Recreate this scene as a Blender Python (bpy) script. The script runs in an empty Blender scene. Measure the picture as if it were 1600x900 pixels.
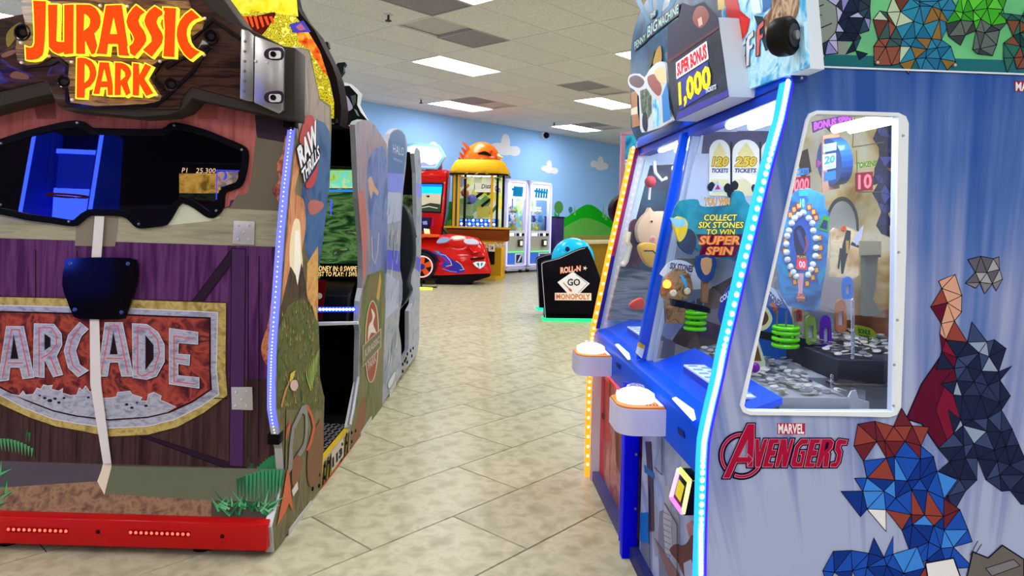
import bpy, bmesh, math, random
from mathutils import Vector, Matrix, noise
from mathutils.geometry import tessellate_polygon

random.seed(7)
SC = bpy.context.scene
COL = SC.collection
# ------------------------------------------------------------------ camera
F_PX, PITCH, ROLL, PY, CAM_H = 1088.04, .0182873, .0253464, 362.19, 1.35
YAW_L, YAW_R, YAW_U = .0086491, -.0643397, .7292463     # aisle left row, right row, room grid
_cp, _sp, _cr, _sr = math.cos(PITCH), math.sin(PITCH), math.cos(ROLL), math.sin(ROLL)
A3 = Matrix(((_cr, -_sr, 0), (_sr, _cr, 0), (0, 0, 1))) @ Matrix(((1, 0, 0), (0, _cp, -_sp), (0, _sp, _cp))) @ Matrix(((1, 0, 0), (0, 0, -1), (0, 1, 0)))
CAMP = Vector((0, 0, CAM_H))
cd = bpy.data.cameras.new('camera'); cam = bpy.data.objects.new('camera', cd); COL.objects.link(cam)
cd.sensor_width = 36; cd.lens = F_PX * 36 / 1600; cd.shift_y = (PY - 450) / 1600; cd.clip_start = .02
R = Matrix((A3[0], -A3[1], -A3[2])).transposed()
cam.matrix_world = Matrix.Translation(CAMP) @ R.to_4x4()
SC.camera = cam
# ------------------------------------------------------------------ light of the place
w = bpy.data.worlds.new('world'); SC.world = w; w.use_nodes = True
w.node_tree.nodes['Background'].inputs[0].default_value = (.92, .95, 1, 1)
w.node_tree.nodes['Background'].inputs[1].default_value = 1.3
SC.view_settings.view_transform = 'Standard'; SC.view_settings.look = 'None'
SC.view_settings.exposure = .5; SC.view_settings.gamma = 1; SC.view_settings.use_curve_mapping = False
CEIL_LAMP = 15.0
# ------------------------------------------------------------------ materials
def lin(h):
    if isinstance(h, str):
        h = h.lstrip('#'); c = [int(h[i:i + 2], 16) / 255 for i in (0, 2, 4)]
    else: c = h
    return tuple((x / 12.92 if x <= .04045 else ((x + .055) / 1.055) ** 2.4) for x in c) + (1,)
_M = {}
def M(h, rough=.45, metal=0., emit=0., var=.06, scale=9., coat=0., bump=0., ecol=None):
    k = (h, rough, metal, emit, var, scale, coat, bump, ecol)
    if k in _M: return _M[k]
    m = bpy.data.materials.new('finish_' + h.lstrip('#')); m.use_nodes = True
    nt = m.node_tree; b = nt.nodes['Principled BSDF']
    b.inputs['Base Color'].default_value = lin(h); b.inputs['Roughness'].default_value = rough; b.inputs['Metallic'].default_value = metal; b.inputs['Specular IOR Level'].default_value = .05
    if coat: b.inputs['Coat Weight'].default_value = coat; b.inputs['Coat Roughness'].default_value = .08
    if emit:
        b.inputs['Emission Color'].default_value = lin(ecol or h); b.inputs['Emission Strength'].default_value = emit
    if var and not emit:
        tc = nt.nodes.new('ShaderNodeTexCoord'); n = nt.nodes.new('ShaderNodeTexNoise'); n.inputs['Scale'].default_value = scale; n.inputs['Detail'].default_value = 3
        nt.links.new(tc.outputs['Object'], n.inputs['Vector'])
        r = nt.nodes.new('ShaderNodeMapRange'); r.inputs[3].default_value = 1 - var; r.inputs[4].default_value = 1 + var
        nt.links.new(n.outputs['Fac'], r.inputs[0])
        mx = nt.nodes.new('ShaderNodeMix'); mx.data_type = 'RGBA'; mx.blend_type = 'MULTIPLY'; mx.inputs[0].default_value = 1
        mx.inputs[6].default_value = lin(h); nt.links.new(r.outputs[0], mx.inputs[7]); nt.links.new(mx.outputs[2], b.inputs['Base Color'])
        if bump:
            bp = nt.nodes.new('ShaderNodeBump'); bp.inputs['Strength'].default_value = bump; nt.links.new(n.outputs['Fac'], bp.inputs['Height']); nt.links.new(bp.outputs[0], b.inputs['Normal'])
    _M[k] = m
    return m
def MN(name, stops, scale=(5, 5, 5), detail=5, rough=.5, dist=0., kind='noise', bump=0., lo=.3, hi=.7, emit=0., metal=0., coat=0., objrand=0., rot=(0, 0, 0), spec=.025):
    """noise or wave pattern ramped through colours: printed grain, scales, planks"""
    if name in _M: return _M[name]
    m = bpy.data.materials.new(name); m.use_nodes = True
    nt = m.node_tree; b = nt.nodes['Principled BSDF']; L = nt.links.new
    tc = nt.nodes.new('ShaderNodeTexCoord'); mp = nt.nodes.new('ShaderNodeMapping'); mp.inputs['Scale'].default_value = scale; mp.inputs['Rotation'].default_value = rot
    L(tc.outputs['Object'], mp.inputs[0])
    if kind == 'noise':
        n = nt.nodes.new('ShaderNodeTexNoise'); n.inputs['Scale'].default_value = 1; n.inputs['Detail'].default_value = detail; n.inputs['Distortion'].default_value = dist
        fac = n.outputs['Fac']
    elif kind == 'voronoi':
        n = nt.nodes.new('ShaderNodeTexVoronoi'); n.inputs['Scale'].default_value = 1; fac = n.outputs['Distance']
    elif kind == 'cell':
        n = nt.nodes.new('ShaderNodeTexVoronoi'); n.inputs['Scale'].default_value = 1
        s = nt.nodes.new('ShaderNodeSeparateColor'); L(n.outputs['Color'], s.inputs[0]); fac = s.outputs[0]
    elif kind == 'wave':
        n = nt.nodes.new('ShaderNodeTexWave'); n.inputs['Scale'].default_value = 1; n.inputs['Distortion'].default_value = dist; n.inputs['Detail'].default_value = detail
        fac = n.outputs['Fac']
    else:                                                         # straight ramp along z of the object
        n = nt.nodes.new('ShaderNodeSeparateXYZ'); fac = n.outputs['XYZ'.index(kind.upper())]
    L(mp.outputs[0], n.inputs[0])
    r = nt.nodes.new('ShaderNodeValToRGB'); e = r.color_ramp.elements
    for i, c in enumerate(stops):
        p = lo + (hi - lo) * i / (len(stops) - 1)
        el = e[i] if i < 2 else e.new(p)
        el.position = p; el.color = lin(c)
    L(fac, r.inputs[0]); out = r.outputs[0]
    if objrand:
        oi = nt.nodes.new('ShaderNodeObjectInfo'); mr = nt.nodes.new('ShaderNodeMapRange'); mr.inputs[3].default_value = 1 - objrand; mr.inputs[4].default_value = 1 + objrand
        L(oi.outputs['Random'], mr.inputs[0]); mx = nt.nodes.new('ShaderNodeMix'); mx.data_type = 'RGBA'; mx.blend_type = 'MULTIPLY'; mx.inputs[0].default_value = 1
        L(out, mx.inputs[6]); L(mr.outputs[0], mx.inputs[7]); out = mx.outputs[2]
    L(out, b.inputs['Base Color']); b.inputs['Roughness'].default_value = rough; b.inputs['Metallic'].default_value = metal; b.inputs['Specular IOR Level'].default_value = .05
    if coat: b.inputs['Coat Weight'].default_value = coat
    if emit: L(out, b.inputs['Emission Color']); b.inputs['Emission Strength'].default_value = emit
    if bump:
        bp = nt.nodes.new('ShaderNodeBump'); bp.inputs['Strength'].default_value = bump; bp.inputs['Distance'].default_value = .01; L(fac, bp.inputs['Height']); L(bp.outputs[0], b.inputs['Normal'])
    _M[name] = m
    return m
def glass(name, tint='#ffffff', refl=.09, rough=.02):
    if name in _M: return _M[name]
    m = bpy.data.materials.new(name); m.use_nodes = True; nt = m.node_tree; nt.nodes.clear(); L = nt.links.new
    o = nt.nodes.new('ShaderNodeOutputMaterial'); t = nt.nodes.new('ShaderNodeBsdfTransparent'); g = nt.nodes.new('ShaderNodeBsdfGlossy'); x = nt.nodes.new('ShaderNodeMixShader')
    t.inputs[0].default_value = lin(tint); g.inputs['Roughness'].default_value = rough
    f = nt.nodes.new('ShaderNodeLayerWeight'); f.inputs[0].default_value = .35; r = nt.nodes.new('ShaderNodeMapRange'); r.inputs[3].default_value = refl; r.inputs[4].default_value = min(1, refl * 2)
    L(f.outputs['Facing'], r.inputs[0]); L(r.outputs[0], x.inputs[0]); L(t.outputs[0], x.inputs[1]); L(g.outputs[0], x.inputs[2]); L(x.outputs[0], o.inputs[0])
    _M[name] = m
    return m
def E(h, s=1.0): return M(h, .5, 0, s * (.8 if s <= 2.3 else 1), 0)
# ------------------------------------------------------------------ frames and surfaces
def ray(x, y): return A3.transposed() @ Vector(((x - 800) / F_PX, (y - PY) / F_PX, 1))
class Frame:
    def __init__(s, o, yaw):
        s.o = Vector(o); s.yaw = yaw; s.m = Matrix.Translation(s.o) @ Matrix.Rotation(-yaw, 4, 'Z'); s.i = s.m.inverted(); s.i3 = s.i.to_3x3()
    def plane(s, p, n): return Surf(s, Vector(p), Vector(n).normalized())
    def X(s, v): return s.plane((v, 0, 0), (1 if (s.i @ CAMP).x > v else -1, 0, 0))
    def Y(s, v): return s.plane((0, v, 0), (0, -1, 0))
    def Z(s, v): return s.plane((0, 0, v), (0, 0, 1 if v < CAM_H else -1))
class Surf:
    """a real plane of a thing; P() gives the point of it seen at a photo pixel"""
    def __init__(s, fr, p, n): s.fr, s.p, s.n = fr, p, n; s.c = fr.i @ CAMP
    def P(s, q, lift=0.):
        d = s.fr.i3 @ ray(*q); p = s.p + s.n * lift
        return s.c + d * ((p - s.c).dot(s.n) / d.dot(s.n))
def along(yaw, x, y, z=0): return Vector((math.cos(yaw) * x + math.sin(yaw) * y, -math.sin(yaw) * x + math.cos(yaw) * y, z))
# ------------------------------------------------------------------ text outlines (built-in face)
_T = {}
def text2d(s, bold=0., shear=0., space=1., res=2):
    k = (s, bold, shear, space, res)
    if k in _T: return _T[k]
    c = bpy.data.curves.new('t', 'FONT'); c.body = s; c.offset = bold; c.shear = shear; c.space_character = space; c.resolution_u = res; c.fill_mode = 'FRONT'
    o = bpy.data.objects.new('t', c); COL.objects.link(o); dg = bpy.context.evaluated_depsgraph_get(); dg.update()
    me = bpy.data.meshes.new_from_object(o.evaluated_get(dg))
    v = [(p.co.x, p.co.y) for p in me.vertices]; f = [tuple(p.vertices) for p in me.polygons]
    bpy.data.objects.remove(o); bpy.data.curves.remove(c); bpy.data.meshes.remove(me)
    x0 = min(p[0] for p in v); x1 = max(p[0] for p in v); y0 = min(p[1] for p in v); y1 = max(p[1] for p in v)
    v = [((a - x0) / (x1 - x0 + 1e-9), (b - y0) / (y1 - y0 + 1e-9)) for a, b in v]
    _T[k] = (v, f)
    return _T[k]
# ------------------------------------------------------------------ mesh builder
class MB:
    def __init__(s): s.v, s.f, s.mi, s.mats, s.lv = [], [], [], [], .0006
    def idx(s, m):
        if m not in s.mats: s.mats.append(m)
        return s.mats.index(m)
    def add(s, vs, fs, m):
        b = len(s.v); s.v += [tuple(v) for v in vs]; i = s.idx(m)
        for f in fs: s.f.append(tuple(x + b for x in f)); s.mi.append(i)
        return s
    def box(s, a, b, m):
        (x0, y0, z0), (x1, y1, z1) = a, b
        return s.hexa([(x0, y0, z0), (x1, y0, z0), (x1, y1, z0), (x0, y1, z0), (x0, y0, z1), (x1, y0, z1), (x1, y1, z1), (x0, y1, z1)], m)
    def hexa(s, p, m): return s.add(p, [(3, 2, 1, 0), (4, 5, 6, 7), (0, 1, 5, 4), (1, 2, 6, 5), (2, 3, 7, 6), (3, 0, 4, 7)], m)
    def prism(s, pts, vec, m, holes=(), side=None):
        pts = [Vector(p) for p in pts]; vec = Vector(vec); loops = [pts] + [[Vector(p) for p in h] for h in holes]
        allp = [p for l in loops for p in l]; n = len(allp)
        if holes: tri = [tuple(t) for t in tessellate_polygon(loops)]
        else: tri = [tuple(range(n))]
        s.add(allp + [p + vec for p in allp], [t for t in tri] + [tuple(x + n for x in reversed(t)) for t in tri], m)
        b = 0; fs = []
        for l in loops:
            k = len(l)
            for i in range(k): j = (i + 1) % k; fs.append((b + i, b + j, b + j + n, b + i + n))
            b += k
        return s.add(allp + [p + vec for p in allp], fs, side or m)
    def loft(s, secs, m, cap=True, closed=True):
        k = len(secs[0]); vs = [p for q in secs for p in q]; fs = []
        for a in range(len(secs) - 1):
            for i in range(k if closed else k - 1): j = (i + 1) % k; fs.append((a * k + i, a * k + j, (a + 1) * k + j, (a + 1) * k + i))
        if cap: fs += [tuple(reversed(range(k))), tuple(range((len(secs) - 1) * k, len(secs) * k))]
        return s.add(vs, fs, m)
    def cyl(s, a, b, r, m, n=16, r2=None):
        a, b = Vector(a), Vector(b); d = (b - a).normalized(); u = d.orthogonal().normalized(); t = d.cross(u); r2 = r if r2 is None else r2
        ring = lambda c, q: [c + (u * math.cos(6.28319 * i / n) + t * math.sin(6.28319 * i / n)) * q for i in range(n)]
        return s.loft([ring(a, r), ring(b, r2)], m)
    def tube(s, pts, r, m, n=8, closed=False):
        pts = [Vector(p) for p in pts]; secs = []
        for i, p in enumerate(pts):
            d = (pts[min(i + 1, len(pts) - 1)] - pts[max(i - 1, 0)]).normalized(); u = d.orthogonal().normalized() if i == 0 else (u - d * u.dot(d)).normalized(); t = d.cross(u)
            secs.append([p + (u * math.cos(6.28319 * k / n) + t * math.sin(6.28319 * k / n)) * r for k in range(n)])
        return s.loft(secs, m)
    def ball(s, c, r, m, nu=20, nv=12, v0=-1., v1=1.):
        rx, ry, rz = r if isinstance(r, tuple) else (r, r, r); c = Vector(c); secs = []
        for j in range(nv + 1):
            t = math.asin(v0) + (math.asin(v1) - math.asin(v0)) * j / nv; q = max(math.cos(t), 1e-3)
            secs.append([c + Vector((rx * q * math.cos(6.28319 * i / nu), ry * q * math.sin(6.28319 * i / nu), rz * math.sin(t))) for i in range(nu)])
        return s.loft(secs, m)
    def lathe(s, prof, c, m, n=24, ax='z'):
        c = Vector(c); secs = []
        for r, h in prof:
            q = []
            for i in range(n):
                a = 6.28319 * i / n; x, y = r * math.cos(a), r * math.sin(a)
                q.append(c + (Vector((x, y, h)) if ax == 'z' else Vector((x, h, y)) if ax == 'y' else Vector((h, x, y))))
            secs.append(q)
        return s.loft(secs, m)
    # ---- flat print on a surface, given by the photo's pixels
    def up(s): s.lv += .00014; return s.lv
    def pp(s, sf, pts, m, holes=(), thick=0, lift=None):
        l = s.up() if lift is None else lift
        if lift is None: s.lv += thick
        P = [sf.P(q, l + thick) for q in pts]; H = [[sf.P(q, l + thick) for q in h] for h in holes]
        if thick: return s.prism(P, -sf.n * thick, m, H)
        loops = [P] + H; allp = [p for q in loops for p in q]
        return s.add(allp, [tuple(t) for t in tessellate_polygon(loops)] if (holes or len(P) > 4) else [tuple(range(len(P)))], m)
    def stroke(s, sf, pts, wd, m, closed=True, lift=None, thick=0):
        l = s.up() if lift is None else lift
        n = len(pts); a, b = [], []
        for i in range(n):
            p = Vector(pts[i]); q0 = Vector(pts[(i - 1) % n]) if closed or i else p; q1 = Vector(pts[(i + 1) % n]) if closed or i < n - 1 else p
            d0 = (p - q0).normalized() if (p - q0).length > 1e-6 else (q1 - p).normalized(); d1 = (q1 - p).normalized() if (q1 - p).length > 1e-6 else d0
            n0, n1 = Vector((-d0.y, d0.x)), Vector((-d1.y, d1.x)); t = n0 + n1; t = t.normalized() if t.length > .2 else n0
            k = min(1 / max(t.dot(n0), .4), 2.2) * wd / 2
            a.append(tuple(p + t * k)); b.append(tuple(p - t * k))
        A = [sf.P(q, l + thick) for q in a]; B = [sf.P(q, l + thick) for q in b]
        for i in range(n if closed else n - 1):
            j = (i + 1) % n
            if thick: s.prism([A[i], A[j], B[j], B[i]], -sf.n * thick, m)
            else: s.add([A[i], A[j], B[j], B[i]], [(0, 1, 2, 3)], m)
        return s
    def txt(s, sf, body, quad, m, lift=None, thick=0, grow=0., **kw):
        """quad: bottom-left, bottom-right, top-right, top-left pixels"""
        l = s.up() if lift is None else lift
        v, f = text2d(body, **kw); a, b, c, d = [sf.P(q, l + thick) for q in quad]
        P = [(a * (1 - x) + b * x) * (1 - y) + (d * (1 - x) + c * x) * y for x, y in v]
        s.add(P, f, m)
        if thick: s.add([p - sf.n * thick for p in P], [tuple(reversed(q)) for q in f], m); s._walls(P, f, -sf.n * thick, m)
        return s
    def _walls(s, P, f, vec, m):
        cnt = {}
        for q in f:
            for i in range(len(q)):
                e = (q[i], q[(i + 1) % len(q)]); cnt[e] = 1
        for (a, b) in [e for e in cnt if (e[1], e[0]) not in cnt]: s.add([P[a], P[b], P[b] + vec, P[a] + vec], [(0, 1, 2, 3)], m)
    def dots(s, sf, pts, r, m, lift=None, h=.004):
        for q in pts:
            c = sf.P(q, .0005 if lift is None else lift); s.cyl(c, c + sf.n * h, r, m, 8, r * .7)
        return s
    def build(s, name, parent=None, bevel=0., smooth=False, kind=None, label=None, seg=2, loc=None):
        me = bpy.data.meshes.new(name); me.from_pydata(s.v, [], s.f)
        for m in s.mats: me.materials.append(m)
        me.polygons.foreach_set('material_index', s.mi)
        bm = bmesh.new(); bm.from_mesh(me); bmesh.ops.remove_doubles(bm, verts=bm.verts, dist=1e-6); bmesh.ops.recalc_face_normals(bm, faces=bm.faces)
        if bevel:
            es = [e for e in bm.edges if len(e.link_faces) == 2 and e.calc_face_angle(0) > .5]
            bmesh.ops.bevel(bm, geom=es, offset=bevel, segments=seg, affect='EDGES', profile=.5, clamp_overlap=True)
        bm.to_mesh(me); bm.free()
        if smooth or bevel:
            me.polygons.foreach_set('use_smooth', [True] * len(me.polygons)); me.set_sharp_from_angle(angle=math.radians(38))
        o = bpy.data.objects.new(name, me); COL.objects.link(o)
        if parent: o.parent = parent
        if loc: o.location = loc
        if kind: o['kind'] = kind
        if label: o['label'] = label
        return o
SINGLE = ('screw', 'rivet', 'bolt', 'stud', 'dot', 'label', 'fin', 'hole', 'lock')
def part(name, parent, fn, **kw):
    """one mesh, or for screws, rivets, light dots and the like one mesh each"""
    b = MB(); fn(b)
    if not name.endswith(SINGLE) or len(b.f) < 2: return b.build(name, parent, **kw)
    up = list(range(len(b.v)))
    def root(i):
        while up[i] != i: up[i] = up[up[i]]; i = up[i]
        return i
    for f in b.f:
        for v in f[1:]: up[root(v)] = root(f[0])
    key = {}; 
    for i, v in enumerate(b.v): key.setdefault(tuple(round(c, 6) for c in v), []).append(i)
    for l in key.values():
        for i in l[1:]: up[root(i)] = root(l[0])
    grp = {}
    for k, f in enumerate(b.f): grp.setdefault(root(f[0]), []).append(k)
    out = None
    for ks in grp.values():
        m = MB(); m.mats = b.mats; idx = {}
        for k in ks:
            q = []
            for v in b.f[k]:
                if v not in idx: idx[v] = len(m.v); m.v.append(b.v[v])
                q.append(idx[v])
            m.f.append(tuple(q)); m.mi.append(b.mi[k])
        o = m.build(name, parent, **kw); out = out or o
    return out
def thing(name, label, cat, fr=None, group=None, loc=None, yaw=None):
    o = bpy.data.objects.new(name, None); COL.objects.link(o); o.empty_display_size = .1
    o.location = fr.o if fr else loc; o.rotation_euler = (0, 0, -(fr.yaw if fr else (yaw or 0)))
    o['label'] = label; o['category'] = cat
    if group: o['group'] = group
    return o
def tag(o, label, cat, group=None):
    o['label'] = label; o['category'] = cat
    if group: o['group'] = group
    return o
def copy_tree(o, parent=None):
    c = o.copy(); COL.objects.link(c)
    if parent: c.parent = parent
    for ch in list(o.children): copy_tree(ch, c)
    return c
def S(pts, k, ox, oy): return [(ox + x / k, oy + y / k) for x, y in pts]     # crop pixels to photo pixels
def arc(cx, cy, rx, ry, a0, a1, n=14): return [(cx + rx * math.cos(a0 + (a1 - a0) * i / n), cy + ry * math.sin(a0 + (a1 - a0) * i / n)) for i in range(n + 1)]
def oval(cx, cy, rx, ry, n=24): return arc(cx, cy, rx, ry, 0, 6.28319, n)[:-1]
def rrect(x0, y0, x1, y1, r, n=4):
    o = []
    for cx, cy, a in ((x1 - r, y1 - r, 0), (x0 + r, y1 - r, 1), (x0 + r, y0 + r, 2), (x1 - r, y0 + r, 3)):
        o += [(cx + r * math.cos(a * 1.5708 + 1.5708 * i / n), cy + r * math.sin(a * 1.5708 + 1.5708 * i / n)) for i in range(n + 1)]
    return o
def smoothpts(p, n=4, closed=True):
    """rounded run through corner points"""
    o = []; k = len(p); rng = range(k) if closed else range(k - 1)
    for i in rng:
        a, b, c, d = [Vector(p[(i + j) % k] if closed else p[max(0, min(k - 1, i + j))]) for j in (-1, 0, 1, 2)]
        for t in [j / n for j in range(n)]: o.append(tuple(.5 * (2 * b + (c - a) * t + (2 * a - 5 * b + 4 * c - d) * t * t + (-a + 3 * b - 3 * c + d) * t ** 3)))
    if not closed: o.append(tuple(p[-1]))
    return o
def ribbon(pts, wds, n=5):
    c = smoothpts(pts, n, False); k = len(c); L, Rr = [], []
    for i, p in enumerate(c):
        p = Vector(p); d = (Vector(c[min(i + 1, k - 1)]) - Vector(c[max(i - 1, 0)])).normalized(); t = i / (k - 1) * (len(wds) - 1); a = int(min(t, len(wds) - 2)); wv = wds[a] + (wds[a + 1] - wds[a]) * (t - a)
        q = Vector((-d.y, d.x)) * wv / 2; L.append(tuple(p + q)); Rr.append(tuple(p - q))
    return L + Rr[::-1]

def burst(b, sf, cx, cy, rx, ry, n, cols, seed, ink_m, base=None, wd=1.6):
    """plain comic-burst of shards round a point"""
    rnd = random.Random(seed)
    if base:
        st_ = []
        for i in range(n * 2): a = 3.14159 * i / n; k = (1.0 if i % 2 else .72) * rnd.uniform(.9, 1.06); st_.append((cx + rx * k * math.cos(a), cy + ry * k * math.sin(a)))
        b.pp(sf, st_, base); b.stroke(sf, st_, wd, ink_m)
    for i in range(n):
        a = 6.28319 * (i + rnd.uniform(-.25, .25)) / n; w_ = 6.28319 / n * rnd.uniform(.3, .52); r0, r1 = rnd.uniform(.06, .22), rnd.uniform(.78, 1.0); rm = r1 * rnd.uniform(.55, .75)
        q = lambda r, t: (cx + rx * r * math.cos(t), cy + ry * r * math.sin(t))
        p = [q(r0, a), q(rm, a - w_), q(r1, a + rnd.uniform(-.1, .1)), q(rm, a + w_)]
        b.pp(sf, p, cols[i % len(cols)]); b.stroke(sf, p, wd, ink_m)
        b.pp(sf, [q(r0 + .1, a), q(rm * .9, a - w_ * .45), q(r1 * .8, a)], cols[(i + 3) % len(cols)])

def mosaic(b, sf, outline, cell, pick, seed, ink_m, wd=1.2, edge=2.2):
    """plain low triangles of colour filling an outline of the print"""
    rnd = random.Random(seed)
    def inside(x, y):
        c = False; n = len(outline)
        for i in range(n):
            (x1, y1), (x2, y2) = outline[i], outline[(i + 1) % n]
            if (y1 > y) != (y2 > y) and x < (x2 - x1) * (y - y1) / (y2 - y1) + x1: c = not c
        return c
    xs = [p[0] for p in outline]; ys = [p[1] for p in outline]; nx, ny = int((max(xs) - min(xs)) / cell) + 2, int((max(ys) - min(ys)) / cell) + 2
    g = {(i, j): (min(xs) + (i - .5 + (.5 if j % 2 else 0) + rnd.uniform(-.34, .34)) * cell, min(ys) + (j - .5 + rnd.uniform(-.34, .34)) * cell) for i in range(nx + 1) for j in range(ny + 1)}
    l = b.up()
    for i in range(nx):
        for j in range(ny):
            q = [(i, j), (i + 1, j), (i + 1, j + 1), (i, j + 1)]; ts = [(q[0], q[1], q[2]), (q[0], q[2], q[3])] if j % 2 else [(q[0], q[1], q[3]), (q[1], q[2], q[3])]
            for t in ts:
                P = [g[k] for k in t]; cx, cy = sum(p[0] for p in P) / 3, sum(p[1] for p in P) / 3
                if inside(cx, cy):
                    b.pp(sf, P, pick(cx, cy, rnd), lift=l)
                    if wd: b.stroke(sf, P, wd, ink_m, lift=l + .00012)
# ================================================================== the room
HC, WALL = 3.75, -12.15
RM = Frame((0, 0, 0), YAW_U)
def proj(p):
    q = A3 @ (Vector(p) - CAMP)
    return (800 + F_PX * q.x / q.z, PY + F_PX * q.y / q.z) if q.z > .05 else (-9e9, 0)
floor = part('floor', None, lambda b: b.box((WALL, -9, -.06), (9, 24, -.0045), M('#4a463c', .6)), kind='structure')
floor.rotation_euler = (0, 0, -YAW_U)
tile_m = MN('floor_tile_stone', ['#a09a7e', '#aea88c', '#bdb79b', '#a7a185'], (11, 11, 11), 9, .26, .4, bump=.04, lo=.3, hi=.72, objrand=.05, spec=.45)
tb = MB(); tb.hexa([(.003, .003, -.005), (.440, .003, -.005), (.440, .897, -.005), (.003, .897, -.005), (.0045, .0045, 0), (.4385, .0045, 0), (.4385, .8955, 0), (.0045, .8955, 0)], tile_m)
ft = tb.build('floor_tile', floor); ftm = ft.data; COL.objects.unlink(ft); bpy.data.objects.remove(ft)
near, rest = [], MB()
for k in range(-24, 27):
    for m in range(-14, 28):
        x, y = -2.257 + .443 * k, 2.174 + .9 * m - (.45 if k % 2 else 0)
        if x < WALL + .02: continue
        c = along(YAW_U, x + .22, y + .45); u, v = proj(c)
        vis = -120 < u < 1720 and 380 < v < 1000 and c.y > .5
        lx, ly = c.x * math.cos(YAW_L) - c.y * math.sin(YAW_L), c.y
        ok = vis and ly < 9.6 and (-1.3 < lx or ly < 3.1) and (c.x * math.cos(YAW_R) - c.y * math.sin(YAW_R) < 1.05 or ly > 5)
        if ok: near.append((ly, x, y))
        elif c.y > -2: rest.box((x + .003, y + .003, -.004), (x + .440, y + .897, 0), tile_m)
near.sort(); 
for _, x, y in near[:300]:
    o = bpy.data.objects.new('floor_tile', ftm); COL.objects.link(o); o.parent = floor; o.location = (x, y, 0)
rest.build('floor_tile_field', floor, kind='stuff')

ceil = part('ceiling', None, lambda b: b.box((WALL, -9, HC + .03), (9, 24, HC + .1), M('#b9b4b2', .9)), kind='structure')
ceil.rotation_euler = (0, 0, -YAW_U)
cm = MN('ceiling_tile_mineral', ['#c4bfba', '#d8d4d0', '#e0dcd8'], (55, 55, 55), 4, .95, 0, bump=.15, lo=.35, hi=.6, objrand=.04)
cb = MB(); cb.hexa([(.012, .012, HC + .03), (.688, .012, HC + .03), (.688, 1.378, HC + .03), (.012, 1.378, HC + .03), (.018, .018, HC), (.682, .018, HC), (.682, 1.372, HC), (.018, 1.372, HC)], cm)
ct = cb.build('ceiling_tile', ceil); ctm = ct.data; bpy.data.objects.remove(ct)
lamps = set()
for row, off in ((-6, 2), (-2, 0), (2, 1), (6, 2), (10, 0), (14, 1)):          # every fourth row, staggered
    for m in range(-10, 13):
        if (m - off) % 3 == 0: lamps.add((row, m))
vents = {(0, -1): 1, (1, -2): 2, (-1, 2): 0, (-5, 2): 0, (-5, 5): 0}          # half tile 0 or 1, 2 a whole tile
cell = lambda k, m: (-7.03 + .7 * k, 6.95 + 1.39 * m)
grid_b, other, tiles = MB(), MB(), []
gm = M('#d6d2cf', .6)
for k in range(-8, 22):
    for m in range(-11, 12):
        x, y = cell(k, m)
        if x < WALL - .5 or x > 8.4 or (k, m) in lamps or (k, m) in vents: continue
        c = along(YAW_U, x + .35, y + .7, HC); u, v = proj(c)
        tiles.append((0 if (-60 < u < 1300 and -60 < v < 300) else 1, c.length, x, y))
tiles.sort()
for i, (far, _, x, y) in enumerate(tiles):
    if i < 280 and not far:
        o = bpy.data.objects.new('ceiling_tile', ctm); COL.objects.link(o); o.parent = ceil; o.location = (x, y, 0)
    else: other.box((x + .015, y + .015, HC), (x + .685, y + 1.375, HC + .03), cm)
other.build('ceiling_tile_field', ceil, kind='stuff')
for k in range(-7, 23):
    x = -7.03 + .7 * k
    if WALL < x < 9: grid_b.box((x - .012, -9, HC - .002), (x + .012, 24, HC + .02), gm)
for m in range(-11, 13):
    y = 6.95 + 1.39 * m; grid_b.box((WALL, y - .012, HC - .0025), (9, y + .012, HC + .02), gm)
grid_b.build('ceiling_grid', ceil, kind='stuff')
def ceiling_light(k, m, label):
    x, y = cell(k, m)
    t = thing('ceiling_light', label, 'ceiling light', loc=along(YAW_U, x + .35, y + .695, HC), yaw=YAW_U, group='fluorescent ceiling panels')
    def fr(b):
        for a, c in (((-.345, -.69), (.345, -.66)), ((-.345, .66), (.345, .69)), ((-.345, -.66), (-.315, .66)), ((.315, -.66), (.345, .66))): b.box((*a, -.012), (*c, .03), M('#e4e2de', .5))
    part('lamp_frame', t, fr)
    part('diffuser', t, lambda b: b.box((-.315, -.66, -.006), (.315, .66, .01), E('#ffffff', CEIL_LAMP)))
seen = {(-2, 0): 'large bright ceiling panel over the aisle, one tile away from the square grey vent', (-2, 3): 'bright ceiling panel cut off by the dark topper of the coin pusher',
        (-6, 2): 'bright ceiling panel with a grey vent close behind it, above the race car game', (-6, 5): 'bright ceiling panel farthest back, near the white security camera',
        (2, -2): 'ceiling panel at the top edge of the photo, beside the biggest grey vent', (-2, -3): 'ceiling panel showing over the left end of the wooden park sign'}
for k, m in sorted(lamps):
    x, y = cell(k, m); c = along(YAW_U, x + .35, y + .7, HC)
    if (k, m) in seen: ceiling_light(k, m, seen[(k, m)])
    elif c.length < 13 or m < 7: ceiling_light(k, m, 'fluorescent ceiling panel outside the view, lighting the cabinets')
def vent(k, m, half, label):
    x, y = cell(k, m); l = 1.39 if half == 2 else .695; y += .695 if half == 1 else 0
    t = thing('ceiling_vent', label, 'ceiling vent', loc=along(YAW_U, x + .35, y + l / 2, HC), yaw=YAW_U, group='grey air return panels')
    dm = M('#8d878b', .6, var=.12, scale=3)
    part('vent_panel', t, lambda b: b.box((-.33, -l / 2 + .02, -.001), (.33, l / 2 - .02, .02), dm))
    def fr(b):
        for a, c in (((-.345, -l / 2 + .005), (.345, -l / 2 + .025)), ((-.345, l / 2 - .025), (.345, l / 2 - .005)), ((-.345, -l / 2 + .025), (-.325, l / 2 - .025)), ((.325, -l / 2 + .025), (.345, l / 2 - .025))): b.box((*a, -.01), (*c, .03), M('#a29c9f', .5))
    part('vent_frame', t, fr)
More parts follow.
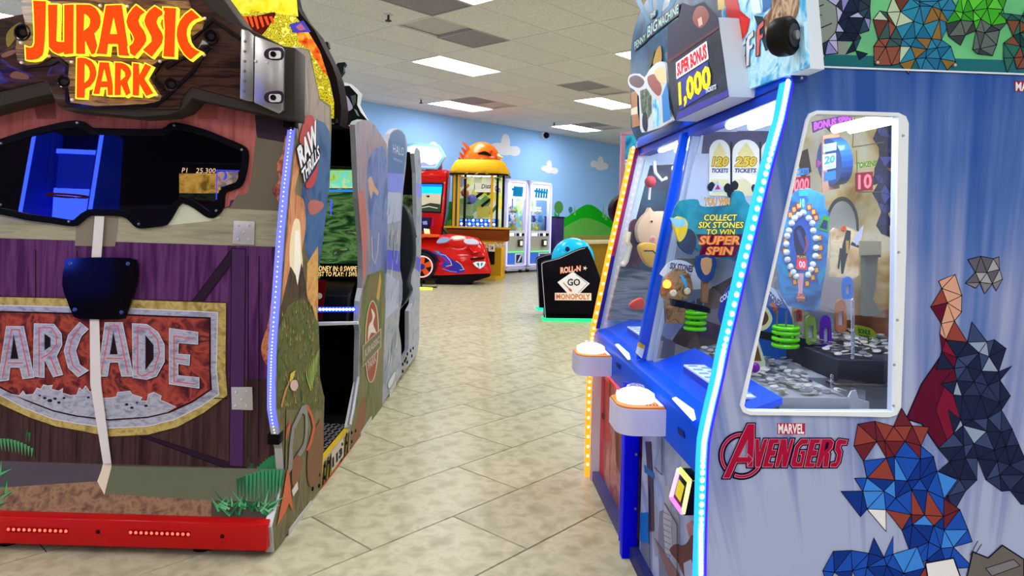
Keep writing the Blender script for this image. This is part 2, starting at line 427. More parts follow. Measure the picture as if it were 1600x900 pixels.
vent(0, -1, 1, 'square grey vent panel next to the large bright panel over the aisle')
vent(1, -2, 2, 'biggest grey vent panel, cut by the top edge of the photo')
vent(-1, 2, 0, 'grey vent panel nearest the dark topper of the coin pusher')
vent(-5, 2, 0, 'grey vent panel touching the light panel above the race car game')
vent(-5, 5, 0, 'grey vent panel touching the light panel farthest back')
for k, (px, lab) in enumerate((((607, 22), 'small dark sprinkler head between tiles near the biggest vent'), ((658, 155), 'tiny dark sprinkler head left of the light above the race car game'), ((866, 191), 'tiny dark sprinkler head beside the farthest light panel'))):
    p = RM.Z(HC).P(px); wp = RM.m @ p
    t = thing('sprinkler_head', lab, 'sprinkler', loc=wp, yaw=YAW_U, group='ceiling sprinklers')
    part('escutcheon', t, lambda b: b.cyl((0, 0, -.012), (0, 0, 0), .05, M('#cfcac8', .4), 16), smooth=True)
    part('sprinkler_body', t, lambda b: b.cyl((0, 0, -.075), (0, 0, -.012), .014, M('#3a3536', .5, .4), 10).cyl((0, 0, -.085), (0, 0, -.075), .038, M('#3a3536', .5, .4), 12))
# ------------------------------------------------------------------ walls and the painted mural
wall_m = M('#8fbcf2', .85, var=.03, scale=1.2)
wall = part('wall_far', None, lambda b: b.box((WALL - .15, -9, 0), (WALL, 24, HC + .1), wall_m), kind='structure'); wall.rotation_euler = (0, 0, -YAW_U)
wr = part('wall_right', None, lambda b: b.box((WALL - .15, 24, 0), (9, 24.15, HC + .1), wall_m), kind='structure'); wr.rotation_euler = (0, 0, -YAW_U)
WS = RM.X(WALL)
def mural(name, mat, pts, l=.002, hold=False): part(name, wall, lambda b: b.pp(WS, pts, mat, thick=.002, lift=l))
hill1 = smoothpts([(866, 330), (873, 338), (885, 339), (897, 331), (915, 320), (930, 323), (950, 339), (968, 347), (990, 349)], 4, False) + [(990, 470), (866, 440)]
mural('painted_hill', M('#12a51a', .8), hill1, .001)
mural('painted_hill', M('#5fae4a', .8), smoothpts([(855, 372), (880, 356), (910, 341), (935, 346), (965, 362), (990, 366)], 4, False) + [(990, 470), (855, 440)], .003)
mural('painted_hill', M('#1b6b1c', .8), [(694, 315), (706, 315), (706, 360), (690, 372), (680, 372)], .001)
mural('painted_hill', M('#4f8f2b', .8), smoothpts([(660, 372), (690, 352), (706, 342), (720, 340)], 4, False) + [(720, 430), (660, 440)], .003)
def cloud(cx, cy, k, parts): 
    def f(b):
        for i, (dx, dy, rx, ry) in enumerate(parts): b.pp(WS, oval(cx + dx * k, cy + dy * k, rx * k, ry * k), M('#d9dbe2', .85, var=.02), thick=.002, lift=.002 + i * .0004)
    part('painted_cloud', wall, f)
cloud(790, 228, 1, [(0, -5, 7, 14), (-13, 2, 12, 7), (14, 8, 9, 8), (0, 7, 14, 8)])
cloud(858, 262, .62, [(0, -5, 7, 14), (-10, 2, 10, 7), (14, 8, 9, 8), (2, 6, 14, 8)])
cloud(937, 257, .66, [(2, -6, 7, 14), (-13, -1, 9, 8), (12, 4, 9, 8), (2, 5, 12, 9)])
cloud(677, 226, .5, [(0, 0, 12, 9), (-14, 6, 9, 7), (12, 6, 10, 7)])
mural('painted_tree', M('#4d8a46', .85), oval(873, 324, 7, 10), .003); mural('painted_tree', M('#3f7d42', .85), [(872.2, 330), (873.8, 330), (874, 342), (872, 342)], .002)
mural('painted_tree', M('#2f7a86', .85), oval(891.5, 328, 3, 5), .003); mural('painted_tree', M('#3f7d42', .85), [(891, 332), (892, 332), (892, 338), (891, 338)], .002)
for x, y0, y1 in ((898, 319, 336), (943, 316, 340), (947, 330, 344)): mural('painted_reed', M('#7fae6a', .85), [(x - 1.6, y1), (x, y0), (x + 1.6, y1)], .002)
wb = part('unseen_wall_back', None, lambda b: b.box((-14, -6.6, 0), (4, -6.45, HC + .1), M('#2a2436', .8)), kind='structure')  # unseen, added dark behind the camera so the tinted window reflects little light
# a low ochre counter against the painted wall
FB = Frame((0, 0, 0), 0)
def base_at(px, yaw=0, y=None):
    """frame standing on the floor under a pixel seen at forward distance y"""
    d = ray(px, 400); return Frame((d.x * y / d.y, y, 0), yaw)
fc = base_at(936, YAW_U - 1.5708, 16.3)
t = thing('prize_counter', 'ochre counter with a cream top standing against the green painted hills', 'counter', fc)
part('counter_body', t, lambda b: b.box((-.55, 0, 0), (1.2, .5, .82), M('#8a6a1f', .6)))
part('countertop', t, lambda b: b.box((-.58, -.05, .82), (1.25, .52, .9), M('#b9b08a', .4)), bevel=.01)
part('counter_backsplash', t, lambda b: b.box((-.55, .42, .9), (1.2, .5, 1.0), M('#7c7440', .5)))
# security camera
cp = WS.P((848, 211)); t = thing('security_camera', 'small white camera with black lens high on the blue wall', 'camera', loc=RM.m @ cp, yaw=YAW_U)
part('camera_housing', t, lambda b: b.box((.0, -.09, -.1), (.12, .09, .1), M('#e3e5ea', .4)), bevel=.02)
part('camera_lens', t, lambda b: b.ball((.14, -.02, -.02), .085, M('#0b0d14', .15), 14, 8), smooth=True)
# ================================================================== games at the far end of the aisle
# ---- two white claw cabinets
FCW = Frame(along(YAW_U, -11.5, 13.3), YAW_U - 1.5708)
def claw(x0, x1, label, hue):
    f = FCW; s0 = f.Y(0); xa, xb = s0.P((x0, 360)).x, s0.P((x1, 355)).x; o = f.m @ Vector((xa, 0, 0)); g = Frame(o, f.yaw); W = xb - xa - .02; H = 2.32; D = .62
    t = thing('claw_machine', label, 'claw machine', g, 'white prize claw cabinets')
    fm = M('#c9cbee', .35, var=.03); lm = E('#b9b6ff', 1.1); wh = M('#d9d9dc', .4)
    def frame(b):
        for x in (0, W - .1): b.box((x, 0, .12), (x + .1, .1, H), fm); b.box((x, D - .1, .12), (x + .1, D, H), fm)
        b.box((0, 0, H - .08), (W, D, H), fm); b.box((0, 0, .08), (W, D, .2), fm)
    part('cabinet_frame', t, frame, bevel=.025)
    part('edge_light', t, lambda b: b.tube([(.035, -.012, .2), (.035, -.012, H - .1), (.1, -.012, H - .04), (W - .1, -.012, H - .04), (W - .035, -.012, H - .1), (W - .035, -.012, .2), (.035, -.012, .2)], .016, lm, 6))
    part('lower_cabinet', t, lambda b: b.box((.09, .03, .2), (W - .09, D - .03, 1.02), M('#b9b6a8', .5)))
    part('back_panel', t, lambda b: b.box((.09, D - .06, 1.02), (W - .09, D - .03, H - .08), MN('claw_backdrop_' + hue, (['#e9e2c0', '#d8c56a', '#f2ead0', '#8f86b0'] if hue == 'a' else ['#5f9fd0', '#8fc3c8', '#d8d27a', '#5fae5a']), (9, 9, 9), 3, .5, .5, 'cell', lo=0, hi=1, emit=.3)))  # backdrop print given its own glow to brighten the cabinet inside
    def hd(b):
        b.box((.09, -.004, H - .46), (W - .09, .02, H - .08), E('#f4f6fa', .9))
        for i in range(5):
            x = .26 + i * (W - .5) / 4; b.prism([(x - .05, -.008, H - .4), (x + .03, -.008, H - .41), (x + .06, -.008, H - .16), (x - .02, -.008, H - .15)], (0, .003, 0), M('#1590cf', .5))
        b.prism([(.17, -.007, H - .2), (W - .2, -.007, H - .24), (W - .2, -.007, H - .29), (.17, -.007, H - .26)], (0, .002, 0), M('#1590cf', .5))
    part('marquee_panel', t, hd)
    rnd = random.Random(3 if hue == 'a' else 9)
    cols_ = [('cream', '#e8dca0'), ('white', '#f3efe6'), ('golden', '#d9b85a'), ('purple', '#8d7aa8'), ('peach', '#d99a7a'), ('blue', '#4f86b8'), ('green', '#9fb35a')] if hue == 'a' else [('blue', '#5f9fd0'), ('yellow', '#e9d36a'), ('cream', '#efe6cf'), ('violet', '#5a4a86'), ('green', '#8fb85a'), ('white', '#f3efe6')]
    nx = 4; dx = (W - .22) / nx
    part('prize_shelf', t, lambda b: [b.box((.1, .12, 1.055 + .22 * j), (W - .1, .5, 1.06 + .22 * j), glass('clear_glass', '#f6faff', .05)) for j in (1, 2)])
    for j in range(3):
        for i in range(nx):                                        # plush prizes in rows behind the glass
            cn, c = cols_[(i * 3 + j * 2 + (hue == 'b')) % len(cols_)]; r = min(dx * .48, .068)
            o = part('plush_toy', None, lambda b: b.ball((0, 0, r * .9), (r, r * .9, r * .9), M(c, .9), 10, 7).ball((0, 0, r * 2.0), r * .62, M(c, .9), 9, 6).ball((r * .5, 0, r * 2.5), r * .22, M(c, .9), 6, 4).ball((-r * .5, 0, r * 2.5), r * .22, M(c, .9), 6, 4), smooth=True)
            o.location = g.m @ Vector((.11 + dx * (i + .5), .26 + rnd.uniform(-.05, .05), 1.061 + .22 * j)); tag(o, cn + ' stuffed toy, %s in the %s row of the %s claw cabinet' % (('first', 'second', 'third', 'last')[i], ('bottom', 'middle', 'top')[j], 'left' if hue == 'a' else 'right'), 'plush toy', 'plush prizes in the ' + ('left' if hue == 'a' else 'right') + ' claw cabinet')
    part('front_glass', t, lambda b: b.box((.09, .04, 1.04), (W - .09, .045, H - .47), glass('clear_glass', '#f6faff', .05)))
    part('shelf_strip', t, lambda b: b.box((.09, -.02, 1.0), (W - .09, .03, 1.06), wh).box((.12, -.024, .93), (W - .1, .0, 1.0), E('#e8ecf4', .8)).box((W * .45, -.03, .93), (W * .6, -.02, 1.0), M('#1d2a55', .4)).box((W * .72, -.03, .93), (W - .12, -.02, 1.0), M('#1d1a2a', .4)).box((W * .36, -.03, .93), (W * .42, -.02, 1.0), M('#2f6fa8', .4)))
    part('lamp_tube', t, lambda b: b.box((.12, .2, H - .1), (W - .12, .4, H - .085), E('#ffffff', 16)))
    part('card_reader', t, lambda b: b.box((W * .58, -.05, .66), (W * .76, .0, .84), M('#3b3a36', .5)).box((W * .61, -.056, .69), (W * .73, -.045, .81), E('#f4efc8', .9)), bevel=.012)
    def door(b):
        b.box((.1, .0, .24), (W - .1, .035, .5), E('#3c63c4', .5)); b.box((W * .45, -.012, .22), (W - .13, .0, .5), M('#dfe1e8', .4)); b.box((W * .5, -.018, .26), (W - .17, -.012, .46), M('#20356e', .3))
        b.prism([(W * .55, -.022, .28), (W * .62, -.022, .28), (W - .18, -.022, .45), (W - .24, -.022, .45)], (0, .004, 0), M('#dfe1e8', .4))
    part('prize_door', t, door)
    part('green_light', t, lambda b: b.box((.1, -.02, .52), (W - .1, .0, .545), E('#55e07a', 1.2)))
    for x in (.1, W - .1): part('caster', t, lambda b: b.cyl((x - .02, .1, .045), (x + .02, .1, .045), .045, M('#1c1a1c', .5), 12).box((x - .03, .06, .04), (x + .03, .14, .1), M('#77757a', .4, .6)))
    return t
claw(790.5, 824, 'left of the two white claw cabinets, next to the yellow bird game', 'a')
claw(826, 862, 'right of the two white claw cabinets, in front of the painted trees', 'b')
fk = Frame(along(YAW_U, -11.6, 14.75), YAW_U - 1.5708)
t = thing('purple_kiosk', 'dark purple box cabinet tucked beside the right white claw cabinet', 'cabinet', fk)
part('kiosk_body', t, lambda b: b.box((0, 0, .03), (.36, .4, 1.42), M('#3a2f63', .5)), bevel=.012)
part('kiosk_door', t, lambda b: b.box((.03, -.012, .1), (.33, .0, .78), M('#4a3d78', .45)))
part('kiosk_top', t, lambda b: b.box((-.01, -.01, 1.42), (.37, .41, 1.45), M('#221a40', .5)))
# ---- yellow bird game
fd = base_at(748, .06, 15.5); FS = fd.Y(-.5)
t = thing('bird_game', 'yellow glass-sided game with an orange bird dome on its roof', 'arcade game', fd)
ye, bk, oc = M('#d9a51e', .45), M('#14110f', .4), M('#9a7a22', .5)
octo = lambda w, d, c, z: [Vector(p) for p in ((-w + c, -d, z), (w - c, -d, z), (w, -d + c, z), (w, d, z), (-w, d, z), (-w, -d + c, z))]
part('cabinet_base', t, lambda b: b.prism(octo(.56, .48, .14, .03), (0, 0, .92), ye), bevel=.012)
part('base_plinth', t, lambda b: b.prism(octo(.57, .49, .14, 0), (0, 0, .06), M('#b89a4a', .5)))
part('coin_door', t, lambda b: b.box((.1, -.492, .12), (.54, -.48, .72), M('#a8801c', .45)).box((.24, -.5, .36), (.4, -.488, .78), bk))
part('card_reader', t, lambda b: b.box((.26, -.52, .64), (.4, -.495, .8), M('#e9e4d4', .4)).box((.3, -.524, .68), (.37, -.515, .76), M('#3a352c', .4)), bevel=.008)
part('control_shelf', t, lambda b: b.prism([(-.6, -.5, .86), (.66, -.5, .86), (.72, -.72, .9), (.72, -.72, 1.14), (-.66, -.72, 1.14), (-.6, -.5, 1.16)], (0, .02, 0), M('#9a5a26', .5)).hexa([(-.58, -.48, .86), (.62, -.48, .86), (.62, -.1, .86), (-.58, -.1, .86), (-.64, -.7, 1.1), (.7, -.7, 1.1), (.6, -.1, 1.16), (-.58, -.1, 1.16)], M('#8a4a1e', .5)))
sb = fd.Y(-.735)
part('shelf_lettering', t, lambda b: b.txt(sb, 'Dizzy Chicken', [(757, 390), (790, 388), (790, 378), (757, 380)], M('#15110e', .5), bold=.05, grow=1).txt(sb, 'Dizzy Chicken', [(757, 390), (790, 388), (790, 378), (757, 380)], M('#f1ead6', .5), bold=.0))
part('shelf_edge', t, lambda b: b.box((-.68, -.74, 1.13), (.74, -.7, 1.17), M('#c99a2a', .4)))
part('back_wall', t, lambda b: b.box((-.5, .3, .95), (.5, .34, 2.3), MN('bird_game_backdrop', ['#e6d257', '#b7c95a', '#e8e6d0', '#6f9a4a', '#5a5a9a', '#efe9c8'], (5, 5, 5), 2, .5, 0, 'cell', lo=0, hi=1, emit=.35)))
part('game_deck', t, lambda b: b.box((-.5, -.42, .95), (.5, .3, 1.12), M('#2b2622', .5)))
def bulbs(b):
    for r, (z, y) in enumerate(((1.3, -.1), (1.22, -.2), (1.15, -.3))):
        for i in range(9): b.ball((-.4 + i * .09 + r * .02, y, z), .03, E('#eaf3ff', 2) if (i + r) % 2 else E('#4a8cff', 1.5), 8, 6)
    b.hexa([(-.46, -.36, 1.1), (.42, -.36, 1.1), (.42, .1, 1.1), (-.46, .1, 1.1), (-.46, -.36, 1.11), (.42, -.36, 1.11), (.42, .1, 1.34), (-.46, .1, 1.34)], M('#2f66c8', .4))
part('bulb_ramp', t, bulbs)
def maze(b):
    rnd = random.Random(5)
    for x, z, a, c in ((-.2, 1.72, .6, '#2b2622'), (-.05, 1.86, .65, '#2b2622'), (.12, 1.7, .7, '#2b2622'), (.25, 1.95, .5, '#3a7a3a'), (-.32, 1.6, -.4, '#5a4fb8'), (.05, 2.05, -.3, '#d97a3a'), (-.36, 2.0, .9, '#e07a4a'), (.3, 1.55, .9, '#4a8a3a')):
        d = Vector((math.cos(a), 0, math.sin(a))) * .13; n = Vector((-math.sin(a), 0, math.cos(a))) * .03
        b.prism([Vector((x, .1, z)) - d - n, Vector((x, .1, z)) + d - n, Vector((x, .1, z)) + d + n, Vector((x, .1, z)) - d + n], (0, .06, 0), M(c, .5))
    b.box((-.08, .12, 1.36), (.2, .2, 1.62), M('#e3cf55', .5)); b.box((.0, .1, 1.9), (.25, .2, 2.1), M('#d8c23a', .5)); b.box((-.45, .05, 1.4), (-.16, .1, 1.66), M('#b9c88a', .5)); b.ball((-.34, 0, 1.9), .09, M('#e38a5a', .5), 10, 8); b.ball((-.18, .05, 1.78), .1, M('#7f86d8', .5), 10, 8)
part('ball_maze', t, maze)
for x, y, m in ((-.53, -.36, ye), (-.42, -.45, ye), (.3, -.46, ye), (.42, -.45, bk), (.54, -.34, bk), (-.28, -.47, bk)): part('corner_post', t, lambda b: b.box((x - .025, y - .025, .95), (x + .025, y + .025, 2.32), m))
part('glass_front', t, lambda b: b.prism([(-.42, -.455, 1.0), (.42, -.455, 1.0), (.42, -.455, 2.3), (-.42, -.455, 2.3)], (0, .004, 0), glass('clear_glass', '#f6faff', .05)))
part('side_panel', t, lambda b: b.box((-.58, -.34, .06), (-.55, .48, 2.32), bk))
part('header_strip', t, lambda b: b.pp(fd.Y(-.462), [(742, 286), (784, 286), (784, 301), (742, 300)], M('#f2efe2', .4), thick=.004, lift=.0))
part('glass_lettering', t, lambda b: b.txt(fd.Y(-.47), 'Dizzy', [(752, 297), (772, 296), (771, 287), (753, 288)], bk, bold=.01).txt(fd.Y(-.47), 'Ch', [(774, 300), (782, 301), (781, 291), (773, 290)], bk, bold=.01))
part('roof_light', t, lambda b: b.box((-.4, -.3, 2.28), (.4, .2, 2.3), E('#fff6d8', 7)))
def canopy(b):
    ring = lambda w, d, c, z: [p + Vector((0, 0, 0)) for p in octo(w, d, c, z)]
    b.loft([ring(.62, .55, .16, 2.3), ring(.63, .56, .16, 2.36), ring(.6, .53, .16, 2.46), ring(.53, .46, .15, 2.58), ring(.48, .42, .14, 2.62)], ye)
part('nest_canopy', t, canopy, bevel=.02)
part('canopy_rim', t, lambda b: b.prism(octo(.64, .57, .16, 2.28), (0, 0, .035), bk))
def straw(b):
    for px, py, a in ((722, 275, .6), (730, 270, .5), (737, 276, .9), (745, 271, .4), (752, 277, .8), (760, 271, -.5), (768, 276, .5), (776, 277, -.2), (727, 278, .2), (757, 268, .3)):
        d = (4.2 * math.cos(a), -3 * math.sin(a)); n = (1.1 * math.sin(a), 1.1 * math.cos(a)); b.pp(fd.plane((0, -.565, 2.4), (0, -.82, .57)), [(px - d[0], py - d[1]), (px + n[0], py + n[1]), (px + d[0], py + d[1]), (px - n[0], py - n[1])], M('#a06a10', .6), thick=.004)
part('straw_marking', t, straw)
om = M('#e0601a', .35, coat=.4)
part('bird_dome', t, lambda b: b.ball((.02, -.02, 2.6), (.42, .36, .44), om, 28, 14, 0, 1), smooth=True)
def wing(b): b.pp(fd.Y(-.36), smoothpts([(722, 264), (729, 256), (737, 251), (744, 252), (738, 259), (730, 265)], 3), M('#cf5414', .4), thick=.03)
part('bird_wing', t, wing, bevel=.008)
def feathers(b):
    for i, (pts) in enumerate(([(728, 262), (720, 252), (717, 246)], [(730, 258), (723, 245), (718, 238)], [(733, 254), (727, 238), (721, 231)], [(735, 250), (731, 232), (722, 222)])):
        b.pp(fd.Y(-.02), ribbon(pts, [7, 6, 2], 4), M('#b8481c', .5), thick=.05)
part('tail_feathers_tuft', t, feathers)
def crest(b):
    for pts in ([(751, 241), (747, 233)], [(754, 240), (751, 229)], [(758, 240), (757, 226)], [(762, 241), (763, 230)], [(765, 243), (769, 235)]): b.pp(fd.Y(-.05), ribbon([pts[0], ((pts[0][0] + pts[1][0]) / 2 - .5, (pts[0][1] + pts[1][1]) / 2), pts[1]], [5, 4, 1.2], 3), M('#a8401c', .5), thick=.05)
    b.pp(fd.Y(-.06), smoothpts([(746, 240), (758, 236), (768, 243), (758, 242)], 3), bk, thick=.06)
part('head_crest', t, crest)
part('beak', t, lambda b: b.loft([[Vector((.38, -.2 + .09 * math.cos(a), 2.72 + .06 * math.sin(a))) for a in (0, 1.57, 3.14, 4.71)], [Vector((.5, -.24 + .02 * math.cos(a), 2.68 + .02 * math.sin(a))) for a in (0, 1.57, 3.14, 4.71)]], M('#efc08a', .4)))
# ---- racing game: red monitor cabinet and red car seat
fm_ = base_at(678, .1, 15.3); MS = fm_.Y(0)
t = thing('racing_game_cabinet', 'red monitor cabinet with a hexagonal white sign, behind the red race car', 'arcade game', fm_)
rd = M('#c8140e', .3, coat=.5)
cabpts = [(640, 266), (698, 265), (694, 330), (688, 380), (680, 440), (640, 440)]
part('cabinet_body', t, lambda b: b.prism([MS.P(q) for q in cabpts], (0, .5, 0), rd), bevel=.015)
part('header_panel', t, lambda b: b.prism([MS.P(q, .03) for q in [(640, 267), (698, 266), (695, 284), (640, 283)]], (0, .06, 0), rd), bevel=.015)
part('screen_bezel', t, lambda b: b.prism([MS.P(q, .02) for q in [(640, 285), (693, 286), (689, 333), (640, 331)]], (0, .04, 0), M('#1a1216', .4)))
SSc = fm_.Y(-.03)
part('screen', t, lambda b: b.pp(SSc, [(640, 287), (691, 288), (687, 331), (640, 329)], E('#a39a80', .9), thick=.004).pp(SSc, [(640, 287), (691, 288), (690, 303), (640, 302)], E('#12a9e0', 1.1)).pp(SSc, [(640, 287), (691, 288), (691, 292), (640, 291)], E('#1560c8', 1)).pp(SSc, [(640, 318), (660, 321), (672, 317), (688, 319), (687, 331), (640, 329)], E('#2a3226', .8)).pp(SSc, [(665, 306), (670, 305), (672, 307), (669, 309)], E('#2b2a28', .5)).pp(SSc, [(645, 322), (654, 325), (670, 322), (684, 325), (684, 326), (670, 323), (654, 326)], E('#c9c4ae', .8)))
part('control_console', t, lambda b: b.prism([MS.P(q, .2) for q in [(640, 338), (672, 340), (668, 360), (640, 362)]], (0, .2, 0), M('#1d1d50', .4)).pp(fm_.Y(-.205), [(660, 346), (667, 345), (668, 351), (661, 351)], M('#9aa0d8', .5)).pp(fm_.Y(-.205), [(662, 357), (671, 358), (672, 366), (663, 365)], E('#e8e29a', .6)), bevel=.01)
part('sign_post', t, lambda b: b.box((-.25, .1, 2.35), (.1, .2, 2.6), M('#8a5aa0', .4)))
hexs = [(634, 226), (646, 222), (686, 227), (696, 244), (683, 265), (634, 263)]
part('hexagon_sign', t, lambda b: b.prism([fm_.Y(-.02).P(q) for q in hexs], (0, .12, 0), M('#8fd2e8', .3)), bevel=.01)
hs = fm_.Y(-.024)
part('sign_face', t, lambda b: b.pp(hs, [(637, 230), (648, 226.5), (683, 231), (691.5, 244), (680, 261), (637, 260)], E('#dfe9f4', .95), thick=.004).pp(hs, [(640, 254), (650, 257), (662, 253), (672, 258), (683, 255), (680, 261), (637, 260)], E('#8d86c8', .8)).stroke(hs, [(637, 230), (648, 226.5), (683, 231), (691.5, 244), (680, 261), (637, 260)], 1.6, E('#9ab6e8', 1)).txt(hs, '313', [(664, 248), (675, 248.5), (675, 242.5), (664, 242)], E('#c9a090', .6), bold=.01).stroke(hs, [(660, 239), (679, 240), (679, 251), (660, 250)], .8, E('#c8b4b4', .8)))
part('power_cable', t, lambda b: b.tube([MS.P((690, 356), .0), MS.P((694, 361), .1), MS.P((699, 366), .1), MS.P((700, 372), 0)], .012, M('#15120f', .6), 6))
# car
fcar = base_at(712, .0, 14.35); CS = fcar.Y(-.42)
t = thing('race_car_seat', 'glossy red race car seat pod with orange wheel and purple flame decals', 'ride car', fcar)
def body(b):
    secs = []
    for px, top, bot, hw in ((646, 367, 432, .36), (668, 367, 431, .4), (684, 368, 430, .42), (699, 366, 430, .43), (715, 367.5, 429, .43), (731, 369.5, 428.5, .42), (745, 372.5, 428, .4), (755, 383, 428, .37), (761, 397, 428, .34), (765, 412, 428, .31), (768, 424, 428, .28)):
        x = CS.P((px, 400)).x; zt, zb = CS.P((px, top)).z, CS.P((px, bot)).z; h = zt - zb
        sec = []
        for a, c in ((-1, 0), (-1.02, .18), (-1, .4), (-.9, .62), (-.72, .82), (-.45, .95), (0, 1), (.45, .95), (.72, .82), (.9, .62), (1, .4), (1.02, .18), (1, 0)): sec.append(Vector((x, a * hw, zb + c * h)))
        secs.append(sec)
    b.loft(secs, rd)
part('car_body', t, body, smooth=True)
part('car_underbody', t, lambda b: b.loft([[Vector((CS.P((px, 400)).x, y * w, CS.P((px, q)).z)) for y, q in ((-1, z1), (1, z1), (.9, z0), (-.9, z0))] for px, w, z1, z0 in ((650, .36, 431, 443), (690, .41, 431, 446), (725, .41, 428, 445), (740, .38, 427.5, 441), (766, .3, 427, 433))], M('#131013', .4)))
part('pedestal', t, lambda b: b.box((CS.P((690, 400)).x, -.2, 0), (CS.P((738, 400)).x, .25, .12), M('#0e0c0e', .5)))
def decal(b):
    # decals follow the painted side: a plane just outside the flank
    s = fcar.Y(-.445)
    b.pp(s, [(676, 393), (686, 393), (697, 398), (706, 408), (702, 416), (690, 418), (694, 406)], M('#2f3fae', .35))
    b.pp(s, [(678, 394), (688, 396), (700, 406), (706, 412), (700, 411), (690, 404)], M('#7a2f9a', .35))
    b.pp(s, [(703, 402), (714, 412), (722, 420), (727, 424), (714, 427), (700, 424), (691, 421), (706, 416)], M('#34309c', .35))
    b.pp(s, [(712, 408), (719, 413), (724, 421), (716, 420)], M('#243a9c', .35))
    b.stroke(s, [(684, 396), (696, 399), (704, 408), (706, 414), (697, 416)], .8, M('#c9d8f4', .4), False)
    b.stroke(s, [(713, 408), (720, 413), (725, 421), (718, 422)], .8, M('#c9d8f4', .4), False)
    b.stroke(s, [(692, 420), (704, 424), (714, 425)], .9, M('#b98ad8', .4), False)
    b.pp(s, [(678, 391.5), (686, 393), (690, 400), (684, 396)], M('#3aa0b8', .35))
part('flame_decal_print', t, decal)
def nose(b):
    s = fcar.plane(CS.P((752, 410)), (.45, -.86, .25)); s.p += s.n * .11
    b.pp(s, [(739, 411), (744, 409), (757, 408.5), (759, 410), (756, 416), (750, 420), (743, 416)], M('#b9c9c8', .3, .5), thick=.01); b.pp(s, [(745, 411), (755, 410.5), (753, 415), (749, 417)], M('#2f7fa8', .3), thick=.012)
    b.pp(s, [(749, 410), (751, 410), (751, 418), (749, 418)], M('#e8eef0', .3), thick=.013)
part('nose_emblem', t, nose)
def shields(b):
    for sgn in (-1,):
        s = fcar.plane(CS.P((700, 374)), (0, -.8, .6)); s.p += s.n * .0
        b.pp(s, smoothpts([(682, 379), (688, 372), (698, 371), (704, 374), (694, 379)], 3), M('#8fa0c8', .2, .2), thick=.02)
        s = fcar.plane(CS.P((738, 378)), (.3, -.7, .65)); s.p += s.n * .02
        b.pp(s, smoothpts([(725, 375), (736, 373), (745, 375), (748, 381), (733, 381), (727, 379)], 3), M('#c3cbe0', .2, .2), thick=.02)
        s = fcar.plane(CS.P((718, 371)), (0, -.6, .8)); b.pp(s, smoothpts([(705, 370), (716, 368), (727, 370), (722, 373), (710, 374)], 3), M('#d6c3b8', .3), thick=.03)
part('windshield', t, shields)
part('hood_scoop', t, lambda b: b.prism([fcar.plane(CS.P((745, 390)), (.3, -.8, .5)).P(q, .06) for q in [(733, 386), (746, 385), (751, 393), (740, 396)]], (0, .08, -.03), rd), bevel=.008)
part('grille_slot', t, lambda b: b.pp(fcar.plane(CS.P((748, 402)), (.35, -.9, .2)), [(736, 403), (758, 401), (757, 404.5), (738, 406)], M('#3a0806', .5), thick=.07))
wc = fcar.Y(-.5).P((658, 416)); WR = .30
wf = M('#181a1a', .35); og = M('#e0521a', .35)
whl = lambda n, f, **k: part(n, t, f, **k)
wdir = Vector((.28, -1, 0)).normalized()
tire = whl('tire', lambda b: b.loft([[wc + wdir * h + (Vector((0, 0, 1)) * math.sin(a) + wdir.cross(Vector((0, 0, 1))) * math.cos(a)) * r for a in [6.28319 * i / 28 for i in range(28)]] for h, r in ((-.22, .2), (-.2, .28), (-.1, WR), (.02, WR), (.1, .28), (.12, .22), (.1, .2))], wf), smooth=True)
def hub(b):
    u, v = Vector((0, 0, 1)), wdir.cross(Vector((0, 0, 1))); c = wc + wdir * .09
    b.cyl(c - wdir * .06, c - wdir * .03, .21, M('#7a2410', .4), 24)
    for k in range(5):
        a = k * 1.2566 + .3; d = u * math.sin(a) + v * math.cos(a); n = d.cross(wdir) * .04
        b.prism([c + d * .03 - n, c + d * .2 - n * 1.4, c + d * .2 + n * 1.4, c + d * .03 + n], wdir * .03, og)
    b.cyl(c - wdir * .02, c + wdir * .045, .055, M('#2a2f8a', .4), 14)
whl('wheel_hub', hub)
whl('wheel_rim', lambda b: b.tube([wc + wdir * .115 + (Vector((0, 0, 1)) * math.sin(a) + wdir.cross(Vector((0, 0, 1))) * math.cos(a)) * .205 for a in [6.28319 * i / 28 for i in range(29)]], .014, E('#f0a8b8', .9), 6), smooth=True)
whl('fender', lambda b: b.loft([[Vector((wc.x + .38 * math.cos(a), y, wc.z + .34 * math.sin(a))) for a in [.35 + 2.0 * i / 8 for i in range(9)]] + [Vector((wc.x + .33 * math.cos(a), y, wc.z + .3 * math.sin(a))) for a in [2.35 - 2.0 * i / 8 for i in range(9)]] for y in (-.56, -.2)], M('#1d1440', .25)), smooth=True)
part('spoiler', t, lambda b: b.prism([fcar.Y(-.45).P(q) for q in [(640, 372), (660, 366), (683, 368), (684, 371), (662, 371), (640, 378)]], (0, .7, 0), M('#d8501a', .35)), bevel=.01)
fl = base_at(672, 0, 13.1)
t2 = thing('pedal_stand', 'low black metal frame with a yellow glow under the orange wheel', 'frame', fl)
part('frame_rails', t2, lambda b: b.tube([(-.5, 0, .03), (.14, 0, .03), (.14, 0, .18), (-.5, 0, .18)], .014, M('#17140f', .5), 6).tube([(-.15, 0, .03), (-.15, 0, .2)], .014, M('#17140f', .5), 6).box((-.4, .0, .08), (-.22, .05, .16), M('#2a241a', .5)).box((-.08, .0, .08), (.1, .05, .17), M('#2a241a', .5)))
part('yellow_glow_strip', t2, lambda b: b.box((-.5, -.03, .012), (.06, .06, .024), E('#e8ff20', 3)))
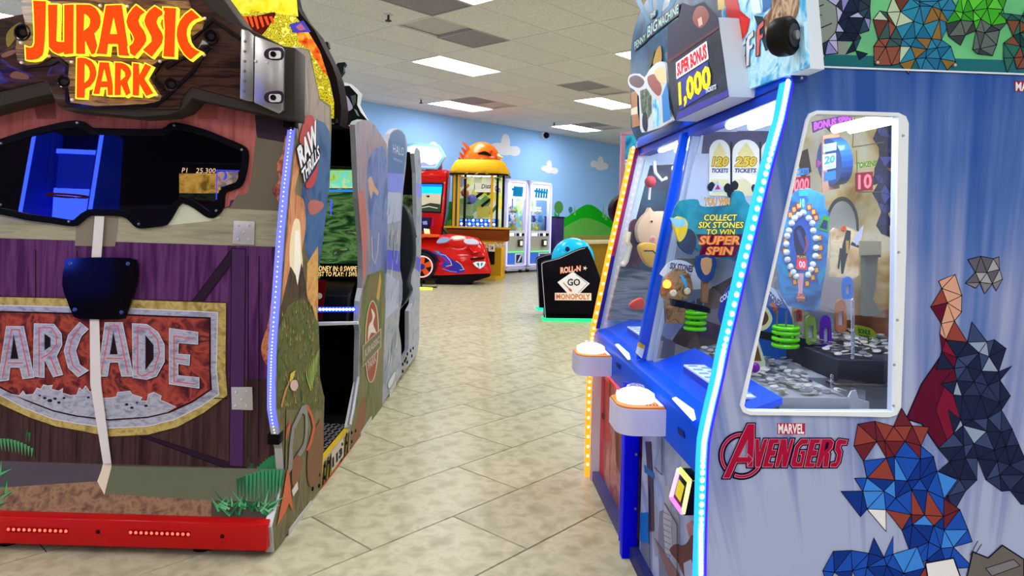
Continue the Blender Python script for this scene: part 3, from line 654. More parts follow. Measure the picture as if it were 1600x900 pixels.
# ---- bowling game with black side panels and a cyan ball
fb = base_at(890, .02, 9.35); B0 = fb.Y(0)
t = thing('bowling_game', 'black bowling game with GO diamond logo and glowing green base', 'arcade game', fb)
near_p = smoothpts([(845, 411), (850, 408), (862, 405.5), (874, 402.5), (887, 396.5), (899, 391), (908, 387.3), (915, 386), (920, 388.5), (925, 399)], 3, False) + [(933, 420), (939, 438), (941, 500), (852, 499), (849, 457), (846, 425)]
bkm = M('#0d0a12', .3, var=.02)
part('side_panel', t, lambda b: b.prism([B0.P(q) for q in near_p], (0, .07, 0), bkm), bevel=.008)
part('panel_trim', t, lambda b: b.stroke(B0, [(852.5, 497), (849.5, 457), (847, 425), (846.5, 412), (851, 409.5), (862, 407), (874, 404), (887, 398), (899, 392.5), (908, 389), (914, 388)], .9, M('#b9bcc6', .4), False, thick=.003))
B1 = fb.Y(.62)
farp = smoothpts([(837, 405), (841, 401), (852, 398), (864, 395), (880, 389), (895, 383), (905, 381)], 3, False) + [(920, 390), (930, 420), (933, 482), (842, 482), (840, 440)]
part('side_panel', t, lambda b: b.prism([B1.P(q) for q in farp], (0, .07, 0), bkm), bevel=.008)
part('panel_trim', t, lambda b: b.stroke(B1, [(842.5, 480), (841, 440), (838.5, 406), (842, 402.5), (852, 399.5), (862, 397)], .9, M('#9a9cc0', .4), False, thick=.003))
bcz = fb.Y(.345).P((895, 405)).z
part('lane_bed', t, lambda b: b.box((B0.P((860, 400)).x, .07, .1), (B0.P((935, 400)).x, .62, bcz - .302), bkm))
part('green_base_light', t, lambda b: b.prism([B0.P(q, .05) for q in [(847, 494), (852, 497.5), (941, 498.5), (941, 503), (850, 502.5), (846, 497)]], (0, .03, 0), E('#18e070', 1.5)).prism([B1.P(q, .03) for q in [(836.5, 478), (842, 481), (850, 481.5), (850, 486), (841, 485), (836.5, 481)]], (0, .03, 0), E('#18e0a0', 1.4)))
part('base_plinth', t, lambda b: b.box((B0.P((853, 400)).x, .0, .0), (B0.P((938, 400)).x, .68, .1), bkm))
bs = fb.Y(-.001)
def logo(b):
    b.pp(bs, [(871, 441), (895, 424.5), (921.5, 443), (899, 465), (893, 465)], M('#f1efee', .5), thick=.003); b.stroke(bs, [(900, 429), (918, 443), (900, 461)], .7, M('#3a3433', .5), False)
    b.pp(bs, [(867, 457.5), (924, 458), (924, 469.5), (867, 469)], M('#f3e2cf', .5), thick=.004)
    b.txt(bs, 'MONOPOLY', [(869, 467.5), (922, 468), (922, 459.5), (869, 459)], M('#d8703a', .5), bold=.03)
    b.txt(bs, 'GO', [(886.5, 446.5), (906.5, 446.5), (906.5, 435.5), (886.5, 435.5)], M('#16120f', .5), bold=.02)
    b.txt(bs, "ROLL-N", [(875, 428), (908, 424), (908, 414), (875, 417)], M('#c04a2a', .5), bold=.09); b.txt(bs, "ROLL-N", [(876, 427.5), (907, 423.5), (907, 415), (876, 418)], M('#f4dcc8', .5), bold=.02)
    b.pp(bs, [(880, 441), (889, 450), (893, 452), (894, 456), (890, 455), (888, 451), (879.5, 442)], M('#c8503a', .5))
    for i in range(5): a = i * 1.257; b.pp(bs, [(914 + 4 * math.cos(a), 419 + 4 * math.sin(a)), (914 + math.cos(a + 1.4), 419 + math.sin(a + 1.4)), (914 + math.cos(a - 1.4), 419 + math.sin(a - 1.4))], M('#f4e6da', .5))
part('logo_print', t, logo)
bc = fb.Y(.345).P((895, 405)); R_ = .298
ball = part('ball_dome', t, lambda b: b.ball((0, 0, 0), R_, M('#19b4e0', .3, coat=.3, var=.02), 36, 20).cyl((-.09, -.235, .14), (-.095, -.262, .155), .03, M('#0a2a4a', .5), 12).cyl((.17, -.165, .165), (.182, -.182, .178), .018, M('#0a2a4a', .5), 10), smooth=True)
ball.location = bc; ball['label'] = 'big cyan ball between the black panels'
# ================================================================== left row: the dinosaur driving cabinet and the next cabinet
FJ = Frame(along(YAW_L, -1.632, 2.70), YAW_L); SIDE = .70
JS = FJ.X(SIDE)
UP = FJ.plane((0, .12, .31), (0, -1.44, .055)); LOW = FJ.plane((0, .12, .31), (0, -.19, .12))
jp = thing('driving_cabinet', 'big wooden-look driving cabinet with glowing orange letters and a red ARCADE shield', 'arcade game', FJ)
silver = M('#c3c6cc', .3, .6); blk = M('#0c0b0d', .45); steel = M('#a8a4a0', .32, .8, var=.15, scale=6)
WIN = smoothpts([(-86, 228), (-30, 226), (0, 217), (40, 204), (90, 192), (118, 188), (132, 191), (143, 199), (160, 200), (205, 201), (252, 201), (262, 195), (276, 191), (320, 202), (350, 214), (378, 226), (387, 236), (387, 255), (381, 282), (372, 294), (354, 300), (350, 308), (349, 324), (340, 336), (331, 341), (320, 338), (305, 327), (284, 317), (272, 333), (260, 351), (240, 355), (218, 357), (208, 352), (198, 342), (186, 338), (160, 337), (140, 337), (126, 347), (118, 353), (104, 353), (80, 349), (40, 344), (0, 335), (-86, 326)], 2)
cw = Vector((150, 272))
def inset(pts, d):
    o = []; n = len(pts)
    for i in range(n):
        a, c = Vector(pts[i - 1]), Vector(pts[(i + 1) % n]); t = (c - a).normalized(); o.append(tuple(Vector(pts[i]) + Vector((-t.y, t.x)) * d))
    return o
WIN_IN = inset(WIN, 10); WIN_IN = [q for q in WIN_IN if q[0] > -76]; WIN_IN2 = [(x, y if y > 0 else y) for x, y in WIN_IN]
# ---- front panel and its print
planks = MN('dark_plank_print', ['#2c1a2c', '#3d2740', '#4b3049', '#35213a'], (3, 3, 60), 6, .55, 1.2, bump=.05, rot=(0, 1.5708, 0), lo=.3, hi=.7)
planks = MN('purple_tint_plank_print', ['#34183a', '#4c2452', '#633768', '#43204a'], (38, 8, 2.2), 6, .5, .6, lo=.28, hi=.72)  # purple of reflected lights is put into the plank colour
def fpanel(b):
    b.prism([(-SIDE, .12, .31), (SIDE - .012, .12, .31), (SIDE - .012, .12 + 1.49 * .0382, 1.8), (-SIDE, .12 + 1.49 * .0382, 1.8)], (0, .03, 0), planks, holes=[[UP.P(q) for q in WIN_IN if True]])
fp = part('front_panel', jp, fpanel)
pink = MN('pink_plank_print', ['#8f4a48', '#a85a56', '#b56660', '#96504e'], (30, 6, 2.5), 6, .5, .8, lo=.3, hi=.7)
greyb = MN('grey_beam_print', ['#857e6a', '#9a927c', '#a59d86', '#8e8671'], (4, 6, 40), 6, .5, .6, lo=.3, hi=.7)
seam, darkw = M('#1a0f1a', .6), M('#2d1c2e', .55)
def ground_print(b):
    b.pp(UP, [(-86, 120), (398, 130), (400, 210), (392, 280), (387, 300), (378, 306), (372, 303), (366, 312), (360, 313), (358, 322), (350, 325), (345, 318), (-86, 330)], pink, [WIN_IN2])
    b.pp(UP, [(-86, 330), (345, 318), (350, 326), (372, 322), (436, 330), (440, 386), (0, 372), (-86, 369)], greyb)
    b.pp(UP, [(372, 303), (380, 305), (387, 300), (392, 280), (400, 210), (455, 210), (446, 330), (358, 326), (366, 312)], M('#6d6353', .55))
    b.pp(UP, [(398, 180), (460, 185), (458, 225), (402, 215)], M('#3a2a34', .55))
    for i, x in enumerate((48, 110, 215, 300)): b.pp(UP, [(x, 150), (x + 38, 150), (x + 40, 186), (x + 10, 186)], M('#9a5250' if i % 2 else '#7f4342', .55))
    b.pp(UP, [(283, 317), (346, 340), (330, 345), (262, 352)], M('#c9c8b0', .5))  # pale wedge below the window: panel art with glare painted in
    b.pp(UP, [(0, 340), (140, 338), (120, 352), (0, 345)], M('#8f8a88', .5)); b.pp(UP, [(120, 340), (185, 338), (180, 385), (117, 384)], M('#85796a', .55))
    b.pp(UP, [(-86, 585), (448, 592), (446, 735), (-86, 722)], MN('brown_plank_print', ['#2a1a1c', '#3c2828', '#4a3434', '#33221f'], (38, 8, 2.2), 6, .5, .6, lo=.28, hi=.72))  # lower planks brown, left without the purple reflection tint
    for x in (55, 120, 387, 404, 361): b.pp(UP, [(x, 388 + x * .03), (x + 1.2, 388 + x * .03), (x + .6, 715), (x - .6, 715)], seam)
    for a in ([(361, 390), (372, 398), (250, 560), (236, 556)], [(-86, 398), (-70, 392), (100, 560), (84, 566)], [(160, 660), (178, 664), (420, 742), (380, 742)]): b.pp(UP, a, darkw); b.stroke(UP, a, 1.2, seam)
    b.pp(UP, [(362, 388), (384, 389), (380, 730), (358, 728)], M('#4a2c56', .55)); b.stroke(UP, [(362, 388), (384, 389), (380, 730), (358, 728)], 1.1, seam)
    b.pp(UP, [(-86, 610), (355, 622), (355, 623.5), (-86, 612)], seam)
    # flame print at the right edge
    fl = MN('flame_print', ['#5a2f3c', '#b0604a', '#d98a5a', '#7a3f46'], (22, 22, 22), 5, .5, 1.5, lo=.3, hi=.7)
    b.pp(UP, smoothpts([(447, 212), (441, 240), (432, 258), (436, 282), (425, 295), (433, 312), (445, 315)], 3), fl)
    b.pp(UP, smoothpts([(437, 458), (424, 470), (420, 500), (414, 520), (408, 545), (415, 568), (432, 570)], 3), fl)
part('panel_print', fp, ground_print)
gold = MN('gold_frame_print', ['#8a7444', '#b09658', '#c9b06a', '#9a8450'], (30, 30, 30), 5, .4, .4, metal=.25, lo=.3, hi=.7)
silv = MN('brushed_silver_print', ['#85849a', '#a3a2b6', '#bbbaca', '#94939f'], (26, 26, 60), 5, .35, .5, metal=.3, lo=.3, hi=.7)
rust = MN('rust_red_print', ['#3f1a22', '#6a2a2c', '#a8483c', '#4a1e26', '#b8584a'], (14, 14, 14), 6, .5, .6, lo=.28, hi=.75)
GOLD = [(-56, 462), (214, 468), (354, 473), (353, 579), (356, 618), (318, 646), (277, 668), (231, 680), (170, 683), (127, 674), (87, 667), (46, 653), (0, 632), (-56, 600)]
SILV = [(-44, 476), (0, 477), (200, 482), (340, 488), (338, 578), (342, 616), (312, 636), (274, 655), (231, 666), (170, 669), (124, 662), (84, 655), (37, 637), (0, 617), (-44, 590)]
RED = [(-30, 487), (0, 487), (200, 492), (328, 497), (328, 579), (330, 608), (300, 628), (265, 644), (230, 652), (170, 656), (120, 650), (84, 642), (40, 625), (0, 605), (-32, 580)]
def shield(b):
    b.pp(UP, GOLD, gold, lift=.004); b.stroke(UP, GOLD, 1.6, M('#3a2c18', .5), lift=.0044); b.pp(UP, SILV, silv, lift=.0048); b.stroke(UP, SILV, 1.2, M('#d9d8e4', .4), lift=.0052); b.pp(UP, RED, rust, lift=.0056); b.stroke(UP, RED, 2.5, M('#2a1218', .5), lift=.006)
    jag = [(18, 616), (30, 618), (36, 611), (40, 617), (52, 616), (58, 606), (64, 608), (68, 601), (74, 603), (82, 602), (80, 608), (92, 611), (98, 607), (97, 614), (110, 618), (120, 617), (124, 606), (129, 610), (134, 603), (140, 612), (152, 612), (160, 622), (170, 622), (182, 620), (184, 613), (196, 612), (203, 611), (206, 616), (222, 621), (218, 626), (230, 627), (232, 616), (240, 613), (252, 619), (250, 625), (262, 630), (275, 636), (262, 644), (230, 651), (170, 655), (120, 649), (84, 641), (45, 626)]
    b.pp(UP, jag, silv, lift=.0064); b.stroke(UP, jag[:37], 1., M('#d9d4dc', .4), False, lift=.0067)
    for x, y, r in ((70, 622, 3), (78, 626, 4), (86, 623, 3), (92, 629, 3), (62, 618, 2), (138, 621, 2.5), (198, 632, 3), (206, 637, 3), (228, 634, 3), (214, 629, 2), (100, 622, 2.5)): b.pp(UP, oval(x, y, r, r * .7, 8), M('#2a2028', .5), lift=.0068)
part('shield_logo', fp, shield)
AR = {'A1': ([(10, 510), (36.7, 510), (53, 590), (35.6, 592), (31, 574), (15.6, 574), (13.3, 594), (-3.3, 596)], [[(21, 521), (15.6, 561), (29, 561)]]),
      'R': ([(53.3, 505.5), (84.4, 506.5), (95.5, 521), (96.7, 539), (88, 557), (98, 585.5), (83.3, 589), (69, 561), (69, 590), (52, 588)], [[(69, 521), (79, 528), (79, 541), (69, 548)]]),
      'C': ([(124.4, 503.5), (138, 514.5), (126.7, 525.5), (118, 548), (124.4, 570), (138, 579), (122, 589), (106.7, 574.5), (100, 548), (106.7, 523.5)], []),
      'A2': ([(164, 504), (191, 504), (208, 588), (190, 588), (185, 566), (171, 566), (168, 588), (153, 588)], [[(177, 517), (171, 554), (184, 554)]]),
      'D': ([(206.7, 505.5), (229, 506.7), (246.7, 519), (256.7, 539), (256.7, 565.5), (244.4, 588), (229, 593), (207.8, 590)], [[(226.7, 523), (240, 539), (240, 561), (226.7, 579)]]),
      'E': ([(264.4, 513), (309, 519), (309, 538), (279, 535.5), (278, 553), (296.7, 554.5), (295.5, 571), (278, 568), (278, 586.7), (311, 590), (311, 606.7), (264.4, 600)], [])}
pinkl = M('#e0505e', .45)
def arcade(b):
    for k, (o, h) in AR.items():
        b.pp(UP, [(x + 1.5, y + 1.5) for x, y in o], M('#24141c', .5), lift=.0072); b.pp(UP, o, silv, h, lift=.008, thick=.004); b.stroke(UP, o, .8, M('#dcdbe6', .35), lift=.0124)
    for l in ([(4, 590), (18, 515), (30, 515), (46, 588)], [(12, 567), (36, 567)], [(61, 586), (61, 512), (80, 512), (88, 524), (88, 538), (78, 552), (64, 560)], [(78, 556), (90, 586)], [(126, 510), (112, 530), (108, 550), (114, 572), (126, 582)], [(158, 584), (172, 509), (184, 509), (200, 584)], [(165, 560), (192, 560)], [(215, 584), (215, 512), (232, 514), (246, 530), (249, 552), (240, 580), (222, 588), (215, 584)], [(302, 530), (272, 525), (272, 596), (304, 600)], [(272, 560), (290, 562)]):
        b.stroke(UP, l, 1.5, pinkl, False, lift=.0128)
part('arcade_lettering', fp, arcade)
part('white_beam_print', fp, lambda b: b.pp(UP, [(148, 338), (163, 338), (157, 420), (155, 500), (158, 600), (174, 724), (161, 724), (141, 600), (140, 480), (143, 400)], M('#d9cfd0', .4), lift=.0136))
for i, q in enumerate(([(365, 345), (398, 346), (397, 383), (363, 381)], [(361, 605), (394, 605), (395, 641), (362, 640)])):
    hp = part('hinge_plate', fp, lambda b: b.pp(UP, q, M('#b9b4b4', .35, .3), thick=.006, lift=.002), bevel=.0015)
    part('plate_rivet', hp, lambda b: b.dots(UP, [(q[0][0] + 8, q[0][1] + 7), (q[0][0] + 24, q[0][1] + 7), (q[0][0] + 16, q[0][1] + 18), (q[0][0] + 7, q[0][1] + 29), (q[0][0] + 24, q[0][1] + 29)], .006, M('#d8d4d4', .3, .4), lift=.008, h=.005))
# ---- tinted back window
bw = part('back_window', jp, lambda b: b.pp(UP, WIN, M('#08070a', .35, var=.02), [WIN_IN], thick=.012, lift=.002))
part('tinted_pane', bw, lambda b: b.pp(UP, WIN_IN, glass('tinted_pane', '#a39cb0', .10, .01), thick=.004, lift=.002))
part('pane_screw', bw, lambda b: b.dots(UP, [(2, 224), (121, 192), (272, 196), (378, 234), (338, 329), (217, 350), (108, 346), (1, 320)], .006, steel, lift=.014, h=.005))
HATCH = smoothpts([(112, 403), (201, 403), (214, 412), (214, 440), (205, 470), (196, 494), (187, 499), (124, 498), (113, 490), (104, 468), (97, 445), (101, 412)], 2)
ht = part('speaker_hatch', jp, lambda b: b.pp(UP, HATCH, M('#0b0708', .06, coat=.6, var=0), thick=.01, lift=.014))
part('hatch_screw', ht, lambda b: b.dots(UP, [(110, 412), (200, 412), (117, 484), (190, 488)], .009, M('#4f5f9a', .3, .6), lift=.024, h=.006))
# ---- sloping skirt with the printed ground, leaves
leaf, leaf2 = M('#1f5a38', .5), M('#4f9a63', .5)
sand = MN('sand_print', ['#5a4034', '#7a5a48', '#947056', '#6a4c3e'], (30, 30, 30), 6, .6, .4, lo=.3, hi=.7)
sk = part('front_skirt', jp, lambda b: b.hexa([(-SIDE, .0, .12), (SIDE - .012, .0, .12), (SIDE - .012, .05, .12), (-SIDE, .05, .12), (-SIDE, .12, .31), (SIDE - .012, .12, .31), (SIDE - .012, .15, .31), (-SIDE, .15, .31)], M('#4a4038', .55)))
def skp(b):
    b.pp(LOW, [(-86, 716), (0, 720), (166, 726), (155, 752), (120, 754), (0, 762), (-86, 765)], M('#4d434c', .55))
    b.pp(LOW, [(172, 728), (445, 733), (428, 785), (330, 782), (200, 774), (160, 772)], M('#626350', .55))
    b.pp(LOW, [(-86, 765), (0, 762), (120, 754), (155, 752), (162, 772), (200, 774), (330, 782), (330, 812), (-86, 800)], sand)
    b.pp(LOW, [(161, 724), (174, 724), (174, 730), (163, 773), (152, 752), (158, 736)], M('#d5c2ae', .45))
part('ground_print', sk, skp)
def frond(b, sf, x0, y0, x1, y1, bend, n, ln, wd, m, side=1):
    for i in range(n):
        t = i / (n - 1); q = Vector((x0 + (x1 - x0) * t, y0 + (y1 - y0) * t - bend * math.sin(t * 3.14)))
        a = 1.35 + .5 * t * side; d = Vector((math.cos(a) * -side * (.45 - t * .5), 1)).normalized() * ln * (.5 + .5 * math.sin(.5 + t * 2.3)); nn = Vector((-d.y, d.x)).normalized() * wd
        b.pp(sf, [tuple(q - nn), tuple(q + nn), tuple(q + d)], m)
def leaves_up(b):
    frond(b, UP, 440, 705, 376, 745, 14, 16, 60, 2.6, leaf, 1); frond(b, UP, 443, 706, 395, 738, 6, 12, 62, 2.4, M('#2f7a4c', .5), 1)
part('palm_leaf_print', fp, leaves_up)
def leaves_up_left(b):
    b.pp(UP, ribbon([(0, 652), (20, 662), (40, 676), (52, 705)], [3, 6, 5, 1]), leaf); frond(b, UP, -10, 650, 46, 676, 8, 12, 26, 2.2, M('#2f6a3c', .5), -1); frond(b, UP, -10, 686, 50, 700, 6, 12, 22, 2.2, leaf2, -1)
part('palm_leaf_print', fp, leaves_up_left)
def leaves_low(b):
    frond(b, LOW, 442, 735, 372, 748, 4, 14, 48, 2.8, leaf, 1); frond(b, LOW, 440, 733, 386, 742, 3, 10, 56, 2.4, M('#3a8a5a', .5), 1)
    rnd = random.Random(4)
    for i in range(44):
        x = rnd.uniform(338, 424); y = rnd.uniform(788, 806); a = rnd.uniform(-1.15, 1.15); l = rnd.uniform(14, 34); d = Vector((math.sin(a), -math.cos(a))) * l; n = Vector((d.y, -d.x)).normalized() * 2
        b.pp(LOW, [(x - n.x, y - n.y), (x + n.x, y + n.y), (x + d.x, y + d.y)], (leaf2, M('#2f7a4c', .5), M('#6fb07c', .5), leaf)[i % 4])
part('leaf_print', sk, leaves_low)
def leaves_left(b):
    rnd = random.Random(6)
    for i in range(18):
        x = rnd.uniform(-10, 10); y = rnd.uniform(735, 795); a = rnd.uniform(-.2, 1.3); l = rnd.uniform(12, 26); d = Vector((math.sin(a), -math.cos(a))) * l; n = Vector((d.y, -d.x)).normalized() * 2
        b.pp(LOW, [(x - n.x, y - n.y), (x + n.x, y + n.y), (x + d.x, y + d.y)], (leaf2, leaf)[i % 2])
part('leaf_print', sk, leaves_left)
# ---- red base
BF = FJ.Y(-.03); z0, z1, z2 = BF.P((425, 862)).z, BF.P((425, 820)).z, .147
redm = M('#b80f12', .35, coat=.3, var=.03)
rb = part('red_base', jp, lambda b: b.loft([[Vector((x, -.03, z0)), Vector((x, -.03, z1)), Vector((x, -.005, z2)), Vector((x, .06, z2)), Vector((x, .06, z0))] for x in (-SIDE, SIDE - .012)], redm), bevel=.004)
def ledrow(x0, y0, x1, y1, n=12):
    o = part('red_light_bar', rb, lambda b: b.stroke(BF, [(x0 - 3, y0), (x1 + 3, y1)], 8, M('#7a0a0c', .3), False, lift=.0005, thick=.002))
    part('light_dot', o, lambda b: [b.ball(BF.P((x0 + (x1 - x0) * i / (n - 1), y0 + (y1 - y0) * i / (n - 1)), .003), (.006, .004, .006), E('#ff4a3a', 2.6), 8, 6) for i in range(n)])
ledrow(13, 827, 103, 830); ledrow(204, 832, 294, 835)
part('base_screw', rb, lambda b: b.dots(BF, [(153, 831), (347, 838)], .009, M('#2a0f10', .4), h=.004))
for x in (.40, -.60, .44 - 1.0 + .12):
    ft_ = part('leveling_foot', jp, lambda b: b.lathe([(.012, .05), (.012, .022), (.034, .016), (.038, .0), (.001, .0)], (x, .06, 0), blk, 14).cyl((x, .06, .03), (x, .06, .07), .008, silver, 8), smooth=True)
    if x == .40: break
part('leveling_foot', jp, lambda b: b.lathe([(.012, .05), (.012, .022), (.034, .016), (.038, .0), (.001, .0)], (-.38, .06, 0), blk, 14).cyl((-.38, .06, .03), (-.38, .06, .07), .008, silver, 8), smooth=True)
cs = part('caster', jp, lambda b: b.box((.54, .06, .03), (.62, .1, .065), silver).cyl((.53, .08, .04), (.63, .08, .04), .006, silver, 8))
part('caster_wheel', cs, lambda b: b.cyl((.56, .08, .034), (.60, .08, .034), .034, M('#17171c', .5), 18), smooth=True)
# ---- right side panel of the cabinet with its print
NP = [(437, 866), (428, 862), (425, 823), (436, 780), (444, 735), (441, 700), (436, 686), (430, 640), (430, 600), (431, 560), (434, 510), (439, 440), (444, 370), (450, 300), (456, 245), (462, 192), (461, 130), (460, 75), (470, 74), (484, 78), (500, 154), (517, 165), (518, 196), (515, 290), (509, 330), (502, 385), (497, 430), (496, 490), (498, 508), (500, 600), (507, 620), (505, 692), (502, 762)]
def sidepanel(name, pts, m, edge):
    P = [JS.P(q) for q in pts]; P = [Vector((p.x, min(p.y, 2.165), max(p.z, .012))) for p in P]
    return part(name, jp, lambda b: b.prism(P, (-.03, 0, 0), m, side=edge), bevel=.0)
npm = MN('jungle_side_print', ['#4d4a30', '#6a6440', '#7d7552', '#5a5436'], (14, 14, 7), 6, .4, .8, lo=.3, hi=.7)
sp1 = sidepanel('side_panel', NP, npm, silver)
lp_ = [Vector((-SIDE, p.y, max(p.z, .012))) for p in [JS.P(q) for q in NP]]
part('side_panel', jp, lambda b: b.prism(lp_, (.03, 0, 0), npm, side=silver))
def sideart(b):
    b.pp(JS, [(462, 76), (470, 76), (482, 80), (499, 156), (515, 168), (516, 250), (470, 240), (462, 200)], MN('dusk_print', ['#8f8578', '#a0907e', '#7d746e', '#b09a86'], (10, 10, 3), 5, .4, .6, lo=.3, hi=.7))
    b.pp(JS, smoothpts([(486, 190), (515, 205), (514, 290), (505, 370), (497, 420), (485, 412), (478, 390), (470, 330), (474, 285), (488, 260)], 3), MN('night_sky_print', ['#2c4468', '#3f5f8a', '#4a6a90', '#39506e'], (6, 6, 6), 4, .4, .5, lo=.3, hi=.7))
    or_ = MN('lava_print', ['#8a4a3a', '#c07a52', '#d99a68', '#a85c44'], (12, 12, 5), 5, .4, 1, lo=.3, hi=.7)
    b.pp(JS, smoothpts([(463, 230), (468, 260), (461, 300), (474, 312), (478, 350), (470, 400), (462, 430), (450, 480), (442, 560), (437, 520), (447, 380), (456, 280)], 3), or_)
    b.pp(JS, smoothpts([(459, 346), (465, 342), (469, 350), (471, 390), (473, 415), (466, 450), (460, 430), (453, 416), (453, 380)], 3), M('#f3dfae', .4)); b.pp(JS, [(461, 360), (468, 360), (470, 412), (465, 446), (459, 420)], M('#fbf3da', .4))
    b.pp(JS, [(480, 412), (497, 384), (497, 480), (494, 512), (486, 478), (479, 460)], MN('sunset_print', ['#c08a4a', '#d9a860', '#b87a44'], (8, 8, 20), 4, .4, .5, lo=.3, hi=.7))
    b.pp(JS, [(439, 480), (446, 450), (454, 416), (462, 430), (465, 446), (471, 410), (477, 440), (481, 470), (488, 478), (494, 500), (498, 512), (500, 560), (438, 560), (434, 530)], MN('mountain_print', ['#2c2118', '#43342a', '#5a4632', '#2f3a20'], (16, 16, 9), 6, .4, 1, lo=.3, hi=.7))
    b.pp(JS, [(434, 520), (441, 500), (450, 478), (462, 470), (474, 466), (486, 484), (498, 506), (500, 590), (506, 618), (505, 640), (434, 640)], MN('jungle_print', ['#2c3a1c', '#4a5f2a', '#6a6434', '#35401f', '#7d7a44'], (26, 26, 14), 6, .4, 1.2, lo=.3, hi=.72))
    b.pp(JS, ribbon([(466, 196), (480, 300), (497, 330)], [1.5, 2, 1]), M('#8a5a50', .4)); b.pp(JS, smoothpts([(481, 320), (490, 312), (506, 318), (500, 330), (486, 336)], 3), M('#b0685a', .4))
    rnd = random.Random(8); spk = [M('#9aa04a', .4), M('#c9a060', .4), M('#7a9a44', .4), M('#b87a54', .4)]
    for i in range(90):
        x, y = rnd.uniform(440, 498), rnd.uniform(470, 640); l = rnd.uniform(4, 14); b.pp(JS, [(x, y), (x + 1.2, y), (x + rnd.uniform(-2, 2), y - l)], spk[i % 4], lift=.004)
    for y in range(8): b.pp(JS, ribbon([(486 + y, 610 - y * 4), (480 + y * 2.4, 590 - y * 5), (478 + y * 3, 574 - y * 4)], [2.4, 2, .6], 3), spk[(y % 2) * 2], lift=.0044)
    # the printed vehicle and the handle-like frame
    gr = M('#8d8c86', .35, .3)
    b.pp(JS, [(452, 700), (456, 668), (472, 634), (480, 632), (482, 664), (478, 700), (460, 728), (450, 742)], gr, [[(457, 700), (460, 672), (473, 645), (477, 650), (477, 676), (474, 694), (458, 720)]], lift=.005)
    b.stroke(JS, [(480, 634), (488, 652), (491, 668), (486, 690), (480, 704)], 4, M('#c2613e', .4), False, lift=.0053); b.pp(JS, [(448, 670), (454, 655), (454, 664), (446, 690)], M('#c2613e', .4), lift=.0053)
    b.pp(JS, [(449, 732), (452, 742), (458, 800), (452, 786), (446, 800), (437, 815), (433, 822), (443, 770)], M('#cf6a44', .4), lift=.0053)
    b.pp(JS, smoothpts([(460, 716), (468, 712), (472, 730), (466, 750), (458, 760), (456, 740)], 3), M('#8a5a3a', .4), lift=.0053); b.pp(JS, [(456, 766), (465, 752), (466, 764), (458, 776)], M('#d9d2c4', .4), lift=.0056)
    b.pp(JS, ribbon([(440, 636), (446, 612), (452, 598)], [3, 3, 2]), M('#b98a4a', .4), lift=.0054); b.pp(JS, smoothpts([(455, 596), (463, 594), (466, 604), (460, 611), (454, 606)], 3), M('#d8b6a8', .4), lift=.0056); b.pp(JS, [(452, 598), (454, 584), (462, 578), (458, 592)], M('#d9c24a', .4), lift=.0056)
    b.pp(JS, smoothpts([(505, 656), (488, 680), (480, 720), (484, 760), (502, 740)], 3), M('#7d5a3c', .4), lift=.0048)
part('side_print', sp1, sideart)
def raw(b):
    b.pp(JS, smoothpts([(478, 182), (487, 180), (491, 190), (489, 230), (472, 226), (468, 218), (472, 200)], 3), M('#b8453f', .4), lift=.006); b.pp(JS, smoothpts([(478, 288), (494, 262), (497, 252), (496, 272), (490, 290), (482, 294)], 3), M('#b8453f', .4), lift=.006)
    for c, g in ((M('#141214', .4), 1.4), (M('#f1efee', .4), 0)):
        l = .0064 if g else .0072
        b.txt(JS, 'RAW', [(470.5 - g, 264 + g), (497 + g, 225 + g), (494 + g, 186 - g), (464 - g, 232 - g)], c, bold=.05 if not g else .1, lift=l)
        b.txt(JS, 'THRILLS', [(474 - g, 288 + g), (500 + g, 246 + g), (498 + g, 225 - g), (471 - g, 267 - g)], c, bold=.03 if not g else .1, lift=l + .0003)
part('maker_logo', sp1, raw)
def trim(b, pts, m, wd=.03): 
    for i in range(len(pts) - 1):
        a, c = JS.P(pts[i]), JS.P(pts[i + 1]); a.z = max(a.z, .012); c.z = max(c.z, .012); v = Vector((-wd, 0, 0)); o = Vector((0, -.006, 0))
        b.hexa([a + o, a + o + v, a + v + Vector((0, .008, 0)), a + Vector((0, .008, 0)), c + o, c + o + v, c + v + Vector((0, .008, 0)), c + Vector((0, .008, 0))], m)
LEDP = [(437, 682), (430, 640), (430, 600), (431, 560), (434, 510), (439, 440), (444, 370), (450, 300), (456, 245), (462, 196)]
part('edge_trim', sp1, lambda b: trim(b, [(434, 866), (428, 862), (425, 823), (436, 780), (444, 735), (441, 700), (438, 688)], silver))
part('edge_trim', sp1, lambda b: trim(b, [(462, 190), (461, 130), (460, 75), (470, 74)], silver))
led = part('light_strip', sp1, lambda b: trim(b, LEDP, E('#6a72e6', .75)))
def beads(b):
    pts = smoothpts(LEDP, 9, False)
    for q in pts: p = JS.P(q); b.ball(p + Vector((-.015, -.008, 0)), .0035, E('#c9ceff', 1.2), 6, 4)
part('light_dot', led, beads)
for q in ((462, 192), (438, 684)):
    p = JS.P(q); part('strip_clamp', sp1, lambda b: b.box((p.x - .045, p.y - .025, p.z - .022), (p.x + .004, p.y + .03, p.z + .022), blk), bevel=.004)
part('kick_plate', sp1, lambda b: b.pp(JS, [(452, 828), (487, 782), (487, 801), (451, 847)], M('#c9c6be', .35, .3), thick=.004, lift=.001)); 
bolts = lambda n, par, pts: part(n, par, lambda b: b.dots(JS, pts, .011, blk, h=.006))
bolts('panel_bolt', sp1, [(498, 742), (488, 764), (498, 759), (471, 810), (454, 838)])
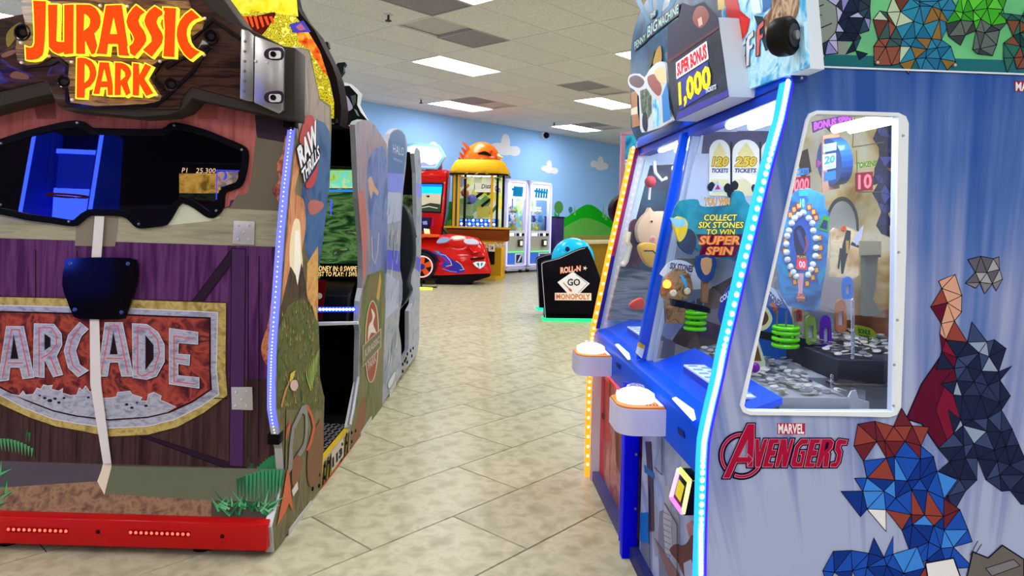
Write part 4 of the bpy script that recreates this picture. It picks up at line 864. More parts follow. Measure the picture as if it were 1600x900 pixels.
# ---- step between the two side panels
st = part('entry_step', jp, lambda b: b.prism([Vector((p.x, p.y, max(p.z, .005))) for p in [JS.P(q, -.002) for q in [(500, 766), (546, 706), (546, 669), (504, 721)]]], (-.03, 0, 0), M('#c9a92a', .45)))
def haz(b):
    b.pp(JS, [(504, 721), (546, 669), (546, 674), (504, 727)], M('#b9a98a', .45))
    for i in range(9):
        if i in (3, 4, 5): continue
        t0, t1 = i / 9, (i + .55) / 9
        f = lambda t, v: (503 + 43 * t, (726 - 53 * t) * (1 - v) + (761 - 55 * t) * v)
        b.pp(JS, [f(min(t0 + .09, 1), 0), f(min(t1 + .09, 1), 0), f(t1, 1), f(t0, 1)], M('#191512', .5))
    b.pp(JS, [(518, 706), (537, 683), (537, 712), (518, 737)], M('#c8bfae', .45)); b.txt(JS, '113', [(519, 732), (535, 711), (535, 697), (519, 716)], M('#15110f', .5), bold=.08); b.txt(JS, 'MIND THE STEP', [(519, 713), (535, 692), (535, 688), (519, 708)], M('#15110f', .5)) if False else None
    b.pp(JS, [(503, 760), (546, 704), (546, 707), (502, 764)], M('#c2502a', .45))
part('hazard_stripe_print', st, haz)
bolts('step_bolt', st, [(507, 728), (507, 746), (514, 722), (541, 692), (541, 679), (534, 694)])
zt = JS.P((525, 694)).z
tr = part('tread_plate', jp, lambda b: b.box((-.68, .62, zt - .02), (.665, 1.5, zt), M('#141416', .4)))
def diamonds(b):
    for i in range(22):
        for j in range(20):
            x, y = .655 - .03 * i - (.0), .66 + .033 * j; a = .8 if (i + j) % 2 else -.8; d = Vector((math.cos(a), math.sin(a), 0)) * .012; n = Vector((-d.y, d.x, 0)) * .3; c = Vector((x, y, zt)); b.prism([c - d - n, c + d - n, c + d + n, c - d + n], (0, 0, .003), M('#b9b9c0', .3, .6))
part('tread_pattern', tr, diamonds, kind='stuff')
# ---- far side panel of the same cabinet
FP = [(546, 706), (546, 668), (560, 596), (562, 516), (560, 504), (562, 470), (566, 450), (567, 420), (566, 380), (563, 340), (560, 310), (558, 260), (556, 215), (555, 195), (558, 190), (566, 187), (576, 188), (586, 196), (593, 207), (600, 218), (605, 226), (605, 330), (603, 430), (601, 510), (599, 580), (597, 640)]
sp2 = sidepanel('side_panel', FP, MN('mauve_side_print', ['#8a7a84', '#a08a8c', '#8f8a9a', '#77707a'], (6, 6, 3), 4, .35, .6, lo=.3, hi=.7), silver)
def art2(b):
    b.pp(JS, [(559, 300), (568, 296), (572, 330), (574, 370), (571, 430), (566, 440), (567, 400), (562, 340)], M('#b8726a', .4))
    b.pp(JS, smoothpts([(576, 250), (592, 230), (604, 250), (604, 420), (590, 440), (578, 420), (580, 380), (574, 300)], 3), MN('blue_streak_print', ['#4a5f96', '#6b7ab0', '#7f8ab8', '#59699a'], (5, 5, 3), 4, .35, .8, lo=.3, hi=.7))
    b.pp(JS, [(575, 280), (580, 275), (585, 290), (592, 300), (590, 306), (583, 298), (580, 312), (577, 300)], M('#c9a07a', .35))
    b.stroke(JS, [(581, 370), (582, 402), (586, 412), (590, 394), (592, 364)], 1.2, M('#c9b8a0', .4), False)
    gsp = MN('jungle_print', [], ()) if 'jungle_print' in _M else npm
    b.pp(JS, [(568, 450), (574, 430), (600, 420), (602, 470), (600, 540), (597, 638), (548, 704), (548, 670), (562, 596), (564, 516), (562, 504)], MN('moss_side_print', ['#4a4a30', '#5f6a3c', '#74704a', '#806444'], (10, 10, 5), 6, .35, .8, lo=.3, hi=.72))
    b.pp(JS, [(594, 424), (596, 440), (592, 470), (588, 466)], M('#c09a54', .4)); b.pp(JS, smoothpts([(548, 700), (556, 660), (566, 620), (572, 640), (562, 690)], 3), M('#87583a', .4))
part('side_print', sp2, art2)
def emblem(b):
    ov = [(582, 470), (588, 480), (591, 505), (591, 540), (588, 575), (583, 594), (577, 596), (573, 580), (571, 545), (572, 510), (576, 482)]
    ov = smoothpts(ov, 3); b.pp(JS, ov, M('#9c4a34', .4), lift=.004); b.stroke(JS, ov, 1.4, M('#cdbf9a', .4), lift=.0044)
    b.pp(JS, smoothpts([(580, 482), (586, 492), (583, 506), (588, 520), (580, 520), (575, 532), (576, 510), (582, 498)], 3), M('#d9d2c8', .4), lift=.0048)
    b.pp(JS, [(567, 541), (595, 514), (595, 542), (567, 573)], M('#6f6a50', .4), lift=.0052); b.stroke(JS, [(567, 541), (595, 514), (595, 542), (567, 573)], 1., M('#cdbf9a', .4), lift=.0056)
    b.txt(JS, 'JURASSIC', [(569, 564), (593, 538), (593, 524), (569, 548)], M('#b9a8a0', .4), bold=.03, lift=.006); b.txt(JS, 'PARK', [(575, 580), (588, 564), (588, 550), (575, 566)], M('#b9a8a0', .4), bold=.03, lift=.006)
part('emblem_logo', sp2, emblem)
part('edge_trim', sp2, lambda b: trim(b, FP[2:16], silver, .03)); part('kick_plate', sp2, lambda b: b.pp(JS, [(564, 676), (581, 650), (581, 660), (564, 686)], M('#c9c6be', .35, .3), thick=.004, lift=.001))
bolts('panel_bolt', sp2, [(549, 676), (555, 673), (549, 690)])
part('grab_rail', jp, lambda b: b.tube([JS.P(q, .01) for q in [(559, 590), (557, 600), (551, 640), (546, 664)]], .012, silver, 8), smooth=True)
# ---- inside: far console, screen, bench, roof, left wall
SCY = 1.62; SP = FJ.Y(SCY)
part('left_wall', jp, lambda b: b.box((-SIDE, .14, .02), (-SIDE + .03, 2.15, 2.0), blk))
part('far_console', jp, lambda b: b.box((-.67, SCY + .02, .0), (SIDE - .035, 2.16, 1.83), blk))
part('bench_seat', jp, lambda b: b.box((-.66, .16, .13), (.64, .46, .5), M('#120f12', .6)).box((-.66, .16, .5), (.64, .26, .9), M('#120f12', .6)), bevel=.02)
part('cabin_floor', jp, lambda b: b.box((-.67, .16, .03), (SIDE - .035, SCY, zt - .021), blk))
sh = part('header_box', jp, lambda b: b.box((-.67, SCY - .1, SP.P((530, 262)).z), (SIDE - .04, SCY + .02, 1.86), M('#060507', .6)), bevel=.01)
part('header_light', sh, lambda b: b.box((-.67, SCY - .13, 1.86), (SIDE - .06, SCY - .05, 1.89), E('#f0b4b4', .9)), bevel=.008)
scr = part('game_screen', jp, lambda b: b.pp(SP, [(278, 262), (563, 262), (563, 440), (278, 440)], M('#050605', .2), thick=.006, lift=-.006))
def picture(b):
    jm = MN('jungle_screen', ['#0a160c', '#1c3a1c', '#4a6a3a', '#0f1f12', '#8a9a6a'], (4, 4, 14), 5, .3, 1.2, lo=.32, hi=.75, emit=.9)
    b.pp(SP, [(280, 264), (563, 264), (563, 436), (280, 436)], jm)
    b.pp(SP, [(500, 266), (560, 266), (560, 294), (500, 294)], MN('meadow_screen', ['#2f7a3a', '#8aa83a', '#4ab0a0', '#b9b04a'], (14, 14, 14), 4, .3, .6, lo=.3, hi=.7, emit=1.1)); b.pp(SP, [(500, 296), (560, 296), (560, 300), (500, 300)], E('#2a7ac8', 1)); b.pp(SP, [(516, 312), (519, 312), (518, 336), (516, 336)], E('#3a4af0', 1.4))
    b.pp(SP, [(280, 270), (345, 270), (345, 302), (280, 302)], MN('gold_screen', ['#6a5a14', '#c9a83a', '#8a6a1e', '#a8b03a'], (9, 9, 9), 4, .3, .6, lo=.3, hi=.7, emit=5)); b.pp(SP, [(280, 258), (376, 258), (376, 271), (280, 271)], E('#1c1a10', .6))
    b.pp(SP, [(340, 268), (372, 268), (372, 290), (340, 292)], MN('blue_screen', ['#3a5ac8', '#c9b88a', '#8a7a4a', '#5a8ad8'], (20, 20, 20), 4, .3, .6, lo=.3, hi=.7, emit=4)); b.stroke(SP, [(338, 312), (339, 266), (374, 267)], 1.6, E('#4a50f0', 6), False)
    b.pp(SP, [(500, 412), (563, 412), (563, 436), (500, 436)], E('#050704', .3))
part('screen_picture', scr, picture)
def words(b):
    tc = E('#ffd890', .95)
    b.txt(SP, 'MONEY IN: 0 SWIPES', [(492, 423.5), (561, 424), (561, 416), (492, 415.5)], tc, lift=.02, bold=.008, shear=.15); b.txt(SP, 'COST TO PLAY: 1 SWIPE', [(489, 431.5), (564, 432), (564, 424.8), (489, 424.5)], tc, lift=.02, bold=.008, shear=.15)
part('screen_lettering', scr, words)
part('screen_lettering', scr, lambda b: b.txt(SP, 'P1', [(284, 270), (293, 270), (293, 262.5), (284, 262)], E('#f0d890', 7), lift=.02, shear=.15))
part('screen_lettering', scr, lambda b: b.txt(SP, '25.300', [(306, 270.5), (337, 270.5), (337, 263), (306, 262.5)], E('#f0d890', 7), lift=.02, shear=.15))
part('dashboard', jp, lambda b: b.loft([[Vector((x, SCY - .28, .88)), Vector((x, SCY, .955)), Vector((x, SCY, .7)), Vector((x, SCY - .3, .7))] for x in (-.66, SIDE - .05)], M('#0a0c12', .35)), bevel=.008)
part('dash_trim', jp, lambda b: b.pp(FJ.Y(SCY - .29), [(497, 438), (510, 438), (506, 470), (503, 500), (496, 500)], M('#5a0c0e', .4), thick=.01, lift=.0).pp(FJ.Y(SCY - .3), smoothpts([(497, 458), (502, 459), (503, 464), (500, 467), (497, 466)], 3), M('#c9c0a8', .4), thick=.004, lift=.01))
dl = part('dash_light', jp, lambda b: b.pp(FJ.Y(SCY - .31), [(496, 480), (555, 479.5), (555, 487), (496, 487.5)], E('#1430ff', 2.2), thick=.006, lift=.0))
part('light_dot', dl, lambda b: [b.ball(FJ.Y(SCY - .31).P((500 + i * 5.2, 483.3), .008), .008, E('#d8e4ff', 5), 8, 5) for i in range(11)])
part('dash_shelf', jp, lambda b: b.pp(FJ.Y(SCY - .33), [(496, 504), (558, 503), (559, 507), (496, 509)], M('#d8d8dc', .3), thick=.03, lift=.0))
part('console_edge', jp, lambda b: b.box((SIDE - .05, SCY - .06, .96), (SIDE - .035, SCY - .03, 1.86), M('#6a0f18', .4)))
# ---- wooden sign with the lit letters
SG = FJ.Y(.05)
wood = MN('sign_wood', ['#1f1213', '#33201c', '#4a2f26', '#2a1a19'], (6, 10, 55), 7, .35, 1.0, bump=.1, coat=.3, lo=.3, hi=.72)
hous = M('#3c3633', .5)
part('sign_housing', jp, lambda b: b.prism([FJ.Y(.06).P(q) for q in [(-90, 60), (0, 40), (60, 20), (60, -70), (300, -70), (380, 40), (443, 72), (461, 74), (460, 186), (438, 184), (300, 154), (284, 172), (262, 180), (215, 183), (100, 172), (84, 146), (64, 150), (0, 166), (-90, 192)]], (0, .14, 0), hous), bevel=.006)
sgn = part('wooden_sign', jp, lambda b: b.prism([SG.P(q) for q in [(-90, 40), (0, 28), (43, 20), (43, -66), (268, -66), (330, 16), (378, 44), (376, 156), (298, 135), (285, 150), (280, 171), (238, 171), (160, 168), (89, 166), (74, 132), (67, 126), (0, 142), (-90, 164)]], (0, .06, 0), wood), bevel=.006)
PQ = FJ.Y(.035)
def plaque(b): b.pp(SG, smoothpts([(28, 98), (26, 60), (44, 56), (45, -40), (258, -40), (300, 22), (316, 26), (316, 46), (296, 60), (302, 84), (246, 96), (230, 116), (252, 150), (240, 160), (196, 164), (110, 160), (108, 100), (78, 88), (60, 100)], 2), MN('plaque_wood', ['#3a2620', '#6a4a34', '#a8805a', '#4f3628'], (5, 10, 42), 7, .35, 1.4, bump=.1, coat=.3, lo=.3, hi=.72), thick=.012, lift=.0)
pl = part('letter_plaque', sgn, plaque)
def groove(b):
    for l in ([(34, 104), (78, 100), (92, 92), (104, 104), (104, 158), (120, 166), (240, 165), (258, 152), (300, 112), (326, 72)], [(252, 96), (238, 116), (256, 140)], [(300, 60), (332, 30), (376, 60)], [(258, 106), (280, 92), (330, 72)]): b.stroke(SG, l, 5, M('#170d14', .3, coat=.4), False, lift=.0, thick=.01)
part('sign_molding', sgn, groove)
part('sign_stud', sgn, lambda b: b.dots(SG, [(33, 67), (34, 98), (77, 88), (112, 97), (113, 156), (199, 10), (320, 29), (319, 86), (250, 96), (245, 149), (157, 9)], .007, M('#f4e6f4', .25, .3), lift=.012, h=.006))
for q, r in (((268, 132), 9), ((100, 128), 9), ((330, 57), 10), ((36, 51), 12)):
    bo = part('sign_bolt', sgn, lambda b: b.tube([SG.P((q[0] + r * math.cos(a), q[1] + r * math.sin(a)), .008) for a in [6.28319 * i / 20 for i in range(21)]], .006, M('#1c1216', .25, coat=.5), 8), smooth=True)
    part('bolt_head', bo, lambda b: b.cyl(SG.P(q, .0), SG.P(q, .022), .012, M('#332a30', .25, .4), 12).cyl(SG.P(q, .0), SG.P(q, .01), .02, blk, 12))
for bm_, bc_ in ((smoothpts([(10, 54), (22, 40), (34, 36), (24, 60), (12, 74)], 3), '#8a7a3a'), (smoothpts([(2, 86), (12, 80), (24, 78), (22, 84), (6, 90)], 3), '#8a5a50'), (smoothpts([(16, 116), (26, 111), (44, 118), (42, 124), (20, 122)], 3), '#7a5044')): part('bullet_mark', sgn, lambda b: b.pp(SG, bm_, M(bc_, .4)))
if 0: part('bullet_mark', sgn, lambda b: b.pp(SG, smoothpts([(10, 54), (22, 40), (34, 36), (24, 60), (12, 74)], 3), M('#8a7a3a', .4)).pp(SG, smoothpts([(2, 86), (12, 80), (24, 78), (22, 84), (6, 90)], 3), M('#8a5a50', .4)).pp(SG, smoothpts([(16, 116), (26, 111), (44, 118), (42, 124), (20, 122)], 3), M('#7a5044', .4)))
c1 = lambda p: S(p, 9, 30, 0); c2 = lambda p: S(p, 9, 170, 0); c3 = lambda p: S(p, 9, 110, 80)
LET = [(c1([(185, 0), (383, 10), (382, 150), (378, 330), (368, 560), (355, 700), (335, 780), (270, 835), (180, 852), (88, 845), (78, 640), (110, 655), (150, 662), (185, 650), (203, 600), (205, 450), (196, 200)]), []),
 (c1([(392, 58), (545, 55), (540, 300), (530, 570), (560, 580), (622, 580), (622, 60), (775, 55), (772, 300), (770, 760), (615, 775), (618, 745), (545, 768), (470, 730), (405, 660), (400, 400)]), []),
 (c1([(790, 55), (990, 58), (1035, 78), (1080, 110), (1118, 160), (1145, 220), (1156, 310), (1130, 400), (1065, 475), (1105, 640), (1070, 760), (1010, 775), (930, 590), (935, 768), (790, 765)]), [c1([(922, 205), (960, 230), (985, 270), (988, 310), (970, 370), (915, 415)])]),
 (c1([(1210, 68), (1449, 60), (1557, 795), (1390, 785), (1378, 628), (1258, 625), (1240, 772), (1070, 762), (1110, 640)]), [c1([(1325, 260), (1285, 470), (1365, 470)])]),
 (c2(smoothpts([(380, 60), (320, 120), (265, 200), (236, 300), (258, 385), (320, 480), (347, 545), (330, 600), (265, 655), (280, 745), (365, 805), (440, 715), (500, 640), (537, 570), (532, 500), (500, 430), (440, 345), (424, 290), (450, 225), (520, 170)], 1)), []),
 (c2([(645, 75), (560, 140), (510, 215), (489, 290), (502, 350), (545, 430), (588, 515), (592, 580), (530, 640), (465, 702), (605, 812), (700, 690), (755, 610), (772, 520), (755, 460), (700, 370), (678, 310), (700, 250), (770, 205), (776, 165)]), []),
 (c2([(755, 95), (955, 108), (945, 300), (938, 500), (930, 812), (755, 800), (772, 600), (778, 400)]), []),
 (c2([(1160, 125), (1060, 200), (990, 290), (952, 390), (944, 500), (958, 580), (990, 660), (1050, 760), (1100, 810), (1150, 848), (1300, 725), (1230, 695), (1170, 650), (1125, 580), (1102, 480), (1112, 400), (1140, 340), (1200, 288), (1295, 250)]), []),
 (c3([(85, 85), (160, 82), (220, 90), (300, 130), (340, 180), (362, 230), (375, 310), (365, 370), (345, 420), (285, 500), (215, 535), (205, 665), (75, 660), (80, 300)]), [c3([(207, 190), (245, 230), (262, 290), (258, 350), (240, 395), (203, 430)])]),
 (c3([(400, 145), (548, 150), (605, 480), (605, 625), (515, 625), (510, 515), (430, 515), (415, 612), (310, 605), (375, 330)]), [c3([(475, 270), (445, 415), (505, 415)])]),
 (c3([(618, 150), (720, 155), (780, 178), (830, 220), (860, 280), (862, 340), (810, 435), (855, 590), (780, 640), (715, 490), (715, 625), (610, 625)]), [c3([(717, 260), (755, 300), (760, 350), (712, 395)])]),
 (c3([(870, 160), (970, 170), (975, 310), (1045, 165), (1150, 215), (1050, 390), (1180, 595), (1060, 640), (975, 480), (970, 635), (865, 625)]), [])]
orm, yem = E('#ff3c04', .78), E('#ffe93a', .8)
for o, h in LET:
    def lt(b): b.pp(PQ, o, orm, h, thick=.02, lift=.0)
    L_ = part('letter', pl, lt)
def outl(b):
    for o, h in LET:
        for q in [o] + h: b.stroke(PQ, q, 1.5, yem, lift=.0, thick=.0215)
part('letter_edging', pl, outl)
# ---- silver bracket at the right end of the sign
BP = FJ.Y(.045); c4 = lambda p: S(p, 4.5, 320, 0)
br = part('metal_bracket', jp, lambda b: b.pp(BP, c4([(255, 200), (305, 215), (345, 250), (340, 715), (300, 710), (245, 695)]), steel, thick=.012, lift=.0).pp(BP, c4([(350, 250), (530, 320), (550, 345), (545, 770), (510, 795), (345, 720)]), steel, thick=.03, lift=.0), bevel=.004)
part('bracket_rivet', br, lambda b: b.dots(BP, c4([(283, 290), (281, 360), (281, 430), (279, 500), (279, 570), (277, 637)]), .006, M('#8a8684', .3, .8), lift=.012, h=.006).dots(BP, c4([(358, 430), (438, 440)]), .006, M('#e8e4e0', .3, .5), lift=.03, h=.006))
for y in (380, 685):
    ps = part('bracket_pocket', br, lambda b: b.pp(BP, c4(smoothpts([(545, y - 40), (450, y - 40), (415, y - 5), (440, y + 35), (545, y + 38)], 3)), M('#3a2c3c', .35, .5), lift=.0305, thick=.001).pp(BP, c4(rrect(450, y - 24, 535, y + 32, 18)), M('#e0ddda', .3, .4), lift=.031, thick=.004))
    part('bolt_hole', ps, lambda b: b.cyl(BP.P(c4([(480, y)])[0], .03), BP.P(c4([(480, y)])[0], .042), .011, M('#15110f', .4), 14))
# ---- yellow art board behind the sign (a plain reptile-skin print stands in for the poster art)
TB = FJ.Y(1.05)
TPX = [(240, -120), (430, -120), (458, 0), (470, 22), (492, 48), (508, 80), (519, 102), (526, 122), (531, 150), (533, 168), (531, 196), (240, 196)]
tp = part('topper_board', jp, lambda b: b.prism([TB.P(q) for q in TPX], (0, .16, 0), M('#140908', .7)))
def scales(b):
    b.pp(TB, [(240, -118), (420, -118), (450, 4), (462, 26), (482, 50), (497, 80), (508, 106), (516, 130), (522, 160), (522, 194), (240, 194)], MN('reptile_skin_print', ['#5a4a08', '#a89a1a', '#d9c92a', '#8a7a10', '#e8dc5a'], (42, 42, 42), 3, .35, .4, 'voronoi', lo=.05, hi=.75, emit=.25))
    b.pp(TB, [(340, -20), (462, -20), (466, 26), (440, 22), (400, 18), (356, 26), (345, 14)], MN('yellow_print', ['#c9b010', '#e6d21e', '#f0e24a', '#c0a010'], (12, 12, 12), 5, .35, .6, lo=.3, hi=.7, emit=.25))
    rr = E('#d8481a', .5)
    b.pp(TB, smoothpts([(366, 26), (400, 25), (430, 19), (424, 35), (412, 52), (404, 56), (392, 48), (376, 34)], 3), M('#5a1208', .35))
    for i in range(7): x = 372 + i * 8; b.pp(TB, [(x, 26), (x + 5, 25), (x + 9, 44 - abs(i - 3) * 3), (x + 6, 46 - abs(i - 3) * 3)], rr)
    b.pp(TB, [(462, 50), (482, 50), (500, 80), (512, 118), (505, 112), (484, 78), (468, 66)], MN('ember_print', ['#a8280c', '#e0641a', '#f0a83a'], (30, 30, 30), 4, .35, .6, lo=.3, hi=.7, emit=.3))
    for q in ([(452, 38), (474, 32), (486, 50), (458, 51)], [(345, 32), (360, 29), (362, 36), (350, 36)]): b.pp(TB, q, M('#4a46b8', .35))
    b.pp(TB, [(462, 42), (470, 36), (478, 46), (468, 48)], M('#b86a90', .35))
part('topper_print', tp, scales)
part('cabin_roof', jp, lambda b: b.box((-.68, .2, 1.99), (SIDE - .04, SCY + .1, 2.03), blk) if False else b.box((-.68, 1.0, 1.84), (SIDE - .05, SCY, 1.86), blk))
# ================================================================== next cabinet in the left row
FH = Frame(along(YAW_L, -1.632, 4.93), YAW_L); HS = FH.X(SIDE)
ha = thing('shooter_cabinet', 'grey blue shooting cabinet with rounded tall side panels behind the wooden-look cabinet', 'arcade game', FH)
HN = [(599, 634), (596, 632), (600, 510), (603, 430), (605, 330), (606, 230), (607, 218), (610, 209), (615, 203), (621, 201), (628, 204), (633, 211), (636, 221), (636, 235), (634, 262), (630, 296), (628, 330), (625, 390), (625, 420), (629, 440), (629, 465), (625, 486), (623, 510), (627, 540), (627, 586)]
HF = [(637, 573), (638, 564), (639, 530), (639, 486), (645, 474), (650, 420), (651, 330), (650, 270), (647, 240), (649, 233), (652, 231), (656, 236), (658, 262), (659, 330), (658, 390), (656, 450), (655, 510), (655, 528), (652, 553)]
hm = MN('steel_blue_side_print', ['#8d8f96', '#a3a5ab', '#8f98ac', '#77809a'], (7, 7, 9), 5, .35, .7, lo=.3, hi=.7)
def hpanel(pts): 
    P = [HS.P(q) for q in pts]; P = [Vector((p.x, max(p.y, -.05), max(p.z, .012))) for p in P]
    return part('side_panel', ha, lambda b: b.prism(P, (-.035, 0, 0), hm, side=silver))
h1, h2 = hpanel(HN), hpanel(HF)
def hart(b):
    b.pp(HS, [(607, 222), (611, 211), (616, 205), (621, 203), (628, 206), (633, 214), (634, 235), (631, 272), (606, 270)], M('#5b78a8', .35))
    b.pp(HS, [(606, 270), (631, 272), (629, 300), (606, 300)], M('#7f8ade', .35)); b.pp(HS, [(605, 390), (624, 392), (625, 425), (603, 420)], M('#5a5fd0', .35))
    for q in ([(606, 300), (627, 302), (626, 345), (605, 350)], [(604, 425), (624, 440), (622, 480), (602, 500)]): b.pp(HS, q, M('#a9b2cc', .35))
    rnd = random.Random(2)
    for i in range(26): x, y = rnd.uniform(603, 620), rnd.uniform(330, 600); b.pp(HS, [(x, y), (x + 2, y - 3), (x + rnd.uniform(1, 5), y - rnd.uniform(14, 36))], M(('#c3c6cc', '#8a8d96', '#b3b8c8')[i % 3], .35))
    b.txt(HS, 'HALO', [(614, 239), (631, 244), (631, 231), (614, 225)], M('#dfe6f2', .35), space=1.2); b.txt(HS, 'FIRETEAM RAVEN', [(615, 250), (629, 255), (629, 251.5), (615, 246)], M('#b9c6dc', .35))
    b.pp(HS, smoothpts([(606, 600), (612, 588), (618, 580), (616, 592), (609, 606)], 3), M('#d0d2d6', .35))
part('side_print', h1, hart)
part('side_print', h2, lambda b: b.pp(HS, [(651, 285), (659, 288), (659, 310), (651, 305)], M('#7f8ade', .35)).pp(HS, [(651, 400), (657, 404), (656, 426), (650, 420)], M('#5a5fd0', .35)))
htrim = lambda b, pts: [b.hexa([p + o for p in (HS.P(pts[i]), HS.P(pts[i + 1])) for o in (Vector((0, -.008, 0)), Vector((-.035, -.008, 0)), Vector((-.035, .01, 0)), Vector((0, .01, 0)))], M('#c3c6d8', .3, .4)) for i in range(len(pts) - 1)]
part('edge_trim', h1, lambda b: htrim(b, HN[1:10])); part('edge_trim', h2, lambda b: htrim(b, HF[1:11]))
part('kick_plate', h1, lambda b: b.pp(HS, [(609, 612), (619, 596), (619, 604), (609, 621)], M('#c9c6be', .35, .3), thick=.005, lift=.001))
hst = part('entry_step', ha, lambda b: b.prism([HS.P(q, -.002) for q in [(627, 588), (637, 573), (638, 546), (627, 566)]], (-.03, 0, 0), M('#9a9aa2', .35, .4)))
part('step_bolt', hst, lambda b: b.dots(HS, [(629, 569), (629, 580), (632, 564), (634, 560), (636, 553), (636, 566), (641, 548), (643, 556), (645, 544)], .016, blk, h=.008))
part('cabin_shell', ha, lambda b: b.box((-SIDE, .05, .02), (-.6, 1.8, 2.0), blk).box((-.6, .06, .02), (SIDE - .04, .12, 1.75), blk).box((-.6, 1.55, .02), (SIDE - .04, 1.78, 1.95), blk).box((-.6, .12, .02), (SIDE - .04, 1.55, .12), blk))
part('cabin_screen', ha, lambda b: b.box((-.55, 1.53, 1.15), (SIDE - .05, 1.55, 1.55), MN('forest_screen', ['#0c100a', '#2a3a20', '#4a5a34', '#1a2414'], (9, 9, 14), 5, .3, 1, lo=.3, hi=.7, emit=.6)))
def seat(b):
    s = FH.Y(.95); b.pp(s, smoothpts([(612, 330), (628, 320), (640, 340), (645, 380), (644, 410), (636, 440), (640, 456), (634, 470), (626, 480), (612, 480)], 3), M('#1d2226', .4), thick=.2, lift=.0)
part('gunner_seat', ha, seat, bevel=.02)
part('flex_hose', ha, lambda b: b.tube([FH.Y(1.0).P(q) for q in [(628, 332), (636, 338), (642, 352), (646, 372)]], .03, M('#2a2a2c', .5), 8))
HT = FH.Y(.1)
ht1 = part('topper_cutout', ha, lambda b: b.prism([HT.P(q) for q in [(520, 128), (540, 129), (550, 132), (557, 138), (560, 142), (565, 146), (562, 158), (561, 164), (565, 172), (572, 184), (580, 194), (590, 206), (597, 216), (604, 222), (604, 232), (520, 232)]], (0, .04, 0), M('#dfe2e0', .4)))
part('cutout_print', ht1, lambda b: b.pp(HT, [(520, 134), (546, 134), (559, 148), (558, 164), (564, 176), (574, 188), (590, 210), (598, 222), (520, 226)], M('#101614', .35)).pp(HT, smoothpts([(534, 147), (542, 150), (548, 160), (551, 169), (542, 174), (534, 168)], 3), M('#a89cb4', .35)).pp(HT, [(553, 170), (557, 172), (562, 182), (558, 180)], M('#8a8a80', .35)).pp(HT, [(548, 150), (556, 148), (556, 160), (552, 166)], M('#4a544c', .35)))
part('topper_fin', ha, lambda b: b.prism([FH.Y(.3).P(q) for q in [(523, 103), (528, 98), (539, 97), (540, 100), (537, 104), (537, 112), (534, 116), (531, 120), (527, 112)]], (0, .05, 0), M('#15201e', .35)).prism([FH.Y(.3).P(q) for q in [(505, 66), (512, 65), (514, 74), (506, 78)]], (0, .05, 0), M('#15201e', .35)))
# ================================================================== right row: the big blue coin pusher
FRR = Frame(along(YAW_R, .68, 1.865), YAW_R); LEN = 1.725; MID = .865
N0, FARP, MIDP = FRR.Y(0), FRR.Y(LEN), FRR.Y(MID)
cp_ = thing('coin_pusher', 'big blue coin pusher with a glowing blue edge and big side window', 'arcade game', FRR)
blue, dblue, cyanl = M('#0850e0', .4, var=.03), M('#14149a', .35, coat=.2), E('#2f9cf0', 2.2)
white_m = M('#dfe3ec', .35, var=.02); greyw = M('#d3e0ea', .4, var=.03); lil = M('#9aa0c4', .4, var=.03)
EDGE = [(1237, 128), (1226, 184), (1205, 260), (1171, 400), (1138, 540), (1128, 590), (1117, 636), (1110, 668), (1106, 690), (1104, 720), (1101, 827), (1100, 900)]
WI = smoothpts([(1264, 190), (1268, 182), (1278, 178), (1330, 179.5), (1404, 181.5), (1402, 300), (1400, 460), (1396, 644), (1300, 644), (1178, 643), (1168, 641), (1163, 634), (1190, 510), (1228, 345)], 1)
WO = smoothpts([(1260, 187), (1265, 177), (1277, 172.5), (1340, 174), (1404, 176), (1416, 182), (1420, 193), (1416, 400), (1408, 636), (1402, 648), (1390, 652), (1300, 650), (1172, 648.5), (1161, 644), (1157, 634), (1187, 508), (1224, 345)], 1)
def low(p, z): return Vector((p.x, p.y, z))
eb = [N0.P(q) for q in EDGE]; bx = eb[-1].x
XR, ZT = 1.12, N0.P((1264, 105)).z
ray_m = bpy.data.materials.new('ray_burst_print'); ray_m.use_nodes = True
